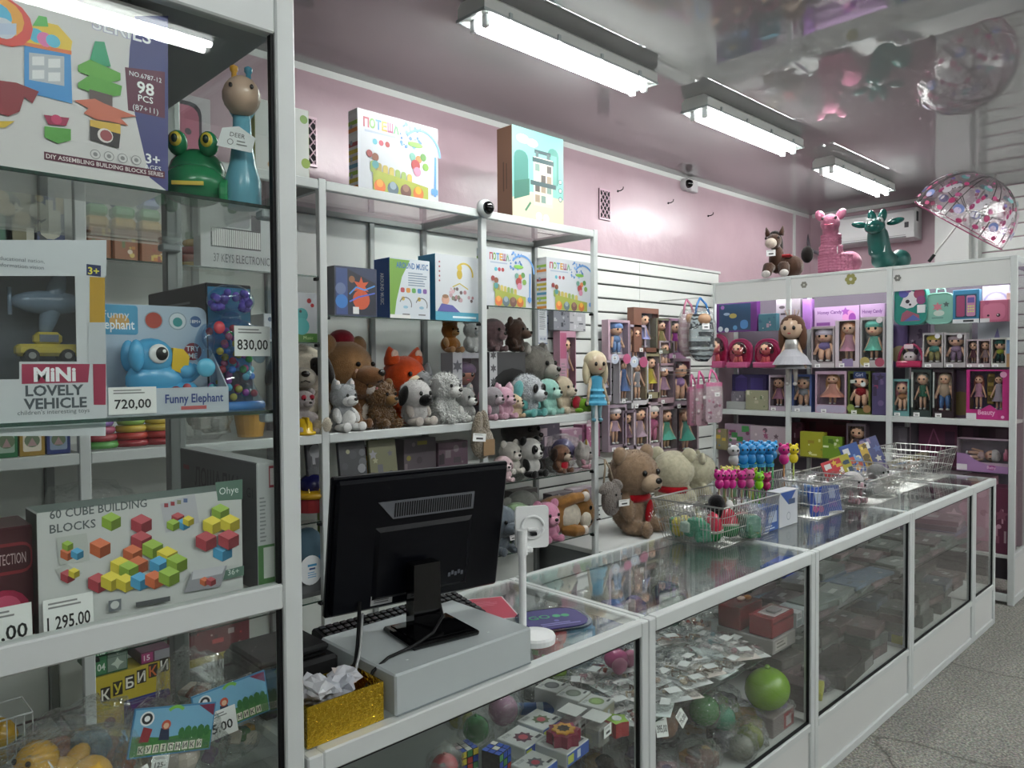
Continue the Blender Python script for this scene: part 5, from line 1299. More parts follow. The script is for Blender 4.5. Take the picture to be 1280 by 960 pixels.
# long-eared hare pillow and tote bag hanging on the front
q = W(606, 548, y=2.78)
t_ = thing('hare_bag', 'beige furry hare shaped bag hanging on the rack post, with a white price tag', 'plush bag', (q.x, 2.80, q.z))
b_ = MB('8f8474'); b_.ell(0, 0, -.02, .075, .03, .085); b_.ell(-.035, 0, .06, .026, .024, .08, rot=RY(14)); b_.ell(.02, 0, .06, .026, .024, .085, rot=RY(-8)); o_ = b_.build('body', 'shag', t_, smooth=True, color='8f8474')
rm = o_.modifiers.new('skin', 'REMESH'); rm.mode = 'VOXEL'; rm.voxel_size = .006; rm.use_smooth_shade = True
MB('8a7256').box(-.02, -.034, -.085, .055, -.030, -.005).build('label_patch', 'cloth', t_); price(t_, -.055, -.04, -.01, .085, .04, ry=6)
q = W(766, 620, y=2.74)
t_ = thing('tote_bag', 'grey plush bunny tote bag hanging from the rack end by long straps', 'bag', (q.x, 2.75, q.z))
b_ = MB('756c66'); b_.ell(0, 0, -.02, .085, .04, .10); b_.ell(-.055, 0, .055, .06, .026, .028, rot=RY(-25)); b_.ell(.055, 0, .06, .05, .026, .03, rot=RY(30)); o_ = b_.build('body', 'shag', t_, smooth=True, color='756c66')
rm = o_.modifiers.new('skin', 'REMESH'); rm.mode = 'VOXEL'; rm.voxel_size = .007; rm.use_smooth_shade = True
MB('8c8c8c').tube([(0, .05, .21), (.03, .15, .22)], .004, 6).build('hook', 'steel', t_)
for s in (-1, 1): MB('8c7d6a').tube([(s*.05, .02, .06), (s*.02, .03, .16), (0, .05, .21)], .006, 6).build('strap', 'cloth', t_, smooth=True)
for s in (-1, 1): MB('14100e').ell(s*.025+.02, -.04, .01, .007, .005, .008).build('eye', 'plastic', t_, smooth=True)
price(t_, .05, -.055, -.06, .10, .038, ry=3)
# lower bay 2 and bay 1: yellow toy and card packs above the monitor
q = W(395, 600, y=2.93); t_ = thing('toy_castle', 'yellow and blue toy with teeth edge behind the rack post', 'toy', (q.x, 2.96, .9706))
MB('8a2c30').lathe([(.09, 0), (.09, .06)], 22).build('base', 'plastic', t_); MB('b08a18').lathe([(.1, .06), (.115, .075), (.1, .09)], 22).build('rim', 'plastic', t_, smooth=True)
for i in range(14): MB('b89a3c').lathe([(.006, .09), (.002, .106)], 6, M=T(.1*math.cos(i*.45), .1*math.sin(i*.45), 0)).build('tooth', 'plastic', t_)
MB('1c1c58').ell(0, 0, .11, .06, .06, .05).build('dome', 'plastic', t_, smooth=True)
for k, (l, r, t, c, lb) in enumerate(((428, 462, 552, '3a3c40', 'grey carded toy packet tilted above the monitor'), (466, 500, 549, '6c6c50', 'olive carded toy packet with white print above the monitor'), (388, 404, 548, '34343c', 'dark carded packet behind the first rack post'))):
    carton('toy_packet', lb, 'toy packet', fit(l, r, t, .9706, y=2.92), .02, c, lambda a, k=k: [rnd_art(a, ('8a8c90', '5a5c60', '9a9a7c', '44464a'), 20+k, 10), a.rect(.2, .12, .8, .3, 'c0c2c0')], rx=-8)
t_ = thing('toy_vase', 'dark yellow and maroon toy on the lower shelf behind the packets', 'toy', (W(458, 570, y=3.1).x, 3.1, .9706)); MB('7a5a1e').lathe([(.05, 0), (.08, .05), (.05, .11), (.07, .2)], 16).build('body', 'plastic', t_, smooth=True); MB('4a1c1c').lathe([(.07, .2), (.05, .24)], 16).build('lid', 'plastic', t_)
q = W(391, 628, y=2.89); t_ = thing('school_bag', 'blue and grey bag with white oval tag by the cabinet post', 'bag', (q.x, 2.95, .6006+.01)); t_.location.z = .6006
MB('48606e').ell(0, 0, .19, .085, .06, .11).build('pocket', 'cloth', t_, smooth=True); MB('3f7ca8').rbox(.0, -.055, .06, .085, .05, .2, .02).build('side', 'cloth', t_); MB('5c5e60').rbox(-.09, -.06, 0, .08, .06, .12, .03).build('base', 'cloth', t_)
tg = MB('d8dcde'); tg.M = T(-.02, -.072, .13); tg.lathe([(.055, 0), (.055, .0015)], 22, M=RX(90) @ S(1, 1.15, 1)); to = tg.build('oval_tag', 'print', t_); Art(.07, .08, T(-.015, -.0745, .09)).rect(.2, .7, .8, .82, '3a8ab8').rect(.3, .52, .7, .62, '2a4a7a').fine(.2, .8, .35, 3, '6aa0c4', .05, .12).build(to, 'lettering')
# ================================================================== PODIUM WITH BIG BEARS
PZ = .48
t_ = thing('podium', 'low white podium beside the rack under the big bears', 'podium', (0, 0, 0))
MB().rbox(3.46, 2.80, PZ-.03, 5.62, 3.42, PZ, .004).build('top_board', 'board', t_); MB('77797a').box(3.5, 2.84, 0, 5.58, 3.40, PZ-.03).build('plinth', 'matte', t_)
F_ = fit(757, 835, 562, PZ+.0006, y=2.98)
plush('plush_bear', 'large brown teddy bear with red dotted scarf beside the rack', (F_[0].x, 3.05, PZ+.0006), 5, F_[3]*1.02, '86705b', ear='round', muz='a08c76', head=.31, scarf='9a121c', furry=.35, fat=1.15, snout=.42, turn=-8, hy=-.05)
F_ = fit(822, 872, 562, PZ+.0006, y=3.05)
plush('plush_bear', 'large cream bear with a red scarf, back of its head to us', (F_[0].x, 3.1, PZ+.0006), 105, F_[3], 'b9b49c', ear='round', muz='c0bba6', head=.31, scarf='9a121c', furry=.25, fat=1.05)
F_ = fit(860, 896, 566, PZ+.0006, y=3.12)
plush('plush_bear', 'large cream bear in profile with a black nose, nearest the pink pencils', (F_[0].x, 3.16, PZ+.0006), 42, F_[3], 'b3af98', ear='round', muz='b8b4a0', head=.31, furry=.25, nose='0a0a0a')
# ================================================================== WALL: VENTS, CAMERAS, AIR CONDITIONER
def wall_vent(label, px, py, w, h):
    p = W(px, py, y=WY); t = thing('wall_vent', label, 'vent', (p.x, WY-.001, p.z), 0, 'lattice wall vents')
    MB('1c1a1e').box(-w/2, -.006, -h/2, w/2, -.0005, h/2).build('backing', 'matte', t)
    c = 'c3a5b2'; fr = MB(c)
    for (a, b_, e, g) in ((-w/2, -h/2, w/2, -h/2+.012), (-w/2, h/2-.012, w/2, h/2), (-w/2, -h/2+.012, -w/2+.008, h/2-.012), (w/2-.008, -h/2+.012, w/2, h/2-.012)): fr.box(a, -.012, b_, e, -.0062, g)
    fr.build('frame', 'plastic', t)
    n = 5
    for k in range(-n, n+1):
        for s in (-1, 1):
            pts = []
            for i in range(21):
                z = -h/2+.01+(h-.02)*i/20; x = s*(z*.8) + k*w/3.0
                if abs(x) < w/2-.006: pts.append((x, -.010 if s > 0 else -.0085, z))
            if len(pts) > 2:
                MB(c).tube([pts[0], pts[-1]], .0034, 5).build('lattice_bar', 'plastic', t)
    return t
wall_vent('lattice air vent on the pink wall between kitchen box and wall camera', 755, 256, .125, .22)
wall_vent('lattice air vent on the pink wall beside the cabinet post', 381, 176, .125, .25)
# dome camera on the rack post
p = W(609, 260, y=RY0-.03)
t = thing('dome_camera', 'white and black dome camera on top of the second rack post', 'camera', (p.x, RY0-.001, p.z), 0)
mb = MB('bfc2c2'); mb.M = RX(90); mb.lathe([(.046, 0), (.047, .02), (.04, .032), (.03, .036)], 24); mb.build('base', 'plastic', t, smooth=True)
MB('08080a').ell(0, -.034, 0, .033, .034, .033).build('dome', 'black_gloss', t, smooth=True)
# wall camera with its junction box
p = W(857, 232, y=WY)
t = thing('wall_camera', 'small round camera on the pink wall under the ceiling moulding', 'camera', (p.x, WY-.0005, p.z), 0)
MB('c8c6c8').rbox(.0, -.05, -.05, .11, 0, .04, .006).build('junction_box', 'plastic', t)
mb = MB('b9b7ba'); mb.M = T(-.03, 0, 0) @ RX(90); mb.lathe([(.05, 0), (.05, .03), (.042, .045)], 20); mb.build('base', 'plastic', t)
MB('0c0c10').ell(-.035, -.05, 0, .035, .04, .035).build('dome', 'black_gloss', t, smooth=True)
for k, (px, py) in enumerate(((772, 239), (835, 254), (885, 270))):
    p = W(px, py, y=WY); t = thing('wall_hook', ('small metal hook in the pink wall right of the vent', 'small metal hook in the pink wall, middle of three', 'small metal hook in the pink wall nearest the plush pony')[k], 'hook', (p.x, WY-.0005, p.z), 0, 'small hooks in the pink wall')
    MB().tube([(0, 0, 0), (0, -.03, 0), (.006, -.045, .01), (.01, -.045, .025)], .004, 6).build('hook', 'blackmatte', t); MB().lathe([(.009, 0), (.009, .004)], 10, M=RX(90)).build('plate', 'blackmatte', t)
# air conditioner on the back wall
t = thing('air_conditioner', 'white split air conditioner on the back wall behind the toys', 'air conditioner', (BX-.0005, 2.80, 2.735), -90)
pr = [(-.0, 0), (-.2, .01), (-.215, .06), (-.205, .25), (-.16, .285), (0, .285)]
n = len(pr); vs = [(-.41, a, b_) for a, b_ in pr]+[(.41, a, b_) for a, b_ in pr]
fs = [(i, (i+1) % n, (i+1) % n+n, i+n) for i in range(n)]+[tuple(range(n)), tuple(reversed(range(n, 2*n)))]
MB().add(vs, [tuple(reversed(f)) for f in fs]).build('casing', 'white_plastic', t)
for k in range(2): MB('8b8d8e').rbox(-.36, -.214+.006*k, .012+.02*k, .34, -.2, .022+.02*k, .002).build('louver', 'plastic', t)
MB('4a4c50').box(.33, -.216, .10, .365, -.2085, .15).build('display', 'plastic', t)
MB('55585a').box(.4105, -.15, .16, .412, -.1, .25).build('side_grille', 'plastic', t)
# pipe bunch left of it
mb = MB('6c6a70'); pts = [W(1008, 292, x=BX-.05), W(1012, 312, x=BX-.08), W(1030, 320, x=BX-.1), W(1045, 306, x=BX-.1)]
o = mb.tube(pts, .018, 8).build('pipe_sleeve', 'plastic', None, smooth=True); tag(o, 'dark wrapped pipes on the wall left of the air conditioner', 'pipe')

# ================================================================== DOLLS ON THE SLAT WALL
hook_g = 'dolls hanging on the slat wall'
def wall_hook(parent, M=None):
    pass
def SW(label, l, r, t, b, y=3.36, d=.06, **k):
    """window box with a doll hung on the slats"""
    F_ = fit(l-1.5, r+1.5, t-2, None, b+2, y=y-d)
    return doll_box(label, F_, d, group=None, **k)
pk = 'b8a4ac'
SW('doll in blue romper and cap in pale box, top left of the wall dolls', 762, 786, 402, 448, col='b49aa6', inner='a89ab0', style='baby', dress='6a8ab8', hat='6a86b4', hair=None, hr=.19, pants='6a8ab8', art=lambda a: a.circ(.3, .03, .16, 'b8c0d0', k=.8).circ(.85, .03, .16, 'b0587a', k=.8))
SW('fair haired doll in blue dress in pale box, second of the top wall dolls', 788, 806, 408, 452, col='a89aa8', inner='9a90a0', style='dress', dress='6a92bc', hair='a8824a', hr=.18, flare=.16, art=lambda a: a.circ(.3, .03, .18, 'b8c0d0', k=.8).circ(.85, .03, .18, 'b0587a', k=.8))
SW('dark haired doll in lavender dress under a brown card, on the slat wall', 794, 822, 387, 438, col='7a5648', inner='8c8690', style='dress', dress='8a8fc0', hair='2c2020', hr=.16, win=(.3, .1, .97, .88))
SW('olive boxed doll beside the lavender doll', 822, 838, 400, 440, col='6a6a58', inner='5c5a48', style='dress', dress='7a7448', hair='4a3c28', hr=.16)
SW('doll with pink and purple mermaid dress on the slat wall', 838, 856, 400, 446, col='a07a98', inner='8c6a88', style='dress', dress='8c2f86', hair='241a20', hr=.17, flare=.15)
SW('pink bear headed card doll in the middle of the wall', 826, 842, 428, 462, col='a89aa0', inner='988a90', style='baby', dress='b0a0a8', hair='a89088', hr=.2)
SW('empty grey window box with grey backing on the slat wall', 776, 790, 450, 502, col='a6a2a8', inner='6a7080', style='dress', dress='4a6088', hair='5a3a30', hr=.1, win=(.06, .05, .94, .97), tagtxt=True)
SW('tall white framed fashion doll box with grey inside', 791, 809, 453, 508, col='b9b7ba', inner='77777a', style='dress', dress='8a8c90', hair='8a7a6c', hr=.1, win=(.1, .16, .9, .95), flare=.1)
SW('doll in yellow dress on the slat wall below the lavender doll', 809, 824, 444, 496, col='8c8468', inner='6c6048', style='dress', dress='a89a3c', hair='4a3420', hr=.15)
SW('brown haired doll in mauve dress on the slat wall', 824, 842, 456, 502, col='9a8088', inner='6a4a50', style='dress', dress='9a7a90', hair='3c2420', hr=.16)
SW('dark haired baby doll in lilac clothes on the slat wall', 844, 862, 450, 508, col='8a7884', inner='6f5c6c', style='baby', dress='9a7aa8', hair='1f1618', hr=.19)
SW('white fur coat doll low on the slat wall by the rack', 762, 782, 508, 562, col='8c7c88', inner='77687a', style='dress', dress='a890a0', hair=None, hat='b0a8ac', hr=.16, flare=.15)
SW('dark haired doll in grey shadowed box on the slat wall', 780, 794, 515, 562, col='7a6c78', inner='5a4c58', style='dress', dress='6a5060', hair='2a1c20', hr=.15)
SW('white framed pink box with dark haired doll on the slat wall', 794, 812, 508, 564, col='b8a8b0', inner='6a4a54', style='dress', dress='a08a98', hair='3a2824', hr=.15)
SW('doll with white cap and pink snowsuit on the slat wall', 810, 827, 505, 560, col='9a8890', inner='6c5c64', style='suit', dress='a85a80', pants='a85a80', sleeve='a85a80', hair=None, hat='b8b4b0', hr=.17)
SW('doll in teal gown, left of the pair low on the wall', 826, 847, 510, 568, col='8a7a80', inner='6a5258', style='dress', dress='4a8c7c', hair='6a3c28', hr=.14, flare=.24)
SW('doll in teal gown, right of the pair low on the wall', 848, 872, 508, 570, col='8a7a80', inner='6a4a50', style='dress', dress='3f8474', hair='7a4a2c', hr=.14, flare=.24)
SW('doll in white dress in clear box by the rack end', 752, 763, 452, 500, col='98929a', inner='7a7680', style='dress', dress='a09aa4', hair='2c2424', hr=.13)
# pink tall box and grey packets between rack and wall dolls
F_ = fit(700, 720, 414, None, 490, y=3.34)
doll_box('tall pink fashion doll box inside the right end of the rack', F_, .06, 'b58a9c', '9a8a94', (.42, .1, .97, .9), lambda a: a.rect(.02, .55, .4, .97, 'a85a78').fine(.08, .36, .45, 6, '8a8088', .02, .05), dress='a88a9c', hair='8a7a6c', hr=.13, flare=.12)
carton('toy_box', 'grey printed box on the slat wall above the pink doll box', 'toy box', fit(692, 712, 390, None, 413, y=3.36), .05, '7a7c84', lambda a: rnd_art(a, ('3a3c44', 'a8aab0', '5a5c64'), 4, 8))
carton('toy_box', 'pale picture box on the slat wall right of the grey box', 'toy box', fit(712, 732, 392, None, 414, y=3.37), .05, 'a8a8ac', lambda a: rnd_art(a, ('5a5a60', '7a7c80', 'c0c0c4'), 5, 8))
# hanging towel poncho dolls on the corner
def hang(label, px, t, b, wpx, y, body, strap, stripe=None, face=None, name='hanging_bag'):
    p = W(px, b, y=y); pt = W(px, t, y=y); w = W(px+wpx/2, b, y=y).x-W(px-wpx/2, b, y=y).x; h = pt.z-p.z
    th = thing(name, label, 'doll bag', (p.x, y, p.z), -25)
    w *= .62
    mb = MB(body); 
    if stripe: v, f = crumple(w, .08, h*.78, int(px), 16, 30, .08); mb.add(v, f)
    else:
        mb.prism(rounded(w, h*.76, w*.22, 4), -.018, .018); rn = random.Random(int(px)); da = Art(w, h*.76, y=-.018)
        for i in range(12): da.circ(.15+.7*rn.random(), .08+.84*rn.random(), .02+.03*rn.random(), rn.choice(('c8b8be', '98506c', 'b87a90', '7a5a68')), 8)
        da.rect(.0, .9, 1, 1, strap); da.build(th, 'print')
    if stripe:
        for i, fc in enumerate(mb.f):
            z = sum(mb.v[q][2] for q in fc)/len(fc)
            if int(z/(h*.78)*22) % 2: mb.c[i] = H(stripe)
    mb.build('body', 'cloth', th, smooth=True)
    v, f = crumple(w*1.12, .1, h*.84, int(px)+1, 16, 12, .1); MB().add(v, f).build('bag_film', 'film', th, smooth=True)
    for s in (-1, 1): MB(strap).tube([(s*w*.3, -.01, h*.74), (s*w*.18, 0, h*.9), (0, .02, h)], .008, 6).build('strap', 'plastic', th, smooth=True)
    MB('8c8c8c').tube([(0, .02, h), ((3.43-y)*math.sin(R(-25))*.0, 3.42-y, h)], .003, 5, M=RZ(25)).build('hook', 'steel', th)
    if face:
        MB(face).ell(0, -.035, h*.66, w*.26, .04, h*.09).build('doll_face', 'plastic', th, smooth=True)
    price(th, 0, -.058, h*.5, w*.3, w*.22)
    return th
hang('doll in black and white striped bag with blue strap', 877, 372, 452, 30, 3.05, '16222a', '3a78b8', '8f9a9c', 'a88468')
hang('doll in pale striped bag with pink strap, behind the black striped one', 860, 374, 446, 22, 3.16, 'a89098', 'c07a94', 'b8a8ac', 'a88468')
hang('long pink cat print pencil bag with pink handles', 891, 462, 528, 20, 2.98, 'b09aa2', 'c05a88')
hang('pink cat print bag hanging beside the long one', 876, 464, 532, 15, 3.05, 'a88490', 'b85080')
hang('narrow pink bag at the left of the hanging bags', 866, 468, 532, 11, 3.1, 'a06a80', 'b05a80')
hang('pink drawstring toy bag hanging above the teddy bear', 738, 520, 560, 14, 3.2, 'a85a80', 'd0b8c4')
# ================================================================== BACK CABINET: GOODS
k0, k1, k2, k3 = [z+.0006 for z in KZ]
def KB(label, l, r, t, z, x=KX+.04, d=.08, **k): return doll_box(label, fit(l, r, t, z, x=x), d, **k)
def KC(label, l, r, t, z, x=KX+.04, d=.06, col='a8a0a8', art=None, name='toy_box', **k): return carton(name, label, 'toy box', fit(l, r, t, z, x=x), d, col, art, **k)
# top glass shelf
KC('purple box with night city picture on the top shelf', 893, 946, 378, k0, col='5c2a6c', art=lambda a: [a.rect(.12, .06, .86, .95, '26405c'), a.circ(.45, .55, .14, '9a8a4c', k=.6), a.circ(.3, .62, .12, '8a9ab0', k=.4), a.rrect(.62, .1, .8, .4, '4a7ab0', .4), a.circ(.15, .12, .09, 'b8c0c8'), a.circ(.3, .08, .08, 'b8c0c8'), a.circ(.5, .15, .08, '4f80a8'), a.circ(.2, .85, .07, '8a5a98')])
KC('teal fairy box beside the purple one', 948, 970, 392, k0, col='3f6a78', art=lambda a: rnd_art(a, ('6a98a0', 'a88a98', '345a6c', 'b8b0a8'), 4, 8))
KC('tall grey pink printed box on the top shelf by the post', 970, 1000, 374, k0, KX+.1, col='948a94', art=lambda a: [a.circ(.25, .75, .1, '4a4048', k=.5), a.circ(.75, .4, .12, '8a5a78'), a.rect(.2, .5, .45, .56, '3a3038')])
KC('narrow lilac doll set box right of the first post', 1003, 1014, 374, k0, KX+.1, col='9a6ab0')
def cry(a): a.rect(0, 0, 1, 1, 'a88ab0').text('Honey Candy', .35, .68, .15, '5a2c6c', wmax=.55, bold=.02).rect(.05, .15, .36, .3, '6a3a78').circ(.78, .5, .3, 'b87aa8').star(.7, .75, .2, '8a4a98', 5).circ(.85, .45, .16, '7a3a88', k=1.4)
KC('lilac unicorn box with purple script on the top shelf', 1018, 1074, 383, k0, KX+.12, col='a184a8', art=cry)
KC('lilac script box partly behind the teal hat doll', 1075, 1106, 380, k0, KX+.12, col='a184a8', art=lambda a: a.text('Honey Candy', .5, .62, .15, '5a2c6c', wmax=.8, bold=.02).rect(.1, .15, .6, .28, '6a3a78'))
# backpacks
def backpack(label, l, r, t, z, x, col, deco):
    loc, rz, w, h = fit(l, r, t, z, x=x)
    b_ = thing('backpack', label, 'backpack', loc, rz)
    MB(col).prism(rounded(w, h, w*.28, 5), 0, .075).build('body', 'cloth', b_)
    MB().tube([(p[0], -.002, p[1]) for p in rounded(w*.97, h*.97, w*.27, 5, 0, h*.015)], .005, 6, col=col, closed=True).build('piping', 'cloth', b_)
    a = Art(w, h, T(0, -.001, 0)); deco(a); a.build(b_, 'print')
    MB(col).tube([(-.03, .04, h-.005), (-.025, .04, h+.03), (.025, .04, h+.03), (.03, .04, h-.005)], .005, 6).build('handle', 'cloth', b_)
    return b_
def uni(a): a.poly([(.18, .5), (.3, .72), (.5, .88), (.72, .8), (.75, .55), (.6, .45), (.4, .42)], 'c8c4c8').circ(.3, .82, .12, '4a4a90').circ(.45, .9, .08, '7a5aa0').circ(.78, .78, .13, '8a3a58').circ(.84, .62, .11, '7a3a6a').poly([(.2, .1), (.8, .1), (.78, .25), (.4, .38), (.25, .3)], '8a4a5c').poly([(.3, .1), (.85, .12), (.6, .26)], '4a5a9a').circ(.42, .6, .05, '241c28').circ(.5, .52, .03, '241c28').rect(.72, .3, 1.0, .5, 'd0d4d6')
backpack('teal child backpack with white unicorn face', 1118, 1158, 357, k0, KX+.03, '2f7a70', uni)
def merm(a): a.star(.45, .55, .16, 'b86a78', 6, .5).star(.75, .62, .1, '4a5a58', 5).circ(.5, .35, .16, 'b0bcb4', k=.6).rect(.25, .18, .65, .22, '58807a')
backpack('pale mint round child backpack with pink star', 1156, 1192, 366, k0, KX+.05, '77a598', merm)
KC('blue phone toy window box with pink phone', 1191, 1224, 362, k0, col='2d6f92', art=lambda a: [a.rect(.1, .16, .9, .86, '1f3c50'), a.rrect(.14, .2, .46, .82, '8a3a5c', .2), a.rrect(.52, .2, .86, .82, 'b07a98', .2), a.rect(.56, .6, .82, .76, '5a4a8a'), [a.circ(.6+.09*(i % 3), .5-.08*(i//3), .025, 'b8c86a', 8) for i in range(9)], a.rect(.0, .0, 1, .12, 'c4c8ca'), a.rect(.4, .03, .8, .09, '2a2c30')])
KC('pink cat face camera box on the top shelf', 1225, 1260, 375, k0, col='a85a74', art=lambda a: [a.rrect(.1, .1, .9, .85, 'b86a84', .3), a.circ(.3, .3, .05, '2a1a20'), a.circ(.66, .3, .08, '2a1a20'), a.circ(.64, .32, .03, 'd8d0d4'), a.circ(.25, .9, .1, 'a05070'), a.rect(.0, .0, .35, .18, 'c8c8ca')], side='98506a')
KC('lavender box with heart behind the pink camera box', 1228, 1262, 357, k0, KX+.16, col='a9a4b8', art=lambda a: a.circ(.5, .55, .3, '8a84a8').circ(.5, .55, .25, 'a9a4b8'))
KC('orange and white carton at the right end of the top shelf', 1258, 1266, 366, k0, KX+.1, col='a88a84')
# second shelf
def backpk(label, l, r, t):
    loc, rz, w, h = fit(l, r, t, k1, x=KX+.05); b_ = thing('doll_case', label, 'doll case', loc, rz)
    MB('a83c68').prism(rounded(w, h, w*.42, 6), 0, .02).build('back', 'plastic', b_); MB('a83c68').tube([(p[0], -.004, p[1]) for p in rounded(w*.98, h*.98, w*.4, 6, 0, h*.01)], .007, 7, closed=True).build('rim', 'plastic', b_, smooth=True)
    doll(b_, T(0, -.03, h*.08), h*.8, style='baby', hr=.26, hair='2c1618', dress='a05a78', long=.2)
    MB().ell(0, -.015, h*.46, w*.46, .065, h*.46).build('clear_dome', 'tinted', b_, smooth=True, color='e6b0c4'); MB('b0507a').rbox(-w*.45, -.07, 0, w*.45, -.005, h*.2, .008).build('base', 'plastic', b_); return b_
backpk('pink dome doll case, first from the hanging dolls', 884, 909, 418); backpk('pink dome doll case, second from the left', 911, 940, 424); backpk('pink dome doll case next to the bunny ear doll', 944, 976, 424)
KB('doll in lilac dress and white headband, dark box, round logo', 1014, 1043, 408, k1, col='9a9094', inner='4c4648', style='baby', dress='7c74a8', hair='8a6a58', hat='a8a0b0', hr=.19, art=lambda a: a.rect(0, 0, 1, .1, 'b8b2b6').circ(.12, .1, .09, 'a8a2a6'))
KB('doll in pink gown in brown window box', 1044, 1074, 400, k1, col='c0b4bc', inner='7a3c2c', win=(.16, .14, .84, .98), dress='a8788c', hair='9a5a2c', hr=.15, flare=.22, art=lambda a: a.rect(.3, .02, .75, .18, '8a7aa0'))
KB('baby doll in mint dress and hat leaning in a grey box', 1075, 1106, 396, k1, col='a8a4a6', inner='5a5c60', style='dress', dress='5fa494', hair=None, hat='5a9a8e', hr=.18, flare=.22, art=lambda a: a.circ(.2, .12, .09, 'a89a5c').circ(.8, .1, .09, '9a4a5c').circ(.78, .93, .06, 'd8d4d6'))
loc, rz, w, h = fit(1119, 1152, 428, k1, x=KX+.05); t = thing('toy_carrier', 'pink pet carrier with spotted puppy on the second shelf', 'toy', loc, rz)
MB('a82c54').rbox(-w/2, 0, 0, w/2, .1, h*.26, .01).build('tray', 'plastic', t); MB('a83c60').tube([(w*.46*math.cos(R(a_)), .05, h*.24+h*.7*math.sin(R(a_))) for a_ in range(0, 181, 15)], .01, 6).build('hoop', 'plastic', t, smooth=True)
MB('b8aeb0').ell(0, .04, h*.42, w*.26, .04, h*.22).ell(-w*.22, .04, h*.6, w*.08, .02, h*.14, col='2a2426').ell(w*.22, .04, h*.62, w*.08, .02, h*.14, col='2a2426').ell(-.015, .004, h*.42, .006, .004, .007, col='0c0c0c').ell(.015, .004, h*.42, .006, .004, .007, col='0c0c0c').build('puppy', 'plush_c', t, smooth=True); MB('c4b0b8').rbox(-.03, -.002, h*.74, .03, .008, h*.92, .003).build('card', 'print', t)
KB('doll with yellow hat and teal shirt in grey box', 1153, 1179, 416, k1, col='9a9698', inner='5c5450', style='baby', dress='3f7c74', pants='8a8450', hair=None, hat='a89a30', hr=.19, art=lambda a: a.circ(.72, .9, .07, 'c8c6c8'))
KB('doll with mauve hat and lilac suit in grey box', 1180, 1207, 416, k1, col='9a9698', inner='5c5450', style='suit', dress='8c7490', pants='7a6480', hair=None, hat='98868f', hr=.19, art=lambda a: a.circ(.72, .9, .07, 'c8c6c8'))
KB('small dark haired doll in red brown box', 1208, 1222, 424, k1, col='a89aa0', inner='6a3a44', dress='5a2c3c', hair='241416', hr=.18, flare=.16); KB('small doll in dotted dress in pale box', 1222, 1238, 424, k1, col='a89aa0', inner='7a5058', dress='8a7478', hair='5a3a30', hr=.18, flare=.18)
KB('small doll in yellow and green in dark green box', 1239, 1258, 422, k1, col='b0b0aa', inner='1f4040', style='baby', dress='98a43c', pants='1f4a44', hair=None, hat='2a5c54', hr=.2)
KC('striped picture carton at the right end of the second shelf', 1258, 1267, 425, k1, col='a8845c', art=lambda a: a.rect(0, .5, 1, 1, '6a86a8'))
KC('purple carton behind the puppy carrier', 1116, 1134, 405, k1, KX+.2, col='5a4a74', art=lambda a: a.circ(.5, .3, .2, '9a8a6a')); KC('grey violet pattern carton behind the yellow hat doll', 1136, 1160, 405, k1, KX+.22, col='6a5a70', art=lambda a: rnd_art(a, ('9a8aa0', '4a3a50', 'a898a8'), 3, 9))
KC('pale grey carton in the middle behind the second shelf dolls', 1168, 1212, 404, k1, KX+.25, col='a3a6a2'); KC('white carton with purple print behind the small dolls', 1222, 1264, 404, k1, KX+.25, col='aeb0b8', art=lambda a: a.poly([(.3, .2), (.6, .9), (.8, .2)], '7a72a0'))
# third shelf, on the rail
KC('dark violet castle box at the left of the rail', 915, 958, 468, k2, KX+.16, col='342a5c', art=lambda a: [a.rect(.1, .3, .45, .9, '4a3a80'), a.poly([(.1, .9), (.28, 1), (.45, .9)], '5a4a98'), a.rect(.55, .3, .9, .9, '44367a')])
KC('olive animal playset box on the rail', 932, 960, 488, k2, KX+.05, col='8c8c74', art=lambda a: rnd_art(a, ('5a6a4a', 'a8a08a', '6a5a4a', 'c0bca8'), 8, 10)); KC('flat grey box at the left end of the rail', 908, 931, 502, k2, KX+.04, col='9a9c9a')
KC('small pony box at the left above the flat box', 914, 930, 489, k2+.032, KX+.09, col='77727c', art=lambda a: rnd_art(a, ('b0a8b0', '4a4450'), 8, 6))
KB('doll in pink lace dress in dark box by the first post', 961, 982, 469, k2, col='a89aa8', inner='3c2c38', dress='a07088', hair='4a3030', hr=.17, flare=.2)
KB('doll in white and pink in blue edged box', 990, 1014, 468, k2, col='4a5c90', inner='586070', style='baby', dress='98a0a8', hair='8a8a8c', hr=.19, art=lambda a: a.rect(0, 0, 1, .16, 'b0b4bc'))
KB('princess doll in wide peach gown in pale pink box', 1019, 1058, 464, k2, col='b094a8', inner='8c7086', dress='b07a6c', hair='9a6a34', hr=.14, flare=.3, win=(.06, .2, .94, .93), art=lambda a: [a.circ(.15+.14*i, .1, .09, 'aaa2b8') for i in range(6)])
KB('doll in red and white in dark green box with round label', 1060, 1088, 464, k2, col='4a5424', inner='16181a', style='baby', dress='98202c', hair='1a1416', hr=.19, art=lambda a: a.rect(.25, .84, .8, .99, '20305c').text('Girl', .5, .88, .08, 'c0c4d0').rect(.1, .72, .65, .80, 'b0b8b0').circ(.68, .7, .06, 'c8ccca').circ(.12, .14, .09, '7a8a4a').circ(.85, .13, .09, '8a6a4a'))
KC('violet doll carton beside the second post', 1090, 1108, 466, k2, col='4c4468', art=lambda a: rnd_art(a, ('8a3a5c', '6a5a80', '3a3048'), 6, 9))
KB('doll with coral hair in turquoise box', 1116, 1136, 474, k2, col='5f8c8c', inner='5a4a54', style='baby', dress='a8764c', hair='b0606c', hr=.2)
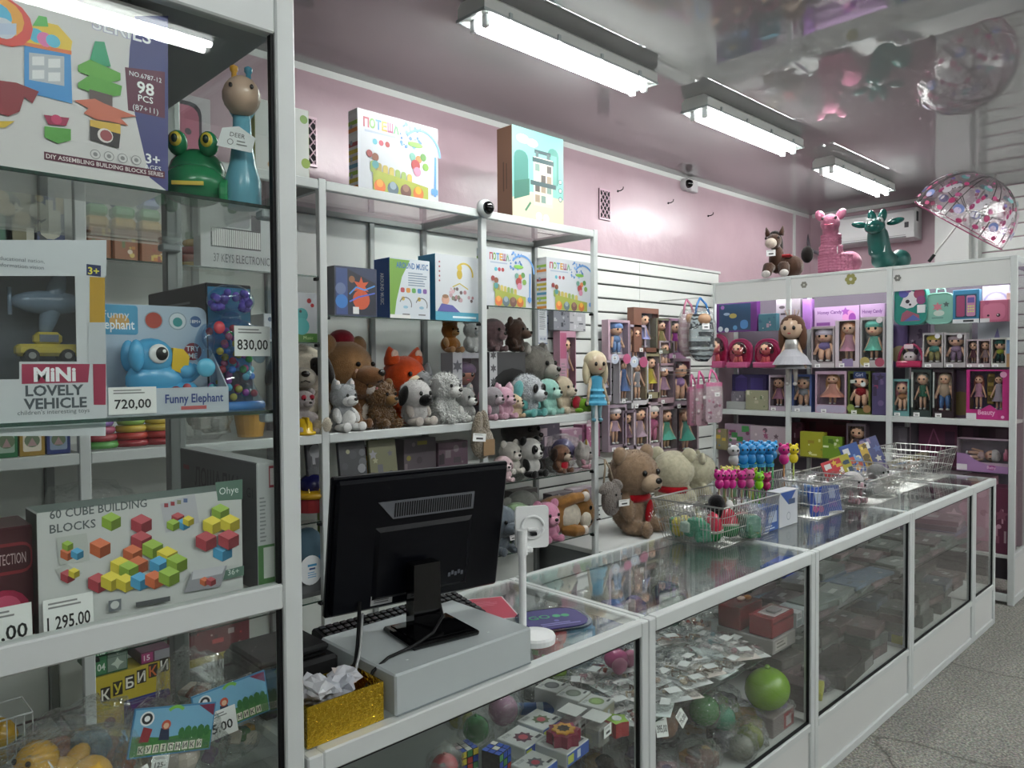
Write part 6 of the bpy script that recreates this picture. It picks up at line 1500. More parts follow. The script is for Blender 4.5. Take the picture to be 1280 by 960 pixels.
KB('fashion doll in green top and black skirt', 1139, 1164, 462, k2, col='2f3a38', inner='241c1e', dress='1f5a44', hair='77807a', hr=.15, flare=.12, long=.1, art=lambda a: a.rect(.0, .2, .1, .95, '9aa09c'))
KB('fashion doll in jeans with blond ponytail', 1166, 1192, 462, k2, col='2c2026', inner='7a3c50', style='suit', dress='a89480', pants='3c6498', hair='b4a088', hr=.14, long=.3, art=lambda a: a.rect(.0, .2, .08, .95, '9aa09c'))
KC('brown and violet gap carton behind the fashion dolls', 1193, 1208, 462, k2, KX+.1, col='4a3a4c', art=lambda a: a.circ(.5, .3, .25, '5c5230'))
t = winbox('boxed_doll', 'wide pink box with two dolls and a yellow dresser', 'doll', fit(1208, 1262, 462, k2, x=KX+.04), .09, 'a82a70', '4c4664', (.08, .2, .84, .97), lambda a: a.poly([(.25, .02), (.75, .02), (.7, .22), (.55, .3), (.35, .2)], 'b03078').text('Beauty', .48, .1, .1, 'd8a8c0', wmax=.4, bold=.02).rect(0, 0, .24, .12, 'c8c8ca').circ(.86, .9, .06, 'c890b0').circ(.85, .06, .03, 'd8b0c8'))
w, h = t['w'], t['h']; doll(t, T(-w*.25, .05, h*.2), h*.68, dress='a87890', hair='8a4a3c', hr=.11, flare=.13); doll(t, T(w*.22, .05, h*.2), h*.68, dress='98909c', hair='3a2c2c', hr=.11, flare=.17)
MB('98823c').rbox(-w*.07, .06, h*.3, w*.1, .08, h*.92, .006).build('dresser', 'plastic', t)
for k in range(3): MB('5c4a20').box(-w*.05, .058, h*(.36+.19*k), w*.08, .0598, h*(.48+.19*k)).build('drawer', 'plastic', t)
# below the rail: boards and boxes of the fourth shelf
KC('colourful ponies picture box at the left of the fourth shelf', 884, 908, 536, k3, KX+.02, col='7a7254', art=lambda a: rnd_art(a, ('b89a3c', '8a4a6a', 'c8b8a0', '4a6a8a', 'b06a8a'), 12, 12))
KC('floral game box on the fourth shelf', 906, 940, 530, k3, KX+.05, col='8a7486', art=lambda a: rnd_art(a, ('c8b8c0', '6a3a58', '3a7a44', 'a85a7a'), 13, 14)); KC('pink white doll clothes box on the fourth shelf', 938, 984, 533, k3, KX+.04, col='a0929a', art=lambda a: rnd_art(a, ('8a4a68', 'c0b0b8', '5a4a54', 'b8788c'), 14, 14))
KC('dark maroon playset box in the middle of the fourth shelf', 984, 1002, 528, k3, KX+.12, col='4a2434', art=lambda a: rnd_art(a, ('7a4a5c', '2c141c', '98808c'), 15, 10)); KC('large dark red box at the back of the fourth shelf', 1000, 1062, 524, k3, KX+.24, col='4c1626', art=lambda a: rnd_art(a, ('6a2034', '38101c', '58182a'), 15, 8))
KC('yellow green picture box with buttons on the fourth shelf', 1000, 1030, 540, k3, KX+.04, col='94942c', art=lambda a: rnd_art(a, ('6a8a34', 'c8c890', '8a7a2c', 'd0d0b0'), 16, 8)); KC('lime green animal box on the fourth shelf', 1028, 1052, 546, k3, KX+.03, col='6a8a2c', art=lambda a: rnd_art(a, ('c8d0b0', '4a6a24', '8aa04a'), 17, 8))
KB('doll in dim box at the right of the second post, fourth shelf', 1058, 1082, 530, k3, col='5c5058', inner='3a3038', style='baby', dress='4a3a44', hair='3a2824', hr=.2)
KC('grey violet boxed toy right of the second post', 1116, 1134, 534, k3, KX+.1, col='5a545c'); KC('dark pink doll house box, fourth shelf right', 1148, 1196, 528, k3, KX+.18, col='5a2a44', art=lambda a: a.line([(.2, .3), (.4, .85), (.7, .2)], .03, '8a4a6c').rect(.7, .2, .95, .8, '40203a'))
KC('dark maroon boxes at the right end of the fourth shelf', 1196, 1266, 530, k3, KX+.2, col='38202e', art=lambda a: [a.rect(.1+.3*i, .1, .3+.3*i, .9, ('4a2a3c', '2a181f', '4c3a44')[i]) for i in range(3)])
t = winbox('boxed_doll', 'wide box with lying baby doll and pink bottle, purple oval label', 'doll', fit(1196, 1263, 549, k3, x=KX+.02), .09, '9a8494', '75687a', (.0, .3, 1, .98), lambda a: a.poly([(0, .0), (1, 0), (1, .2), (.6, .22), (.35, .36), (.2, .52), (0, .55)], '93709a').circ(.66, .15, .12, '8a3a78', k=.6).text('Baby', .66, .11, .09, 'd8c0d4', wmax=.25).rect(0, .02, .2, .2, 'c8c4c8'))
w, h = t['w'], t['h']; doll(t, T(-w*.36, .05, h*.48) @ RY(90) @ RX(0), w*.62, style='baby', dress='9a8084', hair=None, hat='a8a4a6', hr=.2, skin='b08a78'); MB('b05a78').lathe([(.018, 0), (.018, .05), (.008, .06), (.01, .08)], 12, M=T(w*.4, .04, h*.36)).build('bottle', 'plastic', t, smooth=True)
# lowest part seen beside the counter end
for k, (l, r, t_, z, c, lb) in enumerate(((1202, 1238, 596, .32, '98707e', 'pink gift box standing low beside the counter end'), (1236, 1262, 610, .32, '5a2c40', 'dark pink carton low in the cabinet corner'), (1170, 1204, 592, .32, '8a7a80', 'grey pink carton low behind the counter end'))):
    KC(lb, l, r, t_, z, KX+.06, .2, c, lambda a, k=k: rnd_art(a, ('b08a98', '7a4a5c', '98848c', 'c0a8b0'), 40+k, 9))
# ================================================================== ON TOP OF THE BACK CABINET
TZ = 2.2856
loc, rz, w, h = fit(948, 1000, 283, TZ, x=KX+.1)
t = thing('plush_horse', 'dark brown plush pony with pale muzzle sitting on the cabinet', 'plush toy', loc+Vector((.06, 0, 0)), -75)
b_ = MB('3e2a20'); b_.ell(.05, .06, h*.24, h*.26, h*.24, h*.23); b_.ell(-.04, -.02, h*.38, h*.15, h*.15, h*.28); b_.ell(-.05, -.07, h*.72, h*.14, h*.17, h*.15); b_.tube([(-.08, -.1, .1), (-.09, -.16, .03)], [.05, .04], 8); b_.tube([(.03, -.1, .1), (.05, -.16, .03)], [.05, .04], 8)
o = b_.build('body', 'plush', t, smooth=True, color='3e2a20'); rm = o.modifiers.new('skin', 'REMESH'); rm.mode = 'VOXEL'; rm.voxel_size = .011; rm.use_smooth_shade = True
MB('b4a89c').ell(-.06, -.14, h*.66, h*.11, h*.1, h*.10).build('muzzle', 'plush', t, smooth=True, color='b4a89c')
for s in (-1, 1):
    MB('3e2a20').lathe([(.022, 0), (.02, .03), (.004, .075)], 8, M=T(-.05+s*.05, -.05, h*.83) @ RY(s*12)).build('ear', 'plush', t, smooth=True, color='3e2a20'); MB('0a0808').ell(-.055+s*.05, -.115, h*.77, .009, .006, .011).build('eye', 'plastic_o', t, smooth=True, color='0a0808')
    MB('c8c4c0').ell(-.02+s*.07, -.18, .028, .036, .026, .03).build('hoof', 'plush', t, smooth=True, color='b8b4b0')
MB('14100e').ell(-.05, -.035, h*.86, .04, .06, .03).ell(-.03, .04, h*.66, .03, .04, .09).build('mane', 'plush', t, smooth=True, color='14100e'); MB('7a1c20').rbox(.0, -.06, h*.4, .08, .12, h*.46, .01).build('saddle', 'cloth', t); price(t, -.05, -.185, h*.4, .07, .05)
MB('14100e').ell(.16, .2, h*.5, .05, .03, .07).build('tail', 'plush', t, smooth=True, color='14100e')
def bouncy(name, label, l, r, t_, col, col2, rz_, deer=False):
    loc, rz, w, h = fit(l, r, t_, TZ, x=KX+.12); t = thing(name, label, 'ride-on toy', loc+Vector((.06, 0, 0)), rz_)
    b_ = MB(col); b_.ell(0, .0, h*.19, h*.22, h*.22, h*.19); b_.ell(.09, .12, h*.2, h*.19, h*.22, h*.19); b_.tube([(-.02, -.03, h*.3), (-.03, -.06, h*.55), (-.03, -.08, h*.7)], [h*.2, h*.19, h*.17] if deer else [h*.17, h*.13, h*.12], 12); b_.ell(-.03, -.11, h*.78, h*.15, h*.18, h*.15)
    o = b_.build('body', 'plush' if not deer else 'rubber', t, smooth=True, color=col); rm = o.modifiers.new('skin', 'REMESH'); rm.mode = 'VOXEL'; rm.voxel_size = .011; rm.use_smooth_shade = True; sm = o.modifiers.new('soft', 'SMOOTH'); sm.iterations = 5
    m_ = 'plastic_o'
    for s in (-1, 1):
        if deer:
            MB(col).ell(-.03+s*.035, -.09, h*.95, .03, .025, .055, rot=RY(s*12)).build('horn', m_, t, smooth=True, color=col); MB(col).ell(-.03+s*.12, -.08, h*.84, .06, .02, .024, rot=RY(s*-12)).build('ear', m_, t, smooth=True, color=col)
            MB('c0c4c4').ell(-.03+s*.035, -.185, h*.84, .024, .012, .024).build('eye_white', m_, t, smooth=True, color='c0c4c4'); MB('0a0a0a').ell(-.025+s*.03, -.197, h*.835, .010, .006, .011).build('eye', m_, t, smooth=True, color='0a0a0a')
        else:
            MB(col).ell(-.03+s*.075, -.09, h*.92, .034, .02, .045, rot=RY(s*30)).build('ear', m_, t, smooth=True, color=col); MB('2a1418').ell(-.03+s*.045, -.205, h*.83, .010, .006, .012).build('eye', m_, t, smooth=True, color='2a1418')
    if deer: MB(col).ell(-.03, -.19, h*.73, .07, .055, .05).build('muzzle', m_, t, smooth=True, color=col); [MB('123c38').ell(-.03+s*.028, -.243, h*.74, .007, .005, .007).build('nostril', m_, t, smooth=True, color='123c38') for s in (-1, 1)]
    else:
        MB('9a3a54').tube([(-.06, -.215, h*.735), (-.03, -.225, h*.72), (0, -.215, h*.735)], .005, 5).build('mouth', 'plastic', t)
        rn = random.Random(3); cu = MB(col)
        for j in range(13):
            for i in range(11):
                zz = h*(.05+.045*j); a_ = R(200+14*i); rr = (h*.235 if zz < h*.3 else h*.15 if zz < h*.45 else h*.125)
                cu.ell(-.0 - (.0 if zz < h*.3 else .028)+rr*math.cos(a_), (0 if zz < h*.3 else -.05)+rr*math.sin(a_), zz, .02, .016, .018, nu=7, nv=5)
        cu.build('wool', 'plastic', t, smooth=True, kind='stuff')
    price(t, -.02, -h*.23-.01, h*.3, .09, .055); return t
finish('rubber', 'obj', .4, .5)
bouncy('rubber_sheep', 'pink rubber hopper sheep with bumpy wool on the cabinet', 1018, 1064, 263, 'b06a84', None, -72)
bouncy('rubber_cow', 'dark green rubber hopper calf with big eyes on the cabinet', 1078, 1125, 268, '12524c', None, -80, True)
# clear unicorn umbrella lying open on the cabinet
c0 = W(1197, 281, x=KX+.2); ax = (W(1236, 231, x=KX+.2)-c0).normalized()
t = thing('umbrella', 'open clear dome umbrella with pink unicorn print on the cabinet', 'umbrella', M=T(*(c0+ax*.12)) @ ax.to_track_quat('Z', 'Y').to_matrix().to_4x4())
RR, DD = .335, .36; vs = []; fs = []; n, m_ = 32, 9
for j in range(m_+1):
    a_ = R(90*j/m_); rr = RR*math.sin(a_)**.85 if j else 0.004; z = DD*math.cos(a_)-.12
    for i in range(n):
        th = 2*PI*i/n; sc = 1-.035*abs(math.sin(4*th))*(j/m_); vs.append((rr*sc*math.cos(th), rr*sc*math.sin(th), z))
for j in range(m_):
    for i in range(n): fs.append((j*n+i, (j+1)*n+i, (j+1)*n+(i+1) % n, j*n+(i+1) % n))
MB().add(vs, fs).build('canopy', 'canopy_film', t, smooth=True)
for k in range(8):
    th = 2*PI*k/8; rib = []
    for j in range(m_+1):
        a_ = R(90*j/m_); rr = (RR*math.sin(a_)**.85 if j else .004)-.004; rib.append((rr*math.cos(th), rr*math.sin(th), DD*math.cos(a_)-.122))
    MB().tube(rib, .0028, 5).build('rib', 'blackmatte', t); MB().tube([rib[6], (.01*math.cos(th), .01*math.sin(th), -.02)], .002, 5).build('strut', 'blackmatte', t)
MB().tube([(0, 0, -.40), (0, 0, DD-.1)], .006, 8).build('shaft', 'steel', t); MB().tube([(0, 0, -.36), (0, 0, -.42)], .012, 8).build('handle', 'blackmatte', t)
MB('9a4a6c').tube([(RR*(1-.035*abs(math.sin(4*2*PI*i/n)))*math.cos(2*PI*i/n), RR*(1-.035*abs(math.sin(4*2*PI*i/n)))*math.sin(2*PI*i/n), -.12) for i in range(n)], .004, 5, closed=True).build('hem', 'plastic', t)
rn = random.Random(12); pr = MB()
def dome(th, a_):
    rr = (RR*math.sin(a_)**.85)+.0015; return Vector((rr*math.cos(th), rr*math.sin(th), DD*math.cos(a_)-.1185))
def blot(th, a_, r, c, sx=1.0, n_=10):
    ce = dome(th, a_)*1.004; u_ = (dome(th+.02, a_)-ce).normalized(); v_ = (dome(th, a_+.02)-ce).normalized()
    pr.add([tuple(ce)]+[tuple(dome(th+r*sx*math.cos(2*PI*i/n_)/max(.25, RR*math.sin(a_)), a_+r*math.sin(2*PI*i/n_)/.36)*1.004) for i in range(n_)], [(0, i+1, (i+1) % n_+1) for i in range(n_)], c)
for k in range(8):
    th = 2*PI*(k+.5)/8
    for dx, aa, r_, c, sx in ((0, 62, .034, 'c4c0c6', 1), (.10, 55, .022, 'c4c0c6', 1), (.15, 51, .012, 'c4c0c6', 1.5), (.0, 52, .02, 'a83c68', .6), (-.05, 58, .02, 'b04a7a', .6), (-.08, 66, .022, '98406c', .6), (.13, 57, .005, '201820', 1), (.02, 72, .016, 'c4c0c6', .5), (.10, 72, .016, 'c4c0c6', .5),
            (.30, 70, .022, 'a83c68', .9), (.30, 62, .016, 'b85a88', .9), (-.26, 74, .03, '7a8ac0', 1.2), (-.26, 76, .02, 'c8b8d0', 1.2), (-.2, 48, .014, '7a6aa8', 1), (.24, 46, .016, 'b84a78', 1), (-.02, 38, .022, '7ab0b0', 1.5), (-.02, 35, .013, 'c8a0c0', 1.5), (.2, 82, .014, 'b84a78', 1.5), (-.12, 84, .014, 'a83c68', 1.5), (.05, 25, .012, 'b85a88', 1)): blot(th+dx, R(aa), r_, c, sx)
pr.build('print', 'print', t, kind='stuff')
# bunny ear doll hung on the first post
p = W(990, 395, x=KX-.05); pb = W(990, 482, x=KX-.05); hh = p.z-pb.z
t = thing('rag_doll', 'cloth doll with bunny ears and silver tulle skirt on the cabinet post', 'doll', (KX-.05, p.y, pb.z), -80)
doll(t, I4, hh, skin='b49a84', hair='4f3628', dress='8e8e92', hr=.16, style='dress', shoe='b8b6b4', pants='b0aca8', long=.3, flare=.24, hairm='cloth', arms=20)
for s in (-1, 1): MB('a8948c').tube([(s*.03, 0, hh*.98), (s*.055, 0, hh*1.08), (s*.02, 0, hh*1.09), (s*.02, 0, hh*.99)], .006, 6).build('bunny_ear', 'cloth', t, smooth=True)
MB('9c9ca2').lathe([(hh*.27, hh*.30), (hh*.2, hh*.42), (hh*.1, hh*.52)], 26, cap=False).build('tulle', 'cloth', t)
MB('707278').lathe([(hh*.098, hh*.52), (hh*.1, hh*.6), (hh*.09, hh*.66)], 18, M=S(1, .85, 1), cap=False).build('bodice', 'steel', t)
# ================================================================== ON THE COUNTER
ZC = CT+.0012
# grey cash drawer
t = thing('cash_drawer', 'grey metal cash drawer under the monitor', 'cash drawer', (1.055, 1.237, ZC), 0)
MB().rbox(-.195, 0, 0, .195, .295, .086, .004).build('casing', 'greymetal', t)
MB('7e8688').box(-.192, -.0006, .001, .192, -.0001, .004).build('seam', 'matte', t)
for x in (-.13, .1): MB('c2c8c8').lathe([(.004, 0), (.003, .0012)], 8, M=T(x, .05, .086)).build('screw', 'plastic', t)
ZD = ZC+.0866
# monitor seen from behind
t = thing('monitor', 'black computer monitor seen from behind on the cash drawer', 'monitor', (1.06, 1.40, ZD), -9)
mb = MB(); mb.rbox(-.086, -.105, 0, .086, .05, .012, .004); mb.build('stand_base', 'black_gloss', t)
MB().rbox(-.07, -.092, .012, .07, .04, .0145, .001).build('base_inlay', 'black_gloss', t)
MB().prism([(-.036, .012), (.036, .012), (.034, .16), (-.034, .16)], -.012, .028).build('stand_neck', 'black_gloss', t)
SM = T(0.02, .082, .045) @ RX(10.5)
mb = MB(); mb.M = SM; mb.rbox(-.235, .0, 0, .235, .016, .335, .004); mb.build('screen_frame', 'black', t)
mb = MB(); mb.M = SM; mb.rbox(-.228, -.014, .006, .228, 0, .329, .012); mb.build('rear_shell', 'black', t)
mb = MB(); mb.M = SM
mb.add([(-.13, -.014, .03), (.13, -.014, .03), (.13, -.014, .21), (-.13, -.014, .21), (-.12, -.022, .04), (.12, -.022, .04), (.12, -.020, .20), (-.12, -.020, .20)], [(4, 5, 6, 7), (0, 1, 5, 4), (1, 2, 6, 5), (2, 3, 7, 6), (3, 0, 4, 7)]); mb.build('hub_bulge', 'black', t)
mb = MB(); mb.M = SM; mb.box(-.232, .0165, .004, .232, .0175, .331); mb.build('screen', 'black_gloss', t)
finish('vent_grey', '5a5c62', .4)
vg = [(-.125, .268), (-.085, .232), (.125, .232), (.125, .268)]
mb = MB(); mb.M = SM; mb.prism([(-.128, .272), (-.088, .228), (.130, .228), (.130, .272)], -.0165, -.0145); vo = mb.build('vent_frame', 'vent_grey', t)
for i in range(34):
    x = -.086+.0062*i; z1 = .268; z0 = .232 if x > -.083 else .232
    mb = MB(); mb.M = SM; mb.box(x, -.0175, z0+.001, x+.0034, -.0168, z1-.001); mb.build('slot', 'blackmatte', vo)
mb = MB('a4a6a6'); mb.M = SM; mb.box(-.13, -.0155, .018, -.075, -.0145, .042); so = mb.build('sticker', 'print', t); Art(.05, .02, SM @ T(-.1025, -.0157, .02)).fine(.1, .9, .7, 3, '4a4a4a', .12, .26).build(so, 'lettering')
mb = MB('5a5e66'); mb.M = SM
for i in range(5): mb.box(.07+.009*i, -.0232, .06+.004*(i % 2), .0765+.009*i, -.0224, .07+.004*(i % 2))
mb.build('port_mark', 'print', t, kind='stuff')
mb = MB(); mb.tube([(.04, .06, .11), (.05, .03, .07), (.03, -.03, .035), (-.02, -.075, .02), (-.08, -.10, .012), (-.15, -.115, .006), (-.19, -.125, -.01), (-.215, -.13, -.05)], .0035, 7); mb.build('cable', 'blackmatte', t, smooth=True)
for k, (c, off) in enumerate((('0a0a0c', 0), ('9a9c9c', .012))):
    o = MB(c).tube([(.80+off, 1.335-off, ZC+.05), (.845, 1.36-off, ZD-.004+off), (.875, 1.40-off, ZD+.012), (.91, 1.45-off, ZD+.03), (.935, 1.485-off, ZD+.075-2*off)], .0045 if k == 0 else .003, 7).build('cable', 'matte', None, smooth=True)
    tag(o, ('thick black monitor cable running over the cash drawer', 'thin grey cable beside the thick black one')[k], 'cable')
# black receipt printer and keyboard
t = thing('receipt_printer', 'black receipt printer behind the gold box', 'printer', (.745, 1.40, ZC), 0)
MB().rbox(-.085, 0, 0, .085, .2, .095, .008).build('body', 'blackmatte', t); MB().rbox(-.08, .03, .095, .08, .18, .112, .006).build('lid', 'blackmatte', t); MB().box(-.06, .012, .0952, .06, .018, .099).build('paper_slot', 'black_gloss', t)
t = thing('keyboard', 'black computer keyboard behind the monitor stand', 'keyboard', M=T(1.16, 1.56, ZC) @ RZ(-2) @ RX(9))
MB().rbox(-.23, 0, 0.0, .23, .15, .02, .005).build('case', 'blackmatte', t)
key = MB('17181c'); key.rbox(-.0085, -.0085, 0, .0085, .0085, .008, .002); k1o = key.build('key', 'plastic', t); k1o.location = (-.21, .02, .02)
for r_ in range(6):
    for c_ in range(22):
        if r_ == 0 and c_ == 0: continue
        ko = k1o.copy(); COL.objects.link(ko); ko.parent = t; ko.location = (-.21+.02*c_, .02+.0215*r_, .02)
# gold box with receipts
t = thing('gold_box', 'small open gold foil box with crumpled receipts', 'box', (.755, 1.248, ZC), 0)
w, d, h = .168, .115, .078
for nm, q in (('side', (-w/2, 0, 0, w/2, .002, h)), ('side', (-w/2, d-.002, 0, w/2, d, h)), ('side', (-w/2, .002, 0, -w/2+.002, d-.002, h)), ('side', (w/2-.002, .002, 0, w/2, d-.002, h)), ('bottom', (-w/2+.002, .002, 0, w/2-.002, d-.002, .002))): MB().box(*q).build(nm, 'gold', t)
rn = random.Random(9)
for i in range(11):
    v, f = crumple(.075, .045, .03, 60+i, 10, 7, .5); M_ = T((rn.random()-.5)*.075, .06+(rn.random()-.5)*.04, .028+.0045*i) @ RZ(rn.random()*180) @ RX(rn.random()*40-20)
    MB(rn.choice(('c6c8cc', 'b8bac0', 'aeb2ba'))).add(v, f, None, M_).build('receipt', 'matte', t)
MB('b3a9a6').prism([(-.02, 0), (.03, 0), (.034, .035), (-.016, .04)], 0, .0008, M=T(.035, .06, .07) @ RX(-55) @ RZ(20)).build('paper_slip', 'print', t)
# red leaflet, purple tray
t = thing('leaflet', 'pink red leaflet lying behind the cash drawer', 'leaflet', M=T(1.45, 1.60, ZC) @ RZ(-28))
MB('c9c4c6').box(-.06, -.1, 0, .06, .1, .001).build('sheet', 'print', t); a = Art(.112, .19, T(0, -.095, .001) @ RX(-90)); a.rect(0, 0, 1, 1, 'a8344a').fine(.1, .8, .8, 4, 'c87a88', .02, .06).build(t, 'lettering')
t = thing('money_tray', 'purple oval money tray with green lettering beside the payment stand', 'tray', M=T(1.50, 1.40, ZC) @ RZ(-24))
MB().prism(rounded(.20, .17, .06, 6), 0, .006, M=RX(90) @ T(0, 0, -.085)).build('clear_base', 'tinted', t, color='b8c0cc')
MB('332a6c').prism(rounded(.18, .15, .055, 6), 0, .002, M=T(0, 0, .0082) @ RX(-90) @ T(0, 0, -.075)).build('mat', 'print', t)
Art(.18, .15, T(0, -.075, .0088) @ RX(-90)).text('GO', .3, .5, .2, '3f9a6a', bold=.02).circ(.58, .58, .08, '3f9a6a').circ(.72, .56, .08, '3f9a6a').circ(.5, .34, .05, '6a6ab0').fine(.2, .85, .2, 2, '8a86c0', .04, .08).build(t, 'lettering')
# payment stand: round foot, pole, square plate seen from behind
p = W(681, 806, z=ZC)
t = thing('payment_stand', 'white payment code stand with round foot, back of its plate to us', 'payment stand', (p.x, p.y+.035, ZC), -28); t.scale = (1.14, 1.14, 1.1)
MB().lathe([(.046, 0), (.047, .012), (.044, .018), (.012, .022)], 28).build('foot', 'white_plastic', t, smooth=False)
MB().lathe([(.0085, .02), (.0085, .235)], 14, M=T(-.028, 0, 0)).build('pole', 'white_plastic', t, smooth=False); MB().lathe([(.0115, .205), (.0115, .262)], 14, M=T(-.028, 0, 0)).build('sleeve', 'white_plastic', t)
MB().prism(rounded(.078, .098, .008, 3), .014, .022, M=T(.0, 0, .215)).build('plate', 'white_plastic', t)
mb = MB(); mb.tube([(.026*math.cos(R(a_)), .012, .264+.026*math.sin(R(a_))) for a_ in range(-120, 181, 15)], .0035, 6); mb.build('ring', 'white_plastic', t, smooth=True)
MB().rbox(-.014, .004, .256, .012, .014, .264, .002).build('slot', 'white_plastic', t); MB('1a1c20').box(-.006, .0034, .246, .008, .0138, .253).build('port', 'plastic', t); MB().rbox(-.02, -.004, .208, -.004, .014, .222, .003).build('joint', 'white_plastic', t)
# wire baskets
def basket(label, x0, x1, y0, y1, z1, taper=.035, step=.018, rim=.0035):
    t = thing('wire_basket', label, 'wire basket', (0, 0, 0)); z0 = ZC+.002
    X0, X1, Y0, Y1 = x0+taper, x1-taper, y0+taper, y1-taper
    MB().tube([(x0, y0, z1), (x1, y0, z1), (x1, y1, z1), (x0, y1, z1)], rim, 6, closed=True).build('rim', 'steel', t)
    MB().tube([(X0, Y0, z0), (X1, Y0, z0), (X1, Y1, z0), (X0, Y1, z0)], .002, 5, closed=True).build('bottom_frame', 'steel', t)
    mb = MB(); nx = max(3, int((x1-x0)/step)); ny = max(3, int((y1-y0)/step))
    for i in range(nx+1):
        k = i/nx; a_ = x0+(x1-x0)*k; b_ = X0+(X1-X0)*k; mb.tube([(a_, y0, z1), (b_, Y0, z0), (b_, Y1, z0), (a_, y1, z1)], .0015, 4)
    for i in range(ny+1):
        k = i/ny; a_ = y0+(y1-y0)*k; b_ = Y0+(Y1-Y0)*k; mb.tube([(x0, a_, z1), (X0, b_, z0), (X1, b_, z0), (x1, a_, z1)], .0015, 4)
    mb.build('wire_grid', 'steel', t, kind='stuff')
    for k in (.4, .75):
        q = taper*(1-k); zz = z0+(z1-z0)*k; MB().tube([(x0+q, y0+q, zz), (x1-q, y0+q, zz), (x1-q, y1-q, zz), (x0+q, y1-q, zz)], .0014, 4, closed=True).build('hoop', 'steel', t)
    return t
basket('wire basket holding watermelon toys, nearest the payment stand', 2.50, 2.95, 1.46, 1.785, 1.055)
basket('wire basket with blue toy packs beside the pencils', 3.27, 3.62, 1.42, 1.77, 1.06)
basket('wire basket with plush rabbit and grey plush ball', 3.68, 4.2, 1.38, 1.77, 1.03)
basket('shallow wire basket farthest along the counter', 4.26, 4.74, 1.40, 1.78, 1.05, step=.024)
basket('second shallow wire basket, on the last counter unit', 4.83, 5.20, 1.42, 1.78, 1.07, step=.03)
# basket 1: watermelon squeezers, balls, black toys
def wm(label, x, y, z, rz, tilt):
    t = thing('watermelon_toy', label, 'toy', M=T(x, y, z) @ RZ(rz) @ RY(tilt))
    MB('b02840').lathe([(.001, .12), (.02, .105), (.034, .075), (.038, .05)], 16, cap=False).build('flesh', 'plastic', t, smooth=True); MB('b8bcb0').lathe([(.0385, .04), (.0385, .052)], 16).build('rind_inner', 'plastic', t, smooth=True); MB('2c7a48').lathe([(.001, 0), (.025, .005), (.038, .025), (.039, .042)], 16, cap=False).build('rind', 'plastic', t, smooth=True)
wm('red and green watermelon toy, left one in the first basket', 2.60, 1.56, ZC+.012, 20, -12); wm('red and green watermelon toy, right one in the first basket', 2.69, 1.54, ZC+.012, 50, 14)
t = thing('toy_ball', 'pink foam ball at the right end of the first basket', 'toy ball', (2.82, 1.56, ZC+.005)); MB('a04a58').ell(0, 0, .045, .05, .045, .045).build('ball', 'plastic', t, smooth=True); MB('b8848c').ell(0, -.02, .05, .03, .03, .03).build('painted_highlight', 'plastic', t, smooth=True)  # paler lump on the ball stands in for a highlight
t = thing('plush_toy', 'black plush toy lying in the first basket', 'plush toy', (2.80, 1.67, ZC+.006)); MB('121214').ell(0, 0, .06, .06, .05, .06).ell(-.03, -.02, .12, .035, .035, .035).build('body', 'plush', t, smooth=True, color='141416'); MB('c8c8c4').ell(.02, -.05, .1, .025, .015, .03).build('tag', 'print', t)
for k, (x, y, c, lb) in enumerate(((2.58, 1.70, ('3a7a5a', '4f8a6c', 'c8b840'), 'green bagged toy at the back left of the first basket'), (2.68, 1.72, ('2f3a5c', 'b8a03c', 'a8b0b8'), 'blue and yellow bagged toy at the back of the first basket'), (2.88, 1.60, ('1a1a1c', 'b8b8b4', '3a3a3c'), 'black and white bagged toys right in the first basket'), (2.76, 1.50, ('3f7a58', '7a8a5c', '5a8a7a'), 'green striped bagged toy at the front of the first basket'), (2.86, 1.72, ('b8bab8', '2a2a2c', '5a5c60'), 'white and black bagged toy at the back right of the first basket'), (2.55, 1.60, ('4f9a7c', '3a8a6a', 'a8c0b0'), 'pale green bagged toy at the left of the first basket'))):
    bag('toy_bag', lb, 'bagged toys', (x, y, ZC+.006), 20*k, .14, .11, .13, c, 70+k, n=12)
# animal pencils
def pencil(label, px, py, y, col, stick, sc=1.0, group=None, two=None):
    p = W(px, py, y=y); t = thing('animal_pencil', label, 'pencil', (p.x, y, ZC), -40, group); H_ = p.z-ZC; s = .0265*sc
    MB(stick).lathe([(.0045, 0), (.0045, H_-s*1.6)], 7).build('stick', 'plastic', t, smooth=True)
    MB(col).ell(0, 0, H_, s, s*.95, s*.95).ell(0, 0, H_-s*1.6, s*.85, s*.75, s*1.0).ell(-s*.62, 0, H_+s*.85, s*.3, s*.25, s*.35).ell(s*.62, 0, H_+s*.85, s*.3, s*.25, s*.35).build('topper', 'plastic', t, smooth=True)
    MB('0c0c10').ell(-s*.4, -s*.88, H_+s*.05, s*.17, s*.12, s*.2, nu=8, nv=6).ell(s*.4, -s*.88, H_+s*.05, s*.17, s*.12, s*.2, nu=8, nv=6).build('eyes', 'plastic', t, smooth=True)
    if two: MB(two).lathe([(s*.9, 0), (s*.98, s*.5)], 12, M=T(0, 0, H_-s*3.0)).build('skirt', 'plastic', t)
g1 = 'blue animal head pencils in the upper row'; g2 = 'magenta animal head pencils in the lower row'
pencil('white panda head pencil at the left end of the blue row', 917, 563, 1.70, 'a8aaac', '5a8a5c')
for k, px in enumerate((929, 939, 950, 961)): pencil('bright blue cat head pencil, %s of the four in the back row' % ('first', 'second', 'third', 'last')[k], px, 562, 1.70, '1f78b4', '4f9a5c', 1.0, g1, '2f88b0')
for k, px in enumerate((934, 945, 956, 966)): pencil('blue cat head pencil peeking behind the front blue ones, %s from the left' % ('first', 'second', 'third', 'fourth')[k], px, 558, 1.745, '2f86bc', '4f9a5c', .95, g1)
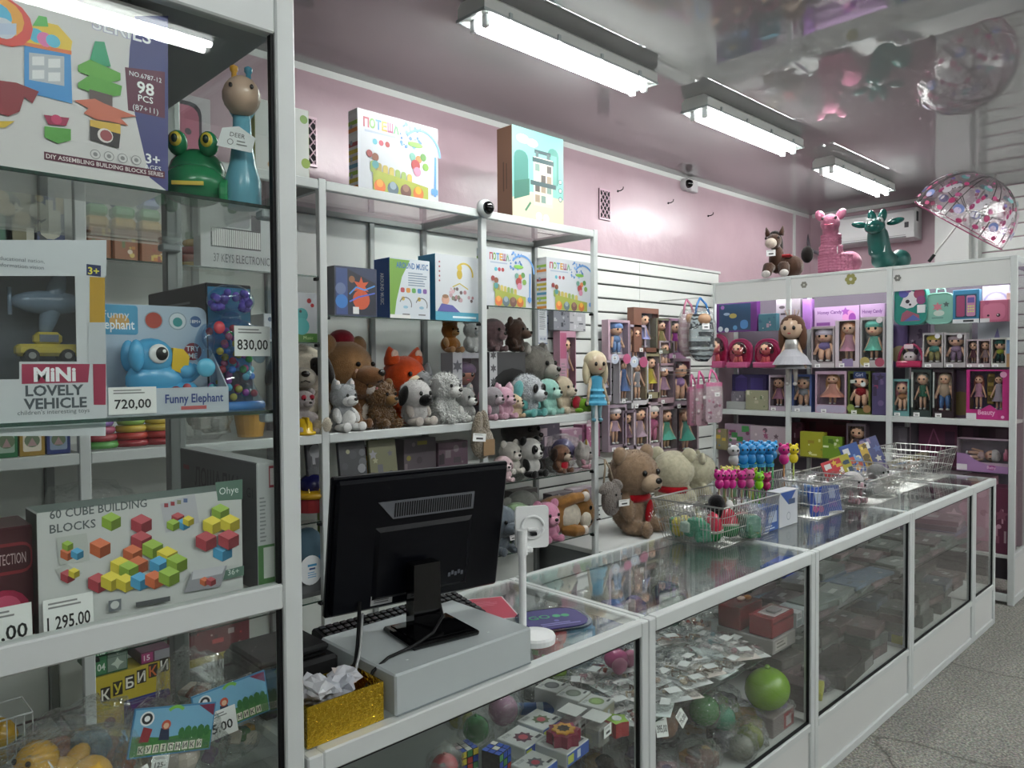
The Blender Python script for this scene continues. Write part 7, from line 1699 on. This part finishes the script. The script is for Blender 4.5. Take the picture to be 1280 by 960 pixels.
pencil('tall magenta head pencil right of the blue row', 980, 562, 1.66, 'b01c6c', '9a6a3c', 1.05); pencil('yellow animal head pencil right of the magenta one', 992, 562, 1.70, 'c8b41c', '8a9a3c')
for k, px in enumerate((899, 907, 915, 927)): pencil('magenta head pencil in the lower row, %s from the left' % ('first', 'second', 'third', 'fourth')[k], px, 594, 1.66, 'b8207c', '7a6a4c', .85, g2)
for k, px in enumerate((905, 912, 920)): pencil('pale yellow head pencil behind the magenta row, %s from the left' % ('first', 'second', 'third')[k], px, 588, 1.70, 'b8b05c', '6a8a5c', .7, 'yellow pencils behind the magenta row')
pencil('pink head pencil in the lower row', 937, 593, 1.66, 'b85a88', '8a7a4c', .9); pencil('lime green head pencil in the lower row', 949, 596, 1.66, '7ac01c', '6ab03c', .85); pencil('yellow giraffe head pencil over the lime one', 941, 586, 1.70, 'b8c03c', '8aa03c', .8); pencil('dark pink head pencil at the right of the lower row', 958, 597, 1.66, 'a81c5c', '8a4a5c', .85)
# card boxes next to the pencils
for k, (l, r, t_, b_, y, lb) in enumerate(((974, 997, 613, 656, 1.50, 'white and blue product box standing beside the pencils'), (952, 973, 634, 662, 1.50, 'small blue product box before the pencils'), (940, 953, 632, 658, 1.56, 'light blue product box at the left of the small blue one'))):
    carton('product_box', lb, 'box', fit(l, r, t_, ZC, y=y), .06, ('b8bcc2', '2c4c8c', '8a9cb8')[k], lambda a, k=k: [a.poly([(.05, .97), (.9, .97), (.5, .6)], '2f5296').rect(.5, .6, .85, .75, '3a4a6a').circ(.5, .28, .12, '8a929c').circ(.5, .28, .09, 'b8bcc2')] if k == 0 else a.rect(.4, .35, .9, .8, 'a8b4c8').fine(.1, .8, .2, 2, 'c0c8d4', .05, .1))
# basket 2: blue packs; clips
for k, (x, y, c, lb) in enumerate(((3.36, 1.47, '23408c', 'blue card pack with pink glasses at the front of the second basket'), (3.44, 1.50, '2a4a94', 'blue card pack with green toy in the second basket'), (3.53, 1.48, '284690', 'blue card pack right in the second basket'))):
    carton('toy_packet', lb, 'toy packet', (Vector((x, y, ZC+.008)), -25, .10, .12), .008, c, lambda a, k=k: [a.rect(.35, .5, .7, .9, 'a8b4cc'), a.circ(.3, .28, .13, ('a85a88', '3f9a5c', '6a4a9a')[k]), a.circ(.6, .28, .13, ('a85a88', '3f9a5c', '6a4a9a')[k])], rx=-12)
for k, (x, y, lb) in enumerate(((3.36, 1.62, 'white blue bagged toy behind the packs in the second basket'), (3.47, 1.66, 'silver bagged toy in the second basket'), (3.55, 1.60, 'white bagged toy at the right of the second basket'))): bag('toy_bag', lb, 'bagged toys', (x, y, ZC+.006), 15*k, .12, .1, .16, ('98a4b4', 'b8bcc0', '5a7aa8', 'b0a8a0'), 80+k, n=9)
# basket 3: books, rabbit, grey ball plush
for k, (px, c, hh, lb, cols) in enumerate(((1046, 'a83038', .15, 'red and white picture book leaning in the third basket', ('d0ccc8', '7a2028', 'c8a03c')), (1060, '9a942c', .16, 'yellow green picture book leaning in the third basket', ('5a8a34', 'd0ccb0', '3a4a5c')), (1078, '2c4a88', .21, 'blue picture book leaning in the third basket', ('b8863c', '6a8ab8', 'a84a3c', 'c8c0a0')), (1090, 'b0923c', .19, 'thin yellow pattern book beside the blue one', ('5a4a20', 'd0b860')), (1108, '3a3f6c', .22, 'dark blue picture book, tallest, in the third basket', ('7a6a8a', 'b8b4a8', '4a5a8a')))):
    p = W(px, 585, y=1.66); t = thing('picture_book', lb, 'book', M=T(p.x, 1.64+.012*k, ZC+.045) @ RZ(-38) @ RY(-16) @ RX(-14), group='picture books leaning in the third basket')
    MB(c).box(-.055, 0, 0, .055, .006, hh).build('cover', 'print', t); MB('c8c6be').box(-.053, .0062, .002, .0545, .009, hh-.002).build('pages', 'matte', t); a = Art(.11, hh); rnd_art(a, cols, 90+k, 12); a.rect(.12, .72, .45, .9, 'c8c8c8'); a.build(t, 'print')
F_ = fit(1062, 1096, 593, ZC+.012, y=1.44); plush('plush_bunny', 'white and pink plush rabbit leaning over the third basket', (F_[0].x, 1.50, ZC+.012), -10, F_[3]*1.1, 'b4b0b0', ear='flop', muz='a88a92', head=.36, snout=.35, limb='a8888e')
t = thing('plush_toy', 'round grey plush seal head on the third basket rim', 'plush toy', (W(1106, 592, y=1.46).x, 1.50, W(1106, 592, y=1.46).z)); MB('6c6c6c').ell(0, 0, 0, .055, .05, .05).build('body', 'plush', t, smooth=True, color='707070'); MB('a8a6a4').ell(-.005, -.035, -.012, .034, .022, .024).build('muzzle', 'plush', t, smooth=True, color='a8a6a4'); MB('0a0a0a').ell(-.03, -.045, .008, .006, .005, .007).ell(.02, -.05, .008, .006, .005, .007).build('eyes', 'plastic', t, smooth=True)
for k, (x, y, lb) in enumerate(((3.78, 1.55, 'pink bagged toys at the left of the third basket'), (3.95, 1.62, 'grey bagged toys in the middle of the third basket'), (4.08, 1.52, 'silver bagged toys at the right of the third basket'), (4.36, 1.6, 'flat bagged toys in the fourth basket, left'), (4.54, 1.58, 'flat bagged toys in the fourth basket, right'), (4.95, 1.6, 'bagged pale toys in the last basket'))):
    bag('toy_bag', lb, 'bagged toys', (x, y, ZC+.006), 25*k, .15, .12, .13 if k < 3 else .09, ('a08a90', 'b0aeb0', '8a8c90', '98847c', '6a7a8a'), 100+k, n=9)
carton('toy_box', 'long farm animals picture box behind the far baskets', 'toy box', fit(1113, 1194, 567, ZC, y=1.785), .03, '8a8468', lambda a: rnd_art(a, ('6a7a4a', 'a89a70', '8a5a3a', '5a7a9a', 'c0b890', '4a4a38'), 33, 26))
# thin white hook on the rear rail
# ================================================================== INSIDE THE COUNTER
za = .5806
def at(px, py, z): return W(px, py, z=z)
def puzzle_box(label, x, y, z, w, d, h, rz, side, hole, star=True):
    t = thing('puzzle_box', label, 'puzzle box', (x, y, z), rz)
    MB('b9bcba').rbox(-w/2, -d/2, 0, w/2, d/2, h, .002).build('carton', 'print', t); a = Art(w, h, T(0, -d/2, 0)); a.rect(.02, .05, .98, .95, side).rect(.05, .2, .3, .8, 'b8c048').rect(.45, .2, .6, .8, 'c0c8d0'); a.build(t, 'side_print'); a = Art(d, h, T(w/2, 0, 0) @ RZ(90)); a.rect(.02, .05, .98, .95, side).rect(.1, .2, .4, .8, 'a8b83c').rect(.6, .2, .8, .8, 'c0c8d0'); a.build(t, 'side_print')
    a = Art(w, d, T(0, -d/2, h) @ RX(-90)); a.text('70.00', .25, .78, .13, '3a3c40', wmax=.3)
    (a.star(.5, .45, .30, hole, 8, .72) if star else a.circ(.5, .5, .30, hole, 20)); (a.circ(.5, .45, .14, 'a83c4c', 12) if star else a.circ(.5, .5, .2, tuple(min(1, q*1.5) for q in H(hole)[:3])+(1,), 16)); a.rect(.68, .1, .92, .2, '3a3c40'); a.build(t, 'top_print')
    return t
puzzle_box('puzzle box with blue edge and dark star hole, before the cubes', 1.37, 1.395, za, .095, .095, .035, 8, '2c4a9a', '4a2038'); puzzle_box('puzzle box under the maroon star puzzle', 1.43, 1.305, za, .105, .10, .035, 8, '2f52a4', '3a2030')
puzzle_box('puzzle box with blue edge behind the star hole box', 1.475, 1.43, za, .095, .09, .035, 8, '2c4a9a', '4a5a3c'); puzzle_box('low puzzle box at the lower picture edge', 1.31, 1.29, za, .09, .08, .03, 8, '3458a8', '5a5a60')
for k, (x, y, hc, lb) in enumerate(((1.60, 1.50, '55585a', 'cream puzzle cube box with grey round window, rear one'), (1.605, 1.42, '6a7468', 'cream puzzle cube box with green grey round window, middle one'), (1.612, 1.34, '6f8a4c', 'cream puzzle cube box with green round window, front one'))): puzzle_box(lb, x, y, za, .075, .075, .07, 12, 'a8a492', hc, False)
t = thing('star_puzzle', 'maroon and yellow star shaped puzzle lying on a box', 'puzzle', (1.43, 1.30, za+.036), 10)
def starpts(r, n=8, k=.78, c=0): return [((r if i % 2 == 0 else r*k)*math.cos(R(180*i/n)), (r if i % 2 == 0 else r*k)*math.sin(R(180*i/n))) for i in range(2*n)]
MB('7a1c38').prism(starpts(.046), 0, .03, M=RX(90)).build('body', 'plastic', t); MB('c08a34').prism(starpts(.032), 0, .004, M=T(0, 0, .034) @ RX(-90)).build('ring', 'plastic', t); MB('3a2a20').prism(starpts(.018), 0, .002, M=T(0, 0, .0345) @ RX(-90)).build('hollow', 'plastic', t)
t.location.z = za+.036
def cube(label, x, y, z, s, rz, seed):
    t = thing('puzzle_cube', label, 'puzzle cube', (x, y, z), rz); MB('101012').rbox(-s/2, -s/2, 0, s/2, s/2, s, .003).build('core', 'plastic', t); rn = random.Random(seed); u = s/3
    for i in range(3):
        for j in range(3):
            cs = ('2c4a9c', 'a8352c', 'b8a83c', '3a7a4a', 'b8b8b4', 'b0602c')
            for face, (q) in enumerate((( -s/2+u*i+.0015, -s/2-.0008, u*j+.0015, -s/2+u*(i+1)-.0015, -s/2, u*(j+1)-.0015), (s/2, -s/2+u*i+.0015, u*j+.0015, s/2+.0008, -s/2+u*(i+1)-.0015, u*(j+1)-.0015), (-s/2+u*i+.0015, -s/2+u*j+.0015, s, -s/2+u*(i+1)-.0015, -s/2+u*(j+1)-.0015, s+.0008))): MB(rn.choice(cs[:4] if face < 2 else cs[:1]+cs[:1]+cs[4:5])).box(*q).build('sticker', 'plastic', t)
cube('puzzle cube with blue top, front one in the first unit', 1.255, 1.37, za, .055, 14, 1); cube('puzzle cube in clear bag behind the front cube', 1.21, 1.44, za, .052, -8, 2)
def ball(label, x, y, z, r, c, name='toy_ball', wrap=True, sq=(1, 1, 1), cap=None):
    t = thing(name, label, 'toy ball', (x, y, z)); MB(c).ell(0, 0, r*sq[2], r*sq[0], r*sq[1], r*sq[2], nu=22, nv=14).build('ball', 'plastic', t, smooth=True)
    MB(cap or c).lathe([(r*.1, 0), (r*.14, r*.1), (r*.08, r*.18)], 10, M=T(0, 0, 2*r*sq[2]-.002)).build('plug', 'plastic', t)
    if wrap: v, f = crumple(r*2.5*sq[0], r*2.5*sq[1], r*2.5*sq[2], int(x*1000)); MB().add(v, f).build('wrap', 'film', t, smooth=True)
    return t
ball('green ball in clear wrap in the first counter unit', 1.31, 1.51, za, .036, '1f7a34'); ball('red ball in clear wrap at the left of the first unit', 1.13, 1.42, za, .034, '98202c'); ball('dark teal ball at the far left of the first unit', 1.06, 1.36, za, .034, '14504a')
ball('pink and lilac unicorn ball in clear wrap', 1.43, 1.53, za, .042, 'a87a98', cap='7a5aa0'); ball('yellow green ball behind the pink unicorn ball', 1.33, 1.60, za, .035, '8a8a34')
t = thing('toy_tube', 'blue and white printed tube lying in the first unit', 'tube', M=T(1.48, 1.56, za+.017) @ RZ(-40) @ RY(90)); MB('2c5690').lathe([(.017, 0), (.017, .17)], 16).build('tube', 'print', t); MB('98a8b4').lathe([(.0175, .0), (.0175, .03)], 16).build('end_cap', 'plastic', t); MB('a8b8c8').lathe([(.0173, .08), (.0173, .1)], 16).build('band', 'print', t)
t = thing('star_prism', 'lime and red star shaped puzzle block near the unit post', 'puzzle', (1.62, 1.275, za+.0), 0); MB('7aa028').prism(starpts(.036, 5, .7), 0, .04, M=RX(90), colside='98282c').build('block', 'plastic', t); t.location.z = za+.0; MB('c8ccc8').lathe([(.014, .0402), (.014, .042)], 14).build('top_disc', 'print', t)
for k, (x, y, lb) in enumerate(((1.515, 1.345, 'clear plastic cube box with white top, left one'), (1.535, 1.275, 'clear plastic cube box before the lime star block'))):
    t = thing('clear_box', lb, 'box', (x, y, za), 10); MB().rbox(-.032, -.032, 0, .032, .032, .075, .003).build('case', 'clear', t); MB(('8a7478', '8a8a84')[k]).rbox(-.026, -.026, .002, .026, .026, .055, .006).build('contents', 'plastic', t); MB('b8bab8').box(-.03, -.03, .0752, .03, .03, .0765).build('top_card', 'print', t); price(t, 0, -.0335, .03, .04, .03)
ball('pink drum shaped toy at the back near the unit post', 1.93, 1.52, .60, .04, '98406c', wrap=False, sq=(1, 1, .8)); 
for k, (x, y, c, lb) in enumerate(((1.62, 1.69, ('b0602c', '2f5a9c', 'b89a4c'), 'orange and blue small toys at the back of the first unit'), (1.62, 1.59, ('6a6c6a', '8a8c8a', '4a4c4a'), 'grey bagged toys right of the cream boxes'), (1.50, 1.68, ('98686c', '5a3c30', 'a8a49c'), 'brown bagged toys behind the tube'), (1.40, 1.68, ('5a5e5c', 'a8aaa8', '3a3c3c'), 'dark grey bagged toy beside the lime star block'))): bag('toy_bag', lb, 'bagged toys', (x, y, za), 30*k, .11, .09, .06, c, 120+k, n=8)
rn = random.Random(77)
ORD_ = ('first', 'second', 'third', 'fourth', 'fifth', 'sixth', 'seventh', 'eighth', 'ninth', 'tenth', 'eleventh', 'twelfth', 'thirteenth', 'fourteenth')
for k in range(14):
    x, y = .82+.05*k, 1.30+.42*rn.random(); bag('toy_bag', 'small clear bag, %s from the left on the first unit floor board' % ORD_[k], 'bagged toys', (x, y, .2326), rn.random()*180, .12, .1, .06+.03*rn.random(), ('7a7c7c', '5a4a44', '98a0a0', '44505c'), 140+k, group='bags on the floor of the first unit', n=6)
for k in range(9):
    x, y = .76+.06*(k % 5), 1.34+.16*(k//5)+.05*rn.random(); bag('toy_bag', 'small clear bag of glassy beads under the monitor, %s in the %s row' % (ORD_[k % 5], ('front', 'rear')[k//5]), 'bagged toys', (x, y, za), rn.random()*180, .08, .07, .045, ('98a8b0', '7a98a0', 'a8b0b0', '586a74'), 160+k, group='bead bags under the monitor', n=6)
# packets of the second unit
def packet(label, x, y, z, w, d, rz, card, fill, seed, group=None, tilt=0):
    """flat header-card packet lying down: card, clear pouch, small contents"""
    t = thing('packet', label, 'packet', M=T(x, y, z) @ RZ(rz) @ RX(tilt), group=group); rn = random.Random(seed); h = .012+.008*rn.random()
    MB(card).box(-w/2, -d/2, 0, w/2, d/2, .0012).build('card', 'print', t)
    v, f = crumple(w*.95, d*.9, h*1.6, seed, 12, 8, .35); MB().add(v, f, None, T(0, 0, .0015)).build('pouch', 'film', t, smooth=True)
    mb = MB()
    for i in range(7):
        r = .006+.008*rn.random(); x_, y_ = (rn.random()-.5)*w*.7, (rn.random()-.5)*d*.6
        if rn.random() < .5: mb.tube([(x_-r*2, y_, h*.5), (x_, y_+r, h*.7), (x_+r*2, y_-r, h*.5)], .003, 5, col=rn.choice(fill))
        else: mb.ell(x_, y_, h*.55, r, r*.8, min(r, h*.5), col=rn.choice(fill), nu=8, nv=5)
    mb.build('contents', 'plastic', t, kind='stuff')
    if rn.random() < .55: MB('c4c6c6').box(-w*.2, -d*.45, h*1.65+.002, w*.2, -d*.15, h*1.65+.003).build('price_tag', 'print', t)
    return t
zs2 = .5406
ORD = ('first', 'second', 'third', 'fourth', 'fifth', 'sixth', 'seventh', 'eighth', 'ninth', 'tenth', 'eleventh', 'twelfth', 'thirteenth', 'fourteenth', 'fifteenth', 'sixteenth'); ROW = ('front', 'second', 'third', 'fourth', 'rear')
gp = 'clear trinket packets spread on the shelf of the second unit'
rn = random.Random(5)
pals = (('b88a94', 'b0a4a8', 'd0c8c8'), ('8a8c8e', 'b8bab8', '5a5c60'), ('9a8270', 'b8a890', '6a5a4a'), ('a8b0b4', '6a8a94', 'c8ccce'), ('a85a54', 'c0a090', '8a4a48'))
kx = 0
t = thing('game_box', 'flat grey carton under the dark red crates in the second unit', 'game box', (2.625, 1.39, zs2), 0); MB('8a8684').rbox(-.09, -.11, 0, .09, .12, .053, .003).build('carton', 'print', t); Art(.18, .053, T(0, -.11, 0)).rect(.1, .2, .6, .8, 'b0a8a4').fine(.15, .55, .6, 2, '5a5452', .1, .25).build(t, 'front_print')
for i in range(12):
    for j in range(5):
        x = 1.775+.075*i+.03*rn.random(); y = 1.31+.088*j+.03*rn.random(); kx += 1
        if x > 2.47 and j < 3: continue
        if x > 2.68: continue
        pal = pals[rn.randrange(5)]
        packet('flat clear trinket packet, %s from the left in the %s row, second unit shelf' % (ORD[i], ROW[j]), x, y, zs2+.003+.014*rn.random()+.012*(j % 2)+.011*(i % 3), .115, .095+.02*rn.random(), -30+70*rn.random(), rn.choice(('dadcdc', 'e0dcdc', 'cacece', 'd8ccc6', 'd6dedd')), pal, 200+kx, gp, tilt=-4+10*rn.random())
for k, (x, y, txt, lb) in enumerate(((1.86, 1.288, '395,00', 'white price tag reading 395,00 hanging at the second unit shelf edge'), (1.98, 1.288, '75,00', 'small white price tag hanging at the shelf edge of the second unit'))):
    t = thing('price_tag', lb, 'price tag', (x, y, zs2-.05)); price(t, 0, 0, -.012, .055 if k == 0 else .042, .06 if k == 0 else .045, txt, ry=(14, -25)[k], rx=-20)
t = thing('toy_crate', 'dark red plastic crate with white lid card in the second unit', 'crate', (2.625, 1.33, zs2+.055), 0)
MB('7a1420').rbox(-.085, -.045, 0, .085, .05, .075, .004).build('crate', 'plastic', t); MB('b8aeae').rbox(-.06, -.04, .0755, .06, .03, .0775, .001).build('lid_card', 'print', t)
for i in range(14): MB('500c14').box(-.078+.0115*i, -.0458, .05, -.072+.0115*i, -.0451, .058).build('hole', 'plastic', t)
t = thing('toy_crate', 'second dark red crate standing behind the first', 'crate', (2.62, 1.455, zs2+.055), 0); MB('70121c').rbox(-.085, -.045, 0, .085, .05, .085, .004).build('crate', 'plastic', t); MB('b8783c').ell(.05, 0, .09, .02, .015, .008).ell(.02, .01, .09, .02, .015, .008, col='c8a89c').build('snack_print', 'plastic', t, smooth=True)
t = thing('clear_box', 'clear blister pack in front of the red crate', 'packet', (2.62, 1.32, zs2+.134), 0); MB('8a8488').rbox(-.03, -.02, 0, .03, .02, .012, .004).build('contents', 'plastic', t); MB().rbox(-.05, -.03, 0, .05, .03, .018, .004).build('blister', 'clear', t)
zf = .2326
ball('large lime green balloon ball in the second unit', 2.60, 1.335, zf+.075, .08, '6f9a14', wrap=False, sq=(1.2, .98, .95)); t = thing('toy_box', 'red and white carton under the lime green balloon ball', 'toy box', (2.62, 1.28, zf)); MB('7a7070').rbox(-.085, 0, 0, .085, .12, .073, .003).build('carton', 'print', t); Art(.17, .073).rect(.5, .1, .95, .9, '8a2c34').rect(.6, .2, .85, .7, 'a8a4a4').build(t, 'front_print')
for k, (x, y, z, r, c, lb) in enumerate(((2.38, 1.50, zf+.12, .06, '5a0f1c', 'dark red spiky ball, left one in the second unit'), (2.62, 1.62, zf+.1, .06, '560e1a', 'dark red spiky ball, rear one in the second unit'), (2.27, 1.40, zf+.1, .055, '1f6a24', 'dark green ball in the second unit'), (2.36, 1.38, zf+.06, .045, '1f7a58', 'teal green ball in the second unit'), (2.41, 1.30, zf, .045, '6f7a1c', 'olive yellow ball near the second unit glass'), (2.33, 1.29, zf, .042, '77796c', 'grey ball next to the olive ball'), (2.1, 1.45, zf+.1, .05, '7a4a2c', 'brown orange ball at the left of the second unit'))):
    ball(lb, x, y, z, r, c)
for k in range(16):
    x, y = 1.80+.058*k, (1.33, 1.5, 1.63)[k % 3]+.04*rn.random(); c = rn.choice((('4a3a6a', '5a4a80', '3a3048'), ('a87a88', 'b89aa4', '8a7a98'), ('5a2c20', '8a6a3c', '3a2a24'), ('2a2a30', '4a4c54', '6a6c74'), ('4a6a80', '7a98a8', '5a7a68')))
    bag('toy_bag', 'clear bag of mixed toys, %s from the left on the second unit floor' % ORD[k], 'bagged toys', (x, y, zf), rn.random()*180, .15, .13, .10+.06*rn.random() if k % 3 else .11, c, 300+k, group='toy bags on the floor of the second unit', n=9)
# toys under the top glass of the second unit, at the back
for k, (x, y, c, lb) in enumerate(((1.80, 1.70, ('b03c3c', '7a9a3c', 'a8a4a0'), 'red and lime toy under the counter glass behind the payment stand'), (1.95, 1.70, ('4a8ab0', '5a9ab8', '98b0b8'), 'light blue bagged toy under the counter glass'), (2.12, 1.70, ('2f4a8c', '5a3c6a', '3a5a98'), 'blue and purple bagged toy under the counter glass'), (2.28, 1.70, ('2a3a6c', '44589a', 'a8aab0'), 'blue and white bagged figure under the counter glass'), (2.46, 1.68, ('28406c', '1f5a4a', '3a5070'), 'dark blue bagged toy under the first basket'))): bag('toy_bag', lb, 'bagged toys', (x, y, zs2+.03), 20*k, .15, .12, .24, c, 330+k, n=12)
t = thing('bow_set', 'pair of pink hair bows on the second unit shelf', 'hair bow', (1.95, 1.50, zs2+.05), 10)
for s in (-1, 1): MB('a86a84').ell(s*.035, 0, .03, .035, .022, .028).build('loop', 'cloth', t, smooth=True)
MB('98587a').ell(0, 0, .03, .012, .016, .014).build('knot', 'cloth', t, smooth=True)
# board games and flat boxes of the third and fourth units
def flat(label, x, y, z, w, d, h, rz, c, seed, group=None, name='game_box', wrap=True, top=None):
    t = thing(name, label, 'game box', (x, y, z), rz, group); MB(c).rbox(-w/2, -d/2, 0, w/2, d/2, h, .002).build('carton', 'print', t)
    rn = random.Random(seed); l = H(c); pal = [tuple(min(1, q*k) for q in l[:3])+(1,) for k in (.5, .75, 1.3, 1.7)]+[H('8a8a86'), H('5a5c5c')]
    a = Art(w, d, T(0, -d/2, h) @ RX(-90)); rnd_art(a, pal, seed, 9); a.rect(.3, .4, .6, .6, 'a8aaaa') if rn.random() < .6 else None; a.build(t, 'top_print'); a = Art(w, h, T(0, -d/2, 0)); a.rect(.08, .2, .5, .8, pal[3]); a.build(t, 'side_print')
    return t
zs3 = .5606; rn = random.Random(21)
cols = ('55605c', '6a5a5c', '4a5a6c', '5c5e5e', '7a6a6c', '3c4440', '68706c', '54484c')
names = ('blue', 'grey', 'pink grey', 'green grey')
flat('bright blue flat game box at the front of the third unit shelf', 3.30, 1.62, zs3+.07, .24, .12, .04, 6, '123a9c', 1)
k = 0
for ux0, ux1, un in ((2.92, 3.74, 'third'), (3.85, 4.76, 'fourth')):
    for j, y in enumerate((1.36, 1.50, 1.66)):
        for i in range(4):
            x = ux0+.12+(ux1-ux0-.24)*i/3+.02*rn.random(); z = zs3
            for lev in range(2+(1 if rn.random() < .4 else 0)):
                k += 1; hh = .012+.02*rn.random()
                flat('%s board game box of the %s pile, %s row, %s counter unit shelf' % (('bottom', 'second', 'third')[lev], ORD[i], ('front', 'middle', 'rear')[j], un), x+.02*rn.random(), y, z+.0006, .2+.05*rn.random(), .12, hh, -12+24*rn.random() if lev else 0, rn.choice(cols), 400+k, 'board games on the shelf of the %s unit' % un); z += hh+.0012
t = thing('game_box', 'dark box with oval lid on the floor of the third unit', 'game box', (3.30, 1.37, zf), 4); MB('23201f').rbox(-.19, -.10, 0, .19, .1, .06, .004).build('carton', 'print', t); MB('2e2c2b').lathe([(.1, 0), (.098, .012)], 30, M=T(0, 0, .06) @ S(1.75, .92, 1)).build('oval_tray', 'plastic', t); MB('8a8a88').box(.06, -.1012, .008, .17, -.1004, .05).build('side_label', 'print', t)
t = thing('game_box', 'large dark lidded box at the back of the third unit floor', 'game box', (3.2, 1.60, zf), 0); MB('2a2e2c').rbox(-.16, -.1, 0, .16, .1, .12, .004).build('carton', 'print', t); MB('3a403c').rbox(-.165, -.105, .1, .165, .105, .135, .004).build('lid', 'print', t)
t = thing('toy_packet', 'yellow flat packet at the front glass of the third unit', 'toy packet', (2.93, 1.30, zf+.04), 20); MB('a8a82c').rbox(-.07, -.03, 0, .07, .03, .03, .004).build('pack', 'print', t)
carton('toy_box', 'grey pink carton with barcode label by the third unit post', 'toy box', (Vector((2.86, 1.275, zf)), 0, .09, .1), .14, '5a4a4c', lambda a: a.rect(.15, .2, .85, .8, '98989a').fine(.2, .75, .68, 6, '3a3a3c', .04, .08))
bag('toy_bag', 'purple bagged toys on the floor of the third unit', 'bagged toys', (3.05, 1.33, zf), 0, .16, .1, .08, ('4a2c4c', '6a3c5c', '3a2a3c'), 501, n=9)
for k in range(9):
    flat('flat box, %s from the left on the fourth unit floor board' % ORD[k], 3.92+.1*k, 1.34+.13*(k % 3), zf+.0006, .17, .12, .05+.04*rn.random(), 0, rn.choice(cols[:6]), 520+k, 'flat boxes on the floor of the fourth unit')
flat('yellow strip box at the front glass of the fourth unit', 3.86, 1.29, zf+.0006, .06, .07, .04, 0, 'a8a030', 560)
t = thing('letter_sign', 'dark letter strip with white letters O P E in the fourth unit', 'sign', (4.22, 1.70, .76), -14); MB('1c2438').box(-.14, 0, 0, .14, .01, .055).build('strip', 'print', t)
a = Art(.28, .055); a.text('O', .12, .25, .5, 'c8ccd0').text('P', .37, .25, .5, 'c8ccd0').text('E', .62, .25, .5, 'c8ccd0').build(t, 'lettering'); MB('1c2438').box(-.13, .002, -.2, .13, .008, 0).build('stand', 'print', t)
for k in range(5): flat('shallow tray box, %s from the bottom in the narrow last counter unit' % ORD[k], 5.03, 1.5, .5006+.031*k, .26, .3, .03, 4*k-8, cols[k], 570+k, 'tray boxes in the last unit')
# folded packets pile in the third unit, nearest post
for k, (x, y, c, lb) in enumerate(((2.83, 1.32, 'a8aaae', 'small white carton pair label box at the third unit post'), (2.885, 1.32, '9aa4a6', 'pale teal small carton beside it at the third unit post'))):
    carton('small_box', lb, 'box', (Vector((x, y, zs3)), 0, .05, .06), .1, c, lambda a: a.rect(.1, .1, .9, .5, '6a7476').fine(.15, .85, .85, 3, '4a4c50', .05, .1))

# filled floors of the third and fourth units
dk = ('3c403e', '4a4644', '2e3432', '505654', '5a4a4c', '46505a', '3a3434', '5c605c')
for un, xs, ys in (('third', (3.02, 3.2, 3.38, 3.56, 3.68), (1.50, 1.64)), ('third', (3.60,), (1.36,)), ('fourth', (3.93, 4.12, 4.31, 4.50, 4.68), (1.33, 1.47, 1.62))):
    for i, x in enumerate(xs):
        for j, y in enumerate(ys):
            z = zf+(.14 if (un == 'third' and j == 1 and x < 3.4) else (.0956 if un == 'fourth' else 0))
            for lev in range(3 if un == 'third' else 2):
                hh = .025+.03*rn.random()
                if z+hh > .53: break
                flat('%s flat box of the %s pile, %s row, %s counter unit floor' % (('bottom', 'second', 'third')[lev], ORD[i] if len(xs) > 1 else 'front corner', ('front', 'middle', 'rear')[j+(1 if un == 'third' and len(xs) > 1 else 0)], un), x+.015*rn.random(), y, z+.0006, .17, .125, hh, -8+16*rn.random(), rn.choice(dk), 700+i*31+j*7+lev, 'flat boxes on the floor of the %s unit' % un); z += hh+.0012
# ================================================================== LAST SMALL THINGS
t = thing('wire_rack', 'white wire basket with a yellow toy at the left picture edge', 'wire basket', (W(4, 880, y=2.9).x, 2.92, .2406))
w_, h_ = .17, .2
for z in (.02, .11, .2): MB('c9cccc').tube([(-w_/2, 0, z), (w_/2, 0, z), (w_/2, .16, z), (-w_/2, .16, z)], .0035, 6, closed=True).build('hoop', 'plastic', t)
for i in range(8): MB('c9cccc').tube([(-w_/2+w_*i/7, 0, .02), (-w_/2+w_*i/7, 0, .2)], .002, 5).build('upright', 'plastic', t)
MB('b08a20').ell(0, .08, .1, .06, .06, .08).build('toy_body', 'plastic', t, smooth=True); MB('15151c').ell(.05, .02, .09, .02, .02, .035).build('toy_foot', 'plastic', t, smooth=True)
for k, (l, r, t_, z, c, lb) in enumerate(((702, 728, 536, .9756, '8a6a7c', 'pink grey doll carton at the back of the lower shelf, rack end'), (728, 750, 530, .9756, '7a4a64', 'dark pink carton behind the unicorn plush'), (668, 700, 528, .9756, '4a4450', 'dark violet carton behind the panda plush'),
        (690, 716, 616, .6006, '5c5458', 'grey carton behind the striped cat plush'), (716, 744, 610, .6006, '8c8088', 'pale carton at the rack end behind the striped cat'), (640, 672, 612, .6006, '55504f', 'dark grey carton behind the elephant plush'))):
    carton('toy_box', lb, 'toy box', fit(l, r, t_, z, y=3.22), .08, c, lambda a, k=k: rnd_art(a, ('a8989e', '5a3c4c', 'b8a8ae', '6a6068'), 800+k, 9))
for k, (l, r, t_, z, c, lb) in enumerate(((410, 440, 640, .6006, '5c6a24', 'olive carton added to darken the low second rack bay'), (505, 545, 548, .9706, '6a6268', 'grey carton added to darken the shelf above the monitor'), (548, 585, 552, .9706, '6f5a66', 'mauve carton added to darken the shelf above the monitor, right one'))):  # cartons added to make the lower rack darker
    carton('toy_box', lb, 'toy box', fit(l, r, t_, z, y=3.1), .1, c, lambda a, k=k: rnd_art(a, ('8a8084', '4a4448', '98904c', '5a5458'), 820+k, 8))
